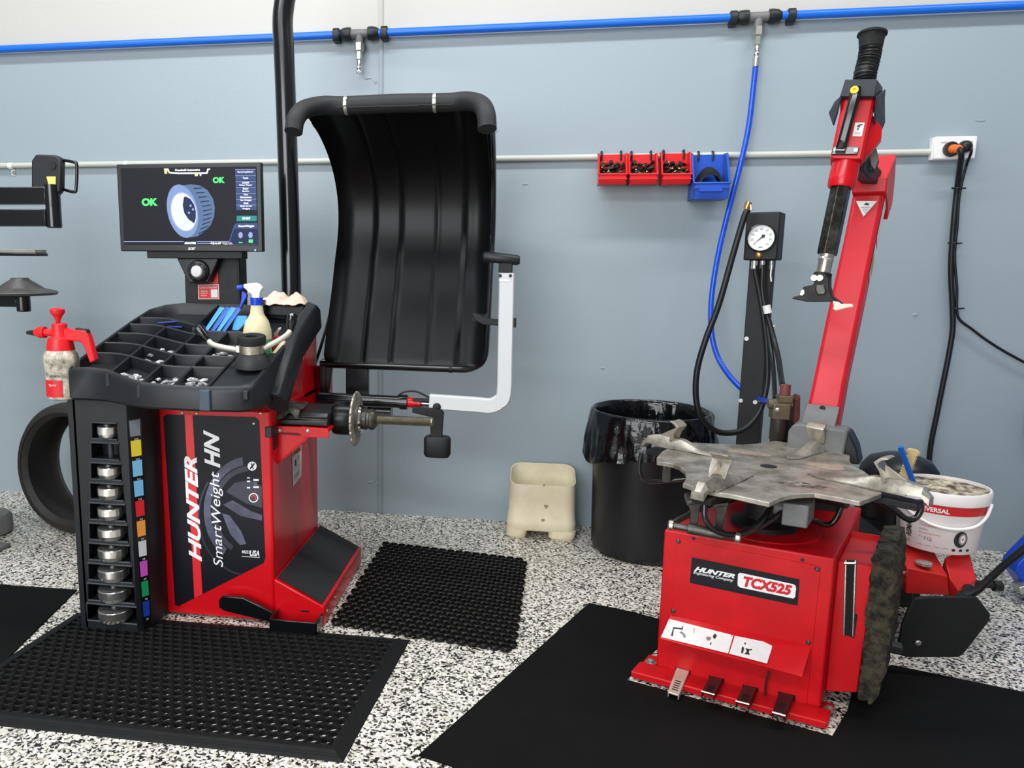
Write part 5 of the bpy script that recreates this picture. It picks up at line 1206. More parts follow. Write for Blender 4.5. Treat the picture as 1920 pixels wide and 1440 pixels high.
mb = MB(); mb.lathe([(0.026, 0.0003), (0.024, 0.0008), (0.0, 0.0008)], TCT, (0, 0, 1), 28, cap=False); mb.build('centre_hole', BLK_MT, tt)  # flat black disc laid on for the shade inside the hole
for (x, y, a, b, rr, rgb) in ((740, 495, 0.070, 0.030, 0.2, (138, 110, 92)), (1230, 580, 0.055, 0.045, 0.0, (150, 122, 104)), (1070, 690, 0.060, 0.026, 0.3, (44, 42, 40))):
    mb = MB(); c = tz(*z5(x, y), ZP); pts = []
    for k in range(36):
        t = 2 * math.pi * k / 36; w_ = 1 + 0.35 * mnoise.noise(Vector((math.cos(t) * 2.4, math.sin(t) * 2.4, x * 0.01)))
        pts.append(c + TU * (a * w_ * math.cos(t)) + TV * (b * w_ * math.sin(t)) + Vector((0, 0, 0.0006)))
    mb.poly(pts); m_ = mat('stain_%d' % x, rgb, 0.55, col2=(150, 140, 126), vscale=55); mb.build('stain', m_, tt)
mb = MB(); mb.lathe([(0.10, 0), (0.10, 0.02), (0.065, 0.035), (0.060, 0.15), (0.085, 0.165), (0.085, 0.188)], L(0.25, 0.205, HZ), (0, 0, 1), 32); mb.build('turntable_column', BLK_MT, TC)
mb = MB(); mb.lathe([(0.168, 0), (0.168, 0.003), (0.150, 0.005)], L(0.25, 0.205, HZ), (0, 0, 1), 48); mb.build('column_plate', RED_WORN, TC)
for a_, s in ((162, 0), (72, 0)):
    d = TU * math.cos(math.radians(a_)) + TV * math.sin(math.radians(a_))
    mb = MB(); mb.tube([TCT - d * 0.25 + Vector((0, 0, -0.052 - s)), TCT + d * 0.25 + Vector((0, 0, -0.052 - s))], 0.030, 18); mb.build('clamp_cylinder', BLK_MT, TC)
gb = at(1497, 958, y=2.36)
mb = MB(); mb.obox(gb, TU, TV, (0, 0, 1), 0.034, 0.055, 0.034); mb.lathe([(0.022, 0), (0.022, 0.03), (0.014, 0.034)], gb - TU * 0.034, -TU, 18); gbx = mb.build('rotary_valve', CAST_GREY, TC, bevel=0.004)
def claw(ang, r0, name_lab, jaw):
    d = (TU * math.cos(math.radians(ang)) + TV * math.sin(math.radians(ang))).normalized(); s = Vector((-d.y, d.x, 0)); up = Vector((0, 0, 1))
    def P(r, t, h): return TCT + d * r + s * t + up * h
    mb = MB()
    mb.prism([P(r0, 0.0, 0.001), P(r0 + 0.04, -0.026, 0.001), P(r0 + 0.28, -0.034, 0.001), P(r0 + 0.28, 0.034, 0.001), P(r0 + 0.03, 0.022, 0.001)], up * 0.004)
    secs = []
    for r, w, h in ((r0 + 0.075, 0.026, 0.006), (r0 + 0.125, 0.028, 0.016), (r0 + 0.185, 0.029, 0.036), (r0 + 0.27, 0.028, 0.040), (r0 + 0.315, 0.024, 0.030), (r0 + 0.335, 0.020, 0.006)):
        secs.append([P(r, -w, 0.003 if r < r0 + 0.3 else h - 0.024), P(r, w, 0.003 if r < r0 + 0.3 else h - 0.024), P(r, w * 0.92, h * 0.45), P(r, w * 0.45, h), P(r, -w * 0.45, h), P(r, -w * 0.92, h * 0.45)])
    mb.loft(secs, True, True)
    cl = mb.build('clamp_jaw', WORN_STEEL, TC, bevel=0.0015, angle=30)
    mb = MB(); b0 = r0 + 0.20; jw = 0.030
    js = []
    for r, h, w in ((b0 + 0.02, 0.030, jw * 0.85), (b0 + 0.010, 0.058, jw * 0.95), (b0 - 0.006, 0.082, jw), (b0 + 0.006, 0.094, jw), (b0 + 0.022, 0.100, jw * 0.95)):
        js.append([P(r - 0.004, -w, h), P(r - 0.006, 0, h), P(r - 0.004, w, h), P(r + 0.006, w, h - 0.003), P(r + 0.004, 0, h - 0.003), P(r + 0.006, -w, h - 0.003)])
    mb.loft(js, True, True); mb.prism([P(b0 + 0.016, -0.004, 0.035), P(b0 + 0.012, -0.004, 0.075), P(b0 + 0.075, -0.004, 0.038)], s * 0.008)
    mb.build('jaw_hook', mat('polished_jaw', (190, 182, 168), 0.3, metal=0.7, vary=0.25, vscale=30), cl, bevel=0.001)
    mb = MB(); mb.box(-0.03, 0.03, -0.001, 0.001, 0, 0.001) if False else None
    mb.prism([P(r0 + 0.16, -0.030, -0.036), P(r0 + 0.31, -0.030, -0.036), P(r0 + 0.31, -0.030, -0.016), P(r0 + 0.16, -0.030, -0.016)], s * 0.06)
    mb.build('jaw_slide', BLK_MT, cl, bevel=0.002)
    return P
claw(162, 0.115, '', 0); claw(76, 0.135, '', 1); P3 = claw(258, 0.13, '', 2); claw(-19, 0.12, '', 3)
# linkage hanging below the front jaw
k0, k1, k2 = at(1259, 985, y=2.31), at(1382, 1008, y=2.265), at(1308, 955, y=2.38)
mb = MB(); mb.tube([k0, k0.lerp(k1, 0.25), k0.lerp(k1, 0.26), k0.lerp(k1, 0.8), k0.lerp(k1, 0.81), k1], [0.010, 0.010, 0.016, 0.016, 0.010, 0.010], 14)
lk = mb.build('linkage_rod', GREY_STEEL, TC)
for p, q in ((k0, k1), (k1, k0)):
    d = (p - q).normalized(); mb = MB(); mb.lathe([(0.013, -0.006), (0.016, -0.004), (0.016, 0.006), (0.012, 0.010)], p, d, 16); mb.build('rod_cap', BRIGHT_STEEL, lk)
mb = MB(); mb.tube([k0 + Vector((0, 0, 0.004)), at(1310, 955, y=2.42), at(1345, 940, y=2.5)], 0.009, 12); mb.build('linkage_rod', GREY_STEEL, TC)
for pts in (((1290, 945), (1316, 940), (1312, 958), (1306, 1000), (1292, 998), (1296, 960)), ((1340, 950), (1366, 946), (1358, 972), (1352, 1010), (1338, 1008), (1344, 965))):
    mb = MB(); mb.prism([at(a, b, y=2.30) for a, b in pts], (0, 0.010, 0)); mb.prism([at(pts[0][0] - 2, pts[0][1] - 4, y=2.30), at(pts[1][0], pts[1][1] - 4, y=2.30), at(pts[1][0], pts[1][1] + 4, y=2.30), at(pts[0][0] - 2, pts[0][1] + 4, y=2.30)], (0, 0.05, 0.012)); mb.build('hanger_bar', GREY_STEEL, TC, bevel=0.002)
# air lines round the table
for P_, r_ in ((((1203, 848, 2.62), (1199, 870, 2.62), (1202, 893, 2.62), (1222, 903, 2.62), (1252, 901, 2.62), (1290, 897, 2.6)), 0.0075),
              (((1321, 946, 2.26), (1322, 972, 2.25), (1338, 993, 2.25), (1368, 1003, 2.26), (1400, 998, 2.28), (1430, 974, 2.32), (1448, 948, 2.38)), 0.0085),
              (((1345, 1002, 2.30), (1390, 1003, 2.30), (1430, 985, 2.32), (1465, 962, 2.34), (1486, 950, 2.35)), 0.008),
              (((1724, 938, 2.48), (1727, 955, 2.48), (1716, 972, 2.48), (1698, 972, 2.48), (1676, 955, 2.48), (1640, 935, 2.48)), 0.009),
              (((1578, 950, 2.55), (1566, 975, 2.55), (1552, 984, 2.55), (1530, 978, 2.55), (1500, 968, 2.5)), 0.009)):
    mb = MB(); mb.tube([at(a, b, y=c) for a, b, c in P_], r_, 10, smooth=5); mb.build('air_line', mat('glossy_air_line', (22, 22, 24), 0.25, coat=0.4), TC)
mb = MB(); mb.box(-0.012, 0.012, -0.004, 0.004, 0, 0.001); mb = MB(); c = at(1250, 886, y=2.60); mb.obox(c, (1, 0, 0), (0, 1, 0), (0, 0, 1), 0.012, 0.01, 0.032); mb.build('slide_bracket', GREY_STEEL, TC, bevel=0.002)

# tower
ed = [(1516, 752, 1578, 758, 0.65), (1523, 720, 1584, 722, 0.66), (1549.5, 593, 1611, 594, 0.70), (1582, 448, 1641, 448, 0.75), (1601, 352, 1661, 352, 0.785)]
TD = 0.115
rg = []
low = [tv(1488, 900, 0.61), tv(1550, 905, 0.61)]
secs = [(low[0], low[1])] + [(tv(a, b, v), tv(c, d, v)) for a, b, c, d, v in ed]
for p, q in secs:
    w_ = (q - p).normalized(); r = 0.010; B = TV * TD
    rg.append([p + w_ * r, q - w_ * r, q + TV * r, q + B - TV * r, q + B - w_ * r, p + B + w_ * r, p + B - TV * r, p + TV * r])
mb = MB(); mb.loft(rg, True, True); tw = mb.build('tower', mat('red_enamel_tower', (210, 26, 42), 0.42, vary=0.12, vscale=5, coat=0.08, spec=0.4), TC, bevel=0.003)  # tower red, slightly lighter and pinker than the cabinet
def tw_pl(px, py, d=0.0015):   # on the tower front
    p0 = secs[2][0]; n = (secs[2][1] - secs[2][0]).cross(secs[4][0] - secs[2][0]).normalized(); n = n if n.y < 0 else -n
    return atp(px, py, p0 + n * d, n)
mb = MB(); mb.poly([tw_pl(1605, 377, .003), tw_pl(1645, 377, .003), tw_pl(1619, 406, .003)], 0)
mb.poly([tw_pl(1619, 384, .0036), tw_pl(1624, 380, .0036), tw_pl(1630, 382, .0036), tw_pl(1628, 385, .0036)], 1)
for k in range(4): mb.poly([tw_pl(1614 + k * 2, 388 + 3.5 * k, .0036), tw_pl(1632 - k * 2.5, 388 + 3.5 * k, .0036), tw_pl(1632 - k * 2.5, 389 + 3.5 * k, .0036), tw_pl(1614 + k * 2, 389 + 3.5 * k, .0036)], 2)
mb.build('triangle_sticker', [STICK_W, STICK_DK, STICK_GY], tw)
def tws(t, s, d=0.002):  # on the tower right side, t up the side 0..1 from lower to upper section, s depth 0..1
    i = 3 if t < 0.6 else 4; a = secs[i]; b = secs[i + 1] if i + 1 < len(secs) else secs[i]
    tt_ = t / 0.6 if t < 0.6 else (t - 0.6) / 0.4
    q = a[1].lerp(b[1], tt_); nn = (secs[4][1] - secs[4][0]).normalized()
    return q + TV * (TD * s) + nn * d
mb = MB(); mb.poly([tws(0.62, 0.18), tws(0.52, 0.85), tws(0.95, 0.85), tws(0.97, 0.18)], 0); mb.poly([tws(0.34, 0.18), tws(0.24, 0.8), tws(0.5, 0.85), tws(0.58, 0.18)], 0); mb.poly([tws(0.38, 0.25, .003), tws(0.30, 0.75, .003), tws(0.40, 0.75, .003), tws(0.5, 0.25, .003)], 1)
mb.build('side_sticker', [STICK_W, STICK_GN], tw)
# grey hinge casting at the tower foot
mb = MB(); mb.prism([tv(1472, 862, 0.54), tv(1478, 808, 0.54), tv(1486, 797, 0.54), tv(1500, 795, 0.54), tv(1586, 808, 0.54), tv(1588, 815, 0.54), tv(1580, 862, 0.54)], TV * 0.10)
ft = mb.build('tower_foot', CAST_GREY, TC, bevel=0.006)
def cw(px, py, v): return tv(px, py, v)
mb = MB(); mb.loft([[cw(1514, 757, 0.628), cw(1574, 763, 0.628), cw(1574, 763, 0.640), cw(1514, 757, 0.640)], [cw(1508, 775, 0.606), cw(1570, 782, 0.606), cw(1570, 782, 0.62), cw(1508, 775, 0.62)], [cw(1502, 797, 0.585), cw(1564, 804, 0.585), cw(1566, 806, 0.61), cw(1502, 797, 0.61)], [cw(1500, 812, 0.575), cw(1562, 818, 0.575), cw(1564, 820, 0.6), cw(1500, 812, 0.6)]], True, True); mb.build('hinge_cover', CAST_GREY, ft, bevel=0.002)
mb = MB(); mb.lathe([(0.010, 0), (0.010, 0.003), (0.005, 0.003)], tv(1542, 765.5, 0.622), -TV, 14); mb.build('cover_screw', BLK_MT, ft)
mb = MB(); mb.prism([tv(1584, 810, 0.56), tv(1592, 812, 0.56), tv(1606, 840, 0.56), tv(1612, 872, 0.56), tv(1580, 868, 0.56)], TV * 0.10); mb.build('foot_guard', BLK_PL, ft, bevel=0.006)
mb = MB(); mb.box(0.06, 0.42, 0.50, 0.66, HZ - 0.02, HZ + 0.14, L); mb.build('tower_mount', BLK_MT, TC, bevel=0.004)

# tower head
def zat(p, py):
    lo, hi = 0.0, 3.0
    for _ in range(50):
        m_ = (lo + hi) / 2; c = Vector((p.x, p.y, m_)) - CAM
        y = c.dot(DOWN) / c.dot(FWD) * F_PX + PPY
        if y > py: lo = m_
        else: hi = m_
    return Vector((p.x, p.y, lo))
h0 = tv(1600, 340, 0.765); h1 = tv(1664, 340, 0.765)
uu = (h1 - TO - TV * 0.765); uR = uu.dot(TU) ; uu0 = (h0 - TO - TV * 0.765).dot(TU)
side = [(0.755, 333), (0.98, 289), (1.02, 357), (1.01, 384), (0.90, 412), (0.865, 385), (0.755, 360)]
vR = [zat(L(uR, v, 0), py) for v, py in side]; vL = [Vector((p.x, p.y, p.z)) - TU * (uR - uu0) for p in vR]
mb = MB(); mb.loft([vL, vR], True, True); th = mb.build('tower_head', RED_WORN, TC, bevel=0.004)

# tool arm: bellows, red slide, hexagonal bar, mount head
A0 = tv(1551, 475, 0.37); A1 = tv(1607, 208, 0.455)
ta = (A1 - A0); TL_ = ta.length; tad = ta.normalized(); te1 = (TU - tad * TU.dot(tad)).normalized(); te2 = tad.cross(te1); te2 = te2 if te2.y > 0 else -te2
def TA(py): return A0 + ta * ((475 - py) / (475 - 208.0))
def TT(py, a, b): return TA(py) + te1 * a + te2 * b
def ring(py, w, d, ch=0.2): 
    return [TT(py, w * i, d * j) for i, j in ((-1, -1 + ch), (-1 + ch, -1), (1 - ch, -1), (1, -1 + ch), (1, 1 - ch), (1 - ch, 1), (-1 + ch, 1), (-1, 1 - ch))]
mb = MB(); mb.loft([ring(305, 0.045, 0.045, 0.15), ring(196, 0.045, 0.045, 0.15)], True, True)
mb.prism([TT(300, 0.045, 0.0), TT(215, 0.045, 0.0), TT(232, 0.078, 0.03), TT(252, 0.082, 0.03)], te2 * 0.04); ts = mb.build('tool_slide', RED_WORN, TC, bevel=0.002)
mb = MB(); mb.loft([[TT(352, 0.037 * math.cos(t), 0.037 * math.sin(t)) for t in [2 * math.pi * k / 24 for k in range(24)]], [TT(348, 0.040 * math.cos(t), 0.040 * math.sin(t)) for t in [2 * math.pi * k / 24 for k in range(24)]], [TT(335, 0.041 * math.cos(t), 0.041 * math.sin(t)) for t in [2 * math.pi * k / 24 for k in range(24)]], [TT(304, 0.040 * math.cos(t), 0.040 * math.sin(t)) for t in [2 * math.pi * k / 24 for k in range(24)]]], True, True); mb.build('slide_sleeve', RED, ts)
mb = MB(); mb.loft([[TT(py, 0.0305 * s * math.cos(t + 0.26), 0.0305 * s * math.sin(t + 0.26)) for t in [2 * math.pi * k / 6 for k in range(6)]] for py, s in ((478, 0.96), (472, 1.0), (350, 1.0), (330, 1.0))], True, True)
hexb = mb.build('hexagonal_bar', mat('oiled_hex_steel', (96, 92, 84), 0.3, metal=0.85, col2=(48, 46, 42), vscale=16), TC, bevel=0.002, angle=20)
mb = MB(); cir = lambda py, r: [TT(py, r * math.cos(t), r * math.sin(t)) for t in [2 * math.pi * k / 24 for k in range(24)]]
mb.loft([cir(516, 0.021), cir(490, 0.0215), cir(487, 0.024), cir(484, 0.0215), cir(481, 0.0215), cir(478, 0.024), cir(476, 0.024)], True, True); mb.build('bar_neck', BRIGHT_STEEL, hexb)
HV = 0.355
def hd(x, y, v=HV): return tv(1470 + x / 5.538, 340 + y / 5.538, v)
mb = MB(); mb.loft([cir(530, 0.026), cir(514, 0.027), cir(512, 0.025)], True, True)
mb.prism([hd(x, y, 0.325) for x, y in ((312, 960), (430, 968), (470, 1010), (470, 1100), (500, 1200), (600, 1275), (575, 1280), (480, 1250), (330, 1252), (230, 1250), (75, 1218), (110, 1195), (180, 1180), (198, 1095), (300, 1075), (318, 1040))], TV * 0.05)
mh = mb.build('mount_head', mat('black_cast_steel', (34, 33, 32), 0.42, metal=0.5, vary=0.4, vscale=30), TC, bevel=0.006, seg=2)
mb = MB(); mb.prism([hd(x, y, 0.318) for x, y in ((330, 1065), (420, 1070), (440, 1140), (425, 1180), (345, 1180), (320, 1130))], TV * 0.02); mb.build('head_web', GREY_STEEL, mh, bevel=0.004)
for x in (318, 378):
    mb = MB(); mb.lathe([(0.0095, 0.0), (0.0095, 0.012), (0.0055, 0.012), (0.0055, 0.004), (0, 0.004)], hd(x, 1002, 0.322), -TV, 18, cap=False); mb.build('socket_screw', BRIGHT_STEEL, mh)
mb = MB(); mb.prism([hd(x, y, 0.315) for x, y in ((502, 1245), (560, 1252), (590, 1275), (690, 1276), (712, 1290), (716, 1312), (690, 1308), (600, 1330), (540, 1345), (505, 1330), (515, 1290))], TV * 0.03); mb.build('plastic_insert', mat('cream_nylon', (226, 214, 192), 0.4), mh, bevel=0.004)
mb = MB(); mb.prism([hd(x, y, 0.318) for x, y in ((165, 1180), (182, 1130), (206, 1125), (212, 1160), (190, 1185))], TV * 0.01); mb.build('chipped_edge', BRIGHT_STEEL, mh)
# black cover, lever and bellows
mb = MB()
def zb3(x, y): return 1540 + x / 4.235, 40 + y / 4.235
tcap = [(-0.052, -0.070), (0.042, -0.070), (0.062, 0.0), (0.062, 0.075), (-0.052, 0.075)]
mb.loft([[TT(196, a, b) for a, b in tcap], [TT(164, a * 0.92, b * 0.92) for a, b in tcap]], True, True)
mb.prism([TT(168, 0.062, 0.0), TT(168, 0.062, 0.075), TT(212, 0.078, 0.080), TT(256, 0.066, 0.075), TT(250, 0.056, 0.055), TT(205, 0.046, -0.060), TT(196, 0.046, -0.068)], te1 * 0.005)
mb.prism([TT(196, -0.052, -0.068), TT(180, -0.060, 0.02), TT(186, -0.072, 0.02), TT(212, -0.078, 0.0), TT(236, -0.060, 0.0), TT(222, -0.054, -0.04)], te1 * 0.005)
cov = mb.build('cover', mat('blue_black_plastic', (40, 45, 52), 0.45, bump=0.06, bscale=700), TC, bevel=0.003)
mb = MB(); P_ = [TT(182, -0.012, -0.085), TT(200, -0.010, -0.085), TT(278, -0.018, -0.072), TT(292, -0.020, -0.060)]
rg = []
for p in P_: rg.append([p + te1 * a + te2 * b for a, b in ((-0.013, 0.010), (-0.015, -0.004), (-0.008, -0.010), (0.008, -0.010), (0.015, -0.004), (0.013, 0.010))])
mb.loft(rg, True, True); mb.prism([TT(284, -0.042, -0.047), TT(284, 0.030, -0.047), TT(298, 0.028, -0.047), TT(300, -0.044, -0.047)], -te2 * 0.006); mb.prism([TT(276, -0.030, -0.046), TT(276, -0.004, -0.046), TT(296, -0.006, -0.046), TT(296, -0.034, -0.046)], -te2 * 0.022); lev = mb.build('lock_handle', BLK_GL, TC, bevel=0.002)
mb = MB(); mb.lathe([(0.0115, 0), (0.0115, 0.008), (0.005, 0.008), (0.005, 0.004), (0, 0.004)], TT(191, -0.014, -0.092), -te2, 20, cap=False); mb.build('yellow_button', YELLOW, lev)
for a in (-0.034, 0.022):
    mb = MB(); mb.lathe([(0.006, 0), (0.006, 0.003)], TT(291, a, -0.053), -te2, 12); mb.build('screw', ZINC, lev)
mb = MB(); q = [TT(239, 0.004, -0.0465), TT(239, 0.030, -0.0465), TT(264, 0.030, -0.0465), TT(264, 0.004, -0.0465)]; mb.poly(q, 0)
mb.poly(lifted(quad_in(q, 0.30, 0.60, 0.2, 0.35), .0006), 1); mb.poly(lifted(quad_in(q, 0.45, 0.85, 0.12, 0.2), .0006), 1); mb.poly(lifted(quad_in(q, 0.35, 0.5, 0.4, 0.55), .0006), 1); mb.poly(lifted(quad_in(q, 0.2, 0.8, 0.75, 0.8), .0006), 2); mb.build('slide_sticker', [STICK_W, STICK_DK, STICK_GY], ts)
bel = [tv(1620, 172, 0.46), tv(1621, 155, 0.465), tv(1622, 140, 0.47), tv(1627, 120, 0.48), tv(1631, 102, 0.485), tv(1633, 86, 0.49)]
pts, _ = catmull(bel, 12, None, 0); n_ = len(pts)
mb = MB(); mb.tube(pts, [0.0315 + 0.0022 * math.cos(i * 2 * math.pi / 2.6) for i in range(n_)], 24); mb.build('bellows', mat('bellows_rubber', (24, 24, 24), 0.4), TC, angle=80)
e = (pts[-1] - pts[-4]).normalized(); mb = MB(); mb.lathe([(0.033, -0.008), (0.035, 0.010), (0.037, 0.032), (0.042, 0.034), (0.042, 0.040), (0.037, 0.044), (0.015, 0.046), (0.013, 0.052), (0, 0.052)], pts[-1], e, 28, cap=False, rf=lambda r, h, t: r * (1 + (0.02 * (math.cos(14 * t) > 0.5) if 0.01 < h < 0.043 else 0))); mb.build('top_cap', BLK_RB, TC)
# horizontal arm joining slide and tower head
mb = MB(); p = TT(285, 0.030, 0.045); q = zat(L(uR - 0.045, 0.80, 0), 330)
mb.prism([TT(280, 0.0, 0.04), TT(280, 0.050, 0.04), TT(312, 0.050, 0.04), TT(312, 0.0, 0.04)], q - TT(292, 0.03, 0.04) + Vector((0, 0, 0.0)))
ha = mb.build('tool_arm', BLK_MT, TC, bevel=0.004)
mb = MB(); mb.prism([tv(1615, 288, 0.56), tv(1640, 274, 0.56), tv(1645, 300, 0.56), tv(1638, 320, 0.56), tv(1612, 326, 0.56), tv(1608, 318, 0.56)], TV * 0.06); mb.build('arm_joint', BLK_MT, ha, bevel=0.004)
mb = MB(); mb.prism([tv(1627, 276, 0.555), tv(1641, 275, 0.555), tv(1647, 300, 0.555), tv(1640, 318, 0.555), tv(1634, 310, 0.555)], -TV * 0.004); mb.build('joint_plate', CAST_GREY, ha)
mb = MB(); mb.tube([tv(1612, 331, 0.72), tv(1634, 331, 0.72)], 0.012, 12); mb.build('pin', GREY_STEEL, ha)

# air regulator behind the turntable
RY = 3.06
def rg_(px, py, y=RY): return at(px, py, y=y)
def vcyl(mb, px, y0, y1, rpx, seg=20, yy=RY, taper=1.0):
    a, b = rg_(px, y0, yy), rg_(px, y1, yy); r = rpx * 3.0 / F_PX; c = Vector((a.x, yy, b.z)); mb.lathe([(r * taper, 0), (r, (a.z - b.z) * 0.12), (r, a.z - b.z)], c, (0, 0, 1), seg)
mb = MB(); a, b = rg_(1447, 755), rg_(1476, 785); mb.box(a.x, b.x, RY - 0.03, RY + 0.03, b.z, a.z); a, b = rg_(1458, 740), rg_(1483, 754); mb.box(a.x, b.x, RY - 0.025, RY + 0.025, b.z, a.z)
a = rg_(1440, 757); mb.tube([a, rg_(1452, 757), rg_(1486, 757)], [0.018, 0.02, 0.018], 14)
REG = mb.build('air_regulator', mat('grimy_brass', (112, 100, 80), 0.5, metal=0.4, vary=0.35, vscale=30), TC, bevel=0.003)
mb = MB(); vcyl(mb, 1473, 721, 740, 9.0); mb.build('regulator_knob', mat('faded_maroon_plastic', (120, 62, 58), 0.55, vary=0.15, vscale=40), REG)
mb = MB(); vcyl(mb, 1460, 784, 828, 13.5, taper=0.75); mb.build('filter_bowl', mat('dark_bowl', (58, 54, 48), 0.4, vary=0.3, vscale=20), REG)
mb = MB(); mb.prism([rg_(1491, 750), rg_(1501, 742), rg_(1500, 785), rg_(1494, 793), rg_(1488, 795)], (0.0, 0.06, 0)); mb.build('regulator_bracket', mat('maroon_bracket', (96, 50, 46), 0.5, vary=0.3, vscale=30), REG, bevel=0.002)
mb = MB(); mb.lathe([(0.009, 0), (0.009, 0.006), (0.005, 0.01)], rg_(1457, 769, RY - 0.03), (0, -1, 0), 14); mb.build('gauge_plug', ZINC, REG)
mb = MB(); a = rg_(1470, 850); mb.box(a.x - 0.04, a.x + 0.05, RY + 0.02, RY + 0.05, 0.45, rg_(1470, 790).z); mb.build('regulator_post', BLK_MT, TC)
mb = MB(); c = at(1686, 880, y=3.26); mb.lathe([(0.10, 0), (0.135, 0.03), (0.14, 0.07), (0.14, 0.27), (0.133, 0.30), (0.107, 0.335), (0.06, 0.354), (0.0, 0.36)], (c.x, 3.26, 0.255), (0, 0, 1), 36, cap=False); mb.box(c.x - 0.14, c.x - 0.02, 3.02, 3.26, 0.30, 0.36); mb.build('air_tank', mat('black_tank_paint', (20, 21, 22), 0.35), TC)
mb = MB(); mb.box(c.x - 0.10, c.x + 0.10, 3.20, 3.32, 0.0, 0.27); mb.build('tank_foot', BLK_MT, TC)

# bead breaker arm and paddle
mb = MB(); 
x0 = at(1698, 1050, y=2.84).x; x1 = at(1773, 1055, y=2.84).x; zt_ = 0.318
fa = [at(1700, 1064, y=2.80), at(1777, 1080, y=2.80), at(1781, 1117, y=2.80), at(1698, 1113, y=2.80)]
zt2 = 0.343
bk = [Vector((p.x + 0.055, 3.10, zt2 if k < 2 else p.z)) for k, p in enumerate(fa)]
mb.loft([fa, bk], True, True)
pa = [at(1771, 1046, y=2.90), at(1815, 1024, y=2.95), at(1831, 1086, y=2.84), at(1802, 1118, y=2.775), at(1781, 1084, y=2.79)]
mb.loft([pa, [p + Vector((0.02, 0.06, -0.10)) for p in pa]], True, True)
BA = mb.build('breaker_arm', mat('red_enamel_orange', (206, 36, 34), 0.4, vary=0.15, vscale=8), TC, bevel=0.004)
mb = MB(); mb.box(1.05, 1.36, 2.86, 3.02, 0.15, 0.28); mb.build('breaker_cylinder', BLK_MT, TC, bevel=0.01)
mb = MB(); mb.lathe([(0.026, -0.004), (0.026, 0.004), (0.018, 0.006)], at(1732, 1056, y=2.83), (0, 0, 1), 22); mb.build('pivot_cap', ZINC, BA)
mb = MB(); mb.tube([at(1822, 1092, y=2.9), at(1862, 1098, y=2.9)], 0.012, 12); mb.lathe([(0.020, 0), (0.020, 0.026)], at(1862, 1098, y=2.9), (1, 0, -0.03), 6); mb.build('arm_pin', BLK_MT, BA)
for y0 in (1072, 1086):
    mb = MB(); mb.tube([at(1672, y0 + 1, y=2.86), at(1705, y0 + 3, y=2.86)], 0.008, 12); mb.build('cylinder_rod', CHROME if y0 == 1072 else GREY_STEEL, BA)
mb = MB(); PYd = 2.62
pp = [(1709, 1130), (1716, 1122), (1745, 1119), (1833, 1120), (1858, 1152), (1856, 1164), (1806, 1228), (1796, 1233), (1700, 1233), (1688, 1229), (1684, 1218), (1692, 1172)]
mb.prism([at(a, b, y=PYd) for a, b in pp], (0, 0.014, 0)); pdl = mb.build('breaker_paddle', BLK_RB, TC, bevel=0.004)
mb = MB(); mb.tube([at(1806, 1118, y=2.66), at(1836, 1104, y=2.64), at(1880, 1062, y=2.60), at(1925, 1026, y=2.56), at(1990, 985, y=2.52)], [0.020, 0.012, 0.011, 0.012, 0.014], 12); mb.build('breaker_handle', BLK_MT, TC)
mb = MB(); mb.tube([at(1800, 1124, y=2.63), at(1812, 1112, y=2.70), at(1815, 1100, y=2.86)], 0.016, 12); mb.build('paddle_mount', BLK_MT, TC)
mb = MB(); mb.lathe([(0.010, 0), (0.006, 0.004)], at(1722, 1206, y=PYd), (0, -1, 0), 10); mb.build('paddle_rivet', ZINC, pdl)

# ------------------------------------------------------------------ tub of mounting paste on the breaker arm
BC = Vector((1.470, 2.985, 0.345)); BR0, BR1, BH = 0.124, 0.140, 0.222
fdir = Vector((-BC.x, -BC.y, 0)).normalized(); rdir = Vector((-fdir.y, fdir.x, 0))
TUB = thing('paste_tub', 'white plastic tub of mounting paste with a red band resting on the red breaker arm', 'tub', tuple(BC))
def cy(ph, h, lift=0.0008):
    r = BR0 + (BR1 - BR0) * h / BH + lift
    return BC + fdir * (r * math.cos(ph)) + rdir * (r * math.sin(ph)) + Vector((0, 0, h))
mb = MB(); mb.lathe([(0.10, 0.004), (BR0 * 0.96, 0), (BR0, 0.006), (BR1 - 0.003, BH - 0.045), (BR1 + 0.006, BH - 0.042), (BR1 + 0.008, BH - 0.006), (BR1 + 0.004, BH), (BR1 - 0.002, BH), (BR1 - 0.004, BH - 0.05), (BR0 - 0.004, 0.01), (0.0, 0.01)], BC, (0, 0, 1), 48, cap=False)
mb.build('tub', mat('tub_plastic', (232, 226, 224), 0.4, vary=0.06, vscale=18), TUB)
def band(a0, a1, h0, h1, m, name, lift=0.001):
    mb = MB(); n = 26; mb.loft([[cy(a0 + (a1 - a0) * k / n, h, lift) for k in range(n + 1)] for h in (h0, h1)], False, False); return mb.build(name, m, TUB)
band(-1.7, 1.35, BH - 0.078, BH - 0.046, STICK_R, 'red_band', 0.0012)
mb = MB()
def ctext(body, a0, a1, h0, h1, mi, off=0.02, shear=0.0, vertical=False):
    vs, fs = glyphs(body, off, shear)
    if vertical: mb.add([cy(a0 + (a1 - a0) * (1 - 0) * (1 - y) if False else a0 + (a1 - a0) * (1 - y), h0 + (h1 - h0) * x, 0.0022) for x, y in vs], fs, mi)
    else: mb.add([cy(a0 + (a1 - a0) * x, h0 + (h1 - h0) * y, 0.0022) for x, y in vs], fs, mi)
ctext('UNIVERSAL', -0.56, 0.21, BH - 0.072, BH - 0.055, 0, 0.03)
mb.build('product_lettering', [DEC_W], TUB); mb = MB()
ctext('REMA', -0.78, -0.62, 0.040, 0.092, 1, 0.03, 0.25, True)
mb.build('side_lettering', [DEC_W, STICK_DK], TUB); mb = MB()
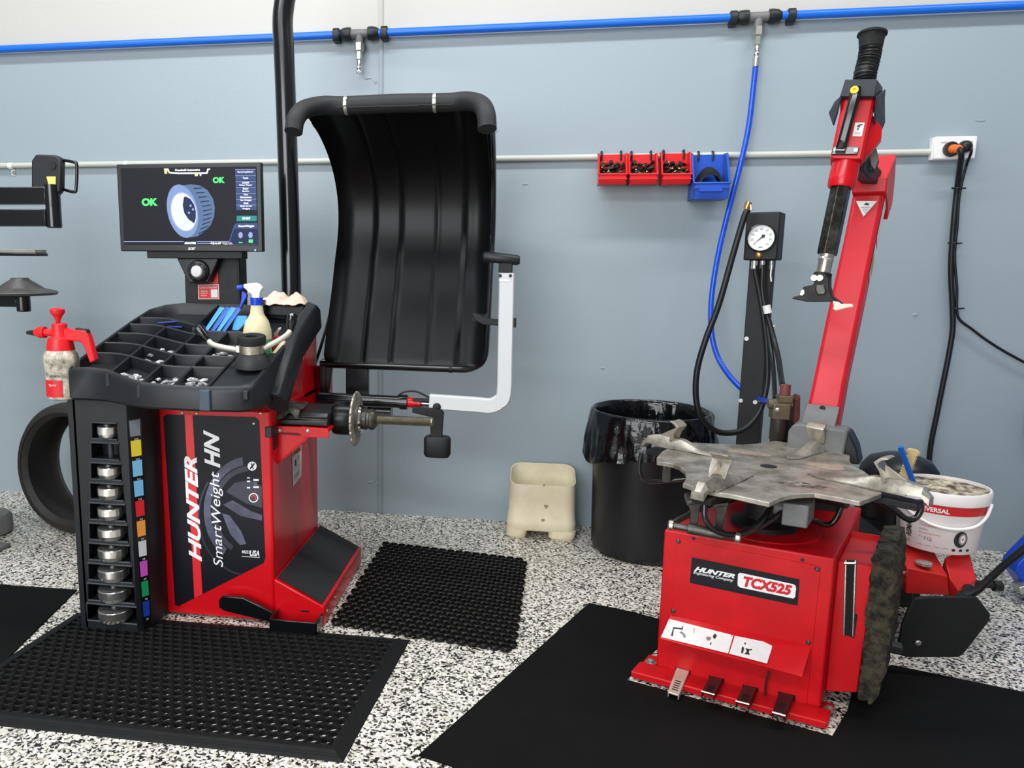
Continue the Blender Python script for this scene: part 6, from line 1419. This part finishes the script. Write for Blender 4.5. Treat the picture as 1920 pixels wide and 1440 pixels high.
for k, w in enumerate(('Montagepaste', 'Reifen', 'Mounting paste', 'for tyres')):
    ctext(w, -0.42, -0.42 + 0.035 * len(w), 0.092 - 0.014 * k, 0.099 - 0.014 * k, 2 if k % 2 == 0 else 3, 0.0)
ctext('5 kg', -0.30, -0.10, 0.040, 0.052, 3, 0.01); ctext('TIP TOP', -0.72, -0.66, 0.018, 0.030, 2, 0.02)
for k in range(4): 
    a0 = -0.46 + 0.2 * k; mb.poly([cy(a0, 0.022, .0022), cy(a0 + 0.15, 0.022, .0022), cy(a0 + 0.15, 0.024, .0022), cy(a0, 0.024, .0022)], 4)
PRM = [DEC_W, STICK_DK, STICK_R, STICK_GY, mat('pale_grey_print', (150, 148, 146), 0.5)]
mb.build('small_print', PRM, TUB); mb = MB()
for k in range(7): mb.poly([cy(-1.22 + 0.025 * k, 0.05, .0022), cy(-1.21 + 0.025 * k, 0.05, .0022), cy(-1.21 + 0.025 * k, 0.09, .0022), cy(-1.22 + 0.025 * k, 0.09, .0022)], 1)
mb.build('barcode', PRM, TUB); mb = MB()
def cell(a, h, ra, rh, mi, l, n=22): mb.poly([cy(a + ra * math.cos(2 * math.pi * k / n), h + rh * math.sin(2 * math.pi * k / n), l) for k in range(n)], mi)
cell(0.56, 0.060, 0.17, 0.030, 1, .0022); cell(0.60, 0.062, 0.10, 0.021, 4, .0028); cell(0.60, 0.062, 0.06, 0.014, 0, .0032); cell(0.60, 0.062, 0.02, 0.006, 2, .0036)
for a in (0.42, 0.60, 0.80): cell(a, 0.020, 0.05, 0.005, 1, .0022, 10)
mb.build('tyre_picture', PRM, TUB)
mb = MB(); hp_ = [cy(a, h, 0.010) for a, h in ((-0.95, BH - 0.05), (-0.80, BH - 0.072), (-0.5, BH - 0.096), (-0.1, BH - 0.116), (0.35, BH - 0.122), (0.8, BH - 0.112), (1.15, BH - 0.085), (1.32, BH - 0.055), (1.38, BH - 0.04))]
mb.tube(hp_, 0.0058, 10, smooth=5); mb.build('carry_handle', WHITE_PL, TUB)
mb = MB(); G = 18; vs = []; fs = []
vs.append(BC + Vector((0, 0, BH - 0.012)))
for j in range(1, 9):
    for i in range(36):
        r = (BR1 - 0.004) * j / 8; a = 2 * math.pi * i / 36; x, y = r * math.cos(a), r * math.sin(a)
        h = 0.010 * mnoise.noise(Vector((x * 26, y * 26, 2))) + 0.006 * mnoise.noise(Vector((x * 70, y * 70, 5)))
        vs.append(BC + Vector((x, y, BH - 0.010 + h * (1 if j < 8 else 0.3))))
for i in range(36): fs.append((0, 1 + i, 1 + (i + 1) % 36))
for j in range(7):
    for i in range(36): fs.append((1 + j * 36 + i, 1 + j * 36 + (i + 1) % 36, 1 + (j + 1) * 36 + (i + 1) % 36, 1 + (j + 1) * 36 + i))
mb.add(vs, fs); mb.build('paste', mat('dirty_paste', (222, 208, 180), 0.5, col2=(70, 58, 42), vscale=22), TUB, angle=80)
def stick(p0, p1, w, t, m, name, lab, cat, teeth=False):
    p0 = Vector(p0); p1 = Vector(p1); d = (p1 - p0); L_ = d.length; d = d.normalized(); s = rdir - d * rdir.dot(d); s.normalize(); n = d.cross(s)
    mb = MB(); rg = []
    N = 26
    for i in range(N + 1):
        q = p0 + d * (L_ * i / N); k = 1.0 + (0.10 * (-1) ** i if teeth and 5 < i < 22 else 0); k *= 0.7 if i in (0, N) else 1
        if teeth and i > 22: k *= 1.25
        rg.append([q + s * (w * a * k) + n * (t * b) for a, b in ((-1, -0.5), (-0.7, -1), (0.7, -1), (1, -0.5), (1, 0.5), (0.7, 1), (-0.7, 1), (-1, 0.5))])
    mb.loft(rg, True, True); return tag(mb.build(name, m, origin=p0, angle=30), lab, cat)
stick(at(1692, 903, y=2.935), at(1714, 843, y=2.915), 0.016, 0.010, mat('aged_yellow_plastic', (206, 182, 128), 0.45, vary=0.15, vscale=30), 'paste_brush', 'yellowed ribbed brush handle sticking up from the paste tub', 'brush', True)
stick(at(1713, 906, y=2.90), at(1688, 838, y=2.86), 0.0085, 0.006, mat('bright_blue_plastic', (26, 98, 196), 0.35), 'paste_brush', 'thin bright blue brush handle leaning left out of the paste tub', 'brush')
o = None

# ------------------------------------------------------------------ inflation gauge post
GP = thing('inflation_post', 'black floor post with a white air pressure gauge and hanging black hoses', 'gauge post', (0.933, 3.535, 0))
GY = math.radians(-26.0); ge = Vector((math.cos(GY), math.sin(GY), 0)); gn = Vector((math.sin(GY), -math.cos(GY), 0)); G0 = Vector((0.93, 3.47, 0))
def gp(px, py, d=0.0): return atp(px, py, G0 + gn * d, gn)
def gpl(a, b, z): return G0 + ge * a - gn * b + Vector((0, 0, z))
pl_, pr_ = (gp(1400, 560, -0.05) - G0).dot(ge), (gp(1444, 560, -0.05) - G0).dot(ge)
mb = MB(); mb.box(pl_, pr_, 0.05, 0.11, 0.006, 1.37, gpl); pst = mb.build('post', BLK_MT, GP, bevel=0.003)
mb = MB(); mb.box(pl_ - 0.05, pr_ + 0.05, 0.0, 0.16, 0.0, 0.008, gpl); mb.build('foot_plate', BLK_MT, GP)
for px, py in ((1400, 635), (1389, 751), (1416, 754)):
    mb = MB(); mb.lathe([(0.009, 0), (0.009, 0.003), (0.005, 0.003), (0.005, 0.001), (0, 0.001)], gp(px, py, -0.05), gn, 14, cap=False); mb.build('rivet', ZINC, pst)
g = [gp(1402, 398), gp(1464, 397), gp(1456, 489), gp(1391, 487)]
ga0 = ((g[0] + g[3]) / 2 - G0).dot(ge); ga1 = ((g[1] + g[2]) / 2 - G0).dot(ge); gz1 = (g[0].z + g[1].z) / 2; gz0 = (g[2].z + g[3].z) / 2
mb = MB(); mb.box(ga0, ga1, 0.0, 0.115, gz0, gz1, gpl); bxg = mb.build('gauge_box', BLK_MT, GP, bevel=0.006)
gc = gp(1428, 446, 0.001); GR = 0.0535
mb = MB(); mb.lathe([(GR + 0.004, 0), (GR + 0.004, 0.014), (GR - 0.001, 0.016), (GR - 0.002, 0.006)], gc, gn, 36, cap=False); dial = mb.build('dial_bezel', BLK_GL, GP)
UPZ = Vector((0, 0, 1)); gf = gc + gn * 0.007
def dl(a, r, d=0.0): return gf + ge * (math.sin(a) * r) + UPZ * (math.cos(a) * r) + gn * d
mb = MB(); mb.poly([dl(2 * math.pi * k / 40, GR) for k in range(40)], 0)
for k in range(41):
    a = math.radians(-135 + 270 * k / 40); r0 = GR * (0.82 if k % 5 == 0 else 0.90); w_ = 0.010 if k % 5 == 0 else 0.005
    mb.poly([dl(a - w_, GR * 0.95, .0006), dl(a + w_, GR * 0.95, .0006), dl(a + w_, r0, .0006), dl(a - w_, r0, .0006)], 2)
for k in range(9):
    a = math.radians(-135 + 270 * k / 8); c = dl(a, GR * 0.66, .0006); h = GR * 0.085; w_ = h * (0.7 if k == 0 else 1.3)
    mb.text(str(k * 20), c - ge * w_ + UPZ * h, c + ge * w_ + UPZ * h, c + ge * w_ - UPZ * h, c - ge * w_ - UPZ * h, 0, 0, 2, 0.0004)
c = dl(math.pi, GR * 0.72, .0006); mb.text('psi', c - ge * .007 + UPZ * .004, c + ge * .007 + UPZ * .004, c + ge * .007 - UPZ * .004, c - ge * .007 - UPZ * .004, 0.03, 0, 1, 0.0004)
mb.build('dial_face', [mat('dial_white', (236, 238, 238), 0.3), STICK_DK, STICK_GY], dial)
mb = MB(); a = math.radians(-132); d0 = ge * math.sin(a) + UPZ * math.cos(a); s0 = ge * math.cos(a) - UPZ * math.sin(a); c = gf + gn * 0.0022
mb.prism([c + d0 * GR * 0.75, c + s0 * 0.0022 - d0 * 0.002, c - d0 * GR * 0.20 + s0 * 0.008, c - d0 * GR * 0.36, c - d0 * GR * 0.20 - s0 * 0.008, c - s0 * 0.0022 - d0 * 0.002], gn * 0.001); mb.build('needle', STICK_DK, dial)
mb = MB(); mb.lathe([(0.013, 0), (0.013, 0.010), (0.009, 0.014), (0.009, 0.022), (0.005, 0.024)], gp(1424, 478), gn, 18); mb.build('brass_button', BRASS, bxg)
for px, w_ in ((1415, 0.013), (1430, 0.010), (1447, 0.008)):
    p = at(px, 489, y=3.475); mb = MB(); mb.lathe([(w_, 0), (w_, 0.032), (w_ * 0.7, 0.036)], Vector((p.x, 3.475, p.z)), (0, 0, -1), 14); mb.build('hose_fitting', ZINC, bxg)
def gh(P, r, name='gauge_hose', m=BLK_HOSE):
    mb = MB(); mb.tube([at(a, b, y=c) for a, b, c in P], r, 12, smooth=6); return mb.build(name, m, GP)
lp = gh(((1402, 394, 3.40), (1395, 408, 3.395), (1375, 475, 3.39), (1348, 570, 3.38), (1322, 640, 3.37), (1307, 695, 3.37), (1305, 745, 3.37), (1315, 783, 3.37), (1340, 807, 3.38), (1368, 812, 3.39), (1398, 803, 3.40), (1424, 772, 3.42), (1437, 725, 3.44), (1439, 680, 3.45), (1436, 630, 3.46), (1426, 560, 3.47), (1417, 515, 3.475), (1415, 497, 3.475)), 0.0125, 'loop_hose')
mb = MB(); mb.tube([at(1398, 400, y=3.40), at(1402, 389, y=3.40)], [0.010, 0.010], 12); mb.tube([at(1399, 392, y=3.40), at(1404, 379, y=3.40)], [0.011, 0.013], 12); mb.build('air_chuck', BRASS, lp)
mb = MB(); mb.tube([at(1407, 383, y=3.395), at(1409, 393, y=3.395), at(1404, 396, y=3.395)], 0.0045, 8); mb.build('chuck_lever', CHROME, lp)
gh(((1430, 497, 3.475), (1429, 540, 3.47), (1434, 575, 3.46), (1440, 596, 3.45), (1452, 640, 3.40), (1460, 675, 3.32), (1464, 705, 3.22), (1467, 722, 3.14)), 0.011)
gh(((1438, 585, 3.46), (1440, 620, 3.44), (1447, 665, 3.38), (1451, 705, 3.28), (1453, 748, 3.12)), 0.0095)
mb = MB(); a, b = at(1437, 573, y=3.435), at(1440, 587, y=3.435); mb.tube([a, b], 0.016, 12); mb.build('white_clip', WHITE_PL, GP)
mb = MB(); mb.tube([at(1447, 497, y=3.47), at(1445, 515, y=3.465), at(1446, 528, y=3.46)], 0.004, 8); mb.build('valve_wire', ZINC, GP)
mb = MB(); mb.tube([at(1441, 618, y=3.44), at(1450, 612, y=3.43), at(1455, 613, y=3.43), at(1446, 621, y=3.43)], 0.003, 8, smooth=4); mb.build('wire_clip', ZINC, GP)

# ------------------------------------------------------------------ bin, liner, cut-down canister
TCX, TCY = 0.545, 3.685
mb = MB(); mb.lathe([(0.0, 0.012), (0.215, 0.012), (0.225, 0.0), (0.236, 0.008), (0.244, 0.03), (0.257, 0.635), (0.262, 0.640), (0.264, 0.662), (0.252, 0.664), (0.250, 0.63), (0.236, 0.03), (0.0, 0.02)], (TCX, TCY, 0), (0, 0, 1), 64, cap=False)
tag(mb.build('rubbish_bin', mat('black_bin_plastic', (18, 19, 22), 0.4, bump=0.03, bscale=500), origin=(TCX, TCY, 0)), 'large round black plastic rubbish bin standing against the wall', 'bin')
mb = MB(); NA = 144; prof = [(0.20, 0.34, 0.02), (0.225, 0.46, 0.03), (0.238, 0.58, 0.022), (0.246, 0.665, 0.007), (0.258, 0.683, 0.005), (0.273, 0.675, 0.006), (0.276, 0.65, 0.009), (0.279, 0.62, 0.013), (0.281, 0.59, 0.017), (0.284, 0.56, 0.021), (0.287, 0.53, 0.025), (0.290, 0.50, 0.029)]
rg = []
for ri, (r, h, amp) in enumerate(prof):
    R_ = []
    for k in range(NA):
        a = 2 * math.pi * k / NA
        n1 = mnoise.noise(Vector((math.cos(a + 1.6 * h) * 4.2, math.sin(a + 1.6 * h) * 4.2, h * 7))) + 0.8 * abs(mnoise.noise(Vector((math.cos(a - 2.5 * h) * 9, math.sin(a - 2.5 * h) * 9, h * 16)))) + 0.45 * mnoise.noise(Vector((math.cos(a + 3 * h) * 20, math.sin(a + 3 * h) * 20, h * 30)))
        hh = h
        if ri >= 6:
            lean = max(0, math.cos(a - math.radians(200)))
            hh += (0.045 * mnoise.noise(Vector((math.cos(a) * 2.5, math.sin(a) * 2.5, 7))) + 0.02 * mnoise.noise(Vector((math.cos(a) * 9, math.sin(a) * 9, 3))) - 0.05 * lean ** 3) * (ri - 5) / 6 
        rr = min(r + amp * (1.0 if ri < 6 else 1.25) * n1, 0.318)
        rr = max(rr, 0.267) if ri >= 6 else (min(rr, 0.244) if ri < 3 else rr)
        p = Vector((TCX + rr * math.cos(a), TCY + rr * math.sin(a), hh)); p.y = min(p.y, WALL_Y - 0.004); R_.append(p)
    rg.append(R_)
mb.loft(rg, True, False); o = mb.build('bin_liner', mat('black_bin_bag', (12, 12, 14), 0.16, bump=0.9, bscale=26), origin=(TCX, TCY, 0.5), angle=80, subsurf=1)
tag(o, 'glossy black bin bag lining the round bin and folded over its rim', 'bin bag')
# cut-down canister
JX0, JX1, JY0, JY1 = -0.106, 0.226, 3.70, 3.925
def rrect(x0, x1, y0, y1, r, z, tilt=0.0, n=6):
    pts = []
    for cx, cy_, a0 in ((x1 - r, y0 + r, -90), (x1 - r, y1 - r, 0), (x0 + r, y1 - r, 90), (x0 + r, y0 + r, 180)):
        for k in range(n + 1):
            a = math.radians(a0 + 90 * k / n); x = cx + r * math.cos(a); y = cy_ + r * math.sin(a)
            pts.append(Vector((x, y, z + tilt * (y - y0) + (0.006 * math.sin(x * 21) + 0.005 * math.sin(y * 40 + 1) if tilt else 0))))
    return pts
JR = thing('cut_canister', 'cream plastic canister with its top cut off on the floor left of the bin', 'canister', ((JX0 + JX1) / 2, (JY0 + JY1) / 2, 0))
mb = MB(); e_ = 0.0
rings = [rrect(JX0, JX1, JY0, JY1, 0.05, 0.046), rrect(JX0 - 0.002, JX1 + 0.004, JY0 - 0.003, JY1 + 0.002, 0.055, 0.050), rrect(JX0 - 0.002, JX1 + 0.004, JY0 - 0.003, JY1 + 0.002, 0.055, 0.092), rrect(JX0 + 0.003, JX1, JY0, JY1, 0.055, 0.100), rrect(JX0 + 0.006, JX1 - 0.002, JY0, JY1, 0.055, 0.200), rrect(JX0 + 0.010, JX1 - 0.004, JY0 + 0.002, JY1, 0.05, 0.288, 0.20),
         rrect(JX0 + 0.013, JX1 - 0.007, JY0 + 0.005, JY1 - 0.003, 0.05, 0.288, 0.20), rrect(JX0 + 0.010, JX1 - 0.006, JY0 + 0.005, JY1 - 0.004, 0.05, 0.12), rrect(JX0 + 0.02, JX1 - 0.02, JY0 + 0.02, JY1 - 0.02, 0.05, 0.080)]
mb.loft(rings, True, True)
for xa, xb in ((JX0 - 0.002, -0.004), (0.098, JX1 + 0.004)):
    mb.loft([rrect(xa + 0.012, xb - 0.010, JY0 + 0.008, JY1 - 0.006, 0.03, 0.0, 0, 4), rrect(xa, xb - 0.004, JY0 - 0.003, JY1 + 0.002, 0.035, 0.014, 0, 4), rrect(xa, xb, JY0 - 0.003, JY1 + 0.002, 0.035, 0.036, 0, 4), rrect(xa + (0 if xa < 0 else -0.010), xb + (0.010 if xa < 0 else 0), JY0 - 0.003, JY1 + 0.002, 0.035, 0.049, 0, 4)], True, True)
mb.build('shell', mat('cream_hdpe', (226, 216, 188), 0.45, col2=(214, 202, 172), vscale=7, bump=0.04, bscale=60), JR)
mb = MB(); xl = JX0 + 0.0055
mb.poly([(xl + 0.004, 3.74, 0.13), (xl + 0.004, 3.86, 0.13), (xl + 0.006, 3.86, 0.262), (xl + 0.006, 3.74, 0.262)][::-1], 0)
for k in range(5): mb.poly([(xl + 0.0035, 3.75, 0.15 + k * 0.018), (xl + 0.0035, 3.83, 0.15 + k * 0.018), (xl + 0.0035, 3.83, 0.158 + k * 0.018), (xl + 0.0035, 3.75, 0.158 + k * 0.018)], 1)
mb.poly([(xl + 0.004, 3.745, 0.235), (xl + 0.004, 3.80, 0.235), (xl + 0.0042, 3.80, 0.26), (xl + 0.0042, 3.745, 0.26)], 1); mb.build('side_label', [STICK_W, STICK_DK], JR)
mb = MB()
for px, py, r in ((1024, 950, 4), (1018, 976, 3.5), (1020, 910, 2)):
    c = at(px, py, y=JY0 - 0.0012); mb.poly([c + Vector((math.cos(t) * r * 0.0024 * (1 + 0.4 * math.sin(3 * t)), 0, math.sin(t) * r * 0.0026)) for t in [2 * math.pi * k / 12 for k in range(12)]])
mb.build('smudge', mat('brown_smudge', (150, 138, 112), 0.7), JR)

# ------------------------------------------------------------------ right edge
mb = MB(); y_ = 3.42
mb.prism([at(1876, 1054, y=y_), at(1881, 1040, y=y_), at(1990, 930, y=y_), at(2050, 985, y=y_), at(1940, 1112, y=y_), at(1916, 1112, y=y_)], (0, -0.10, 0))
BS = thing('machine_foot', 'bright blue angled steel foot of a machine at the right edge', 'machine foot', (at(1916, 1112, y=y_).x, y_, 0))
mb.build('foot', BLUE_PAINT, BS, bevel=0.006)
mb = MB(); p = at(1916, 1100, y=y_ - 0.10); mb.obox(p, (1, 0, 0.4), (0, 1, 0), (-0.4, 0, 1), 0.022, 0.03, 0.016); mb.build('foot_bracket', ZINC, BS, bevel=0.003)
mb = MB(); p = at(1916, 1112, y=y_ + 0.06); mb.box(p.x + 0.03, p.x + 0.22, y_ - 0.09, y_, 0.0, max(0.012, p.z + 0.03)); mb.build('floor_pad', BLUE_PAINT, BS, bevel=0.003)
mb = MB(); mb.box(p.x + 0.16, p.x + 0.36, y_ - 0.16, y_ + 0.06, 0.0, 1.9); mb.build('column', BLUE_PAINT, BS, bevel=0.006)
cc = at(2040, 792, y=3.90)
HC = thing('hose_coil', 'coiled blue hose hanging on the wall at the right edge', 'hose', tuple(cc)); mb = MB()
pts = []
for i in range(181):
    t = 2 * math.pi * i / 60 + math.pi / 2; k = i / 60.0; R_ = 0.245 - 0.03 * k
    pts.append((cc.x + R_ * math.cos(t), 3.905 - 0.028 * k, cc.z + R_ * math.sin(t)))
mb.tube(pts, 0.0165, 12); mb.build('hose', BLUE_HOSE, HC)
mb = MB(); mb.box(cc.x - 0.05, cc.x + 0.05, 3.80, WALL_Y, cc.z + 0.150, cc.z + 0.162); mb.box(cc.x - 0.05, cc.x + 0.05, 3.80, 3.81, cc.z + 0.15, cc.z + 0.20); mb.build('wall_hook', BLK_MT, HC, bevel=0.002)

# ------------------------------------------------------------------ finish
for o in list(bpy.data.objects):
    if '_o' in o.keys(): del o['_o']
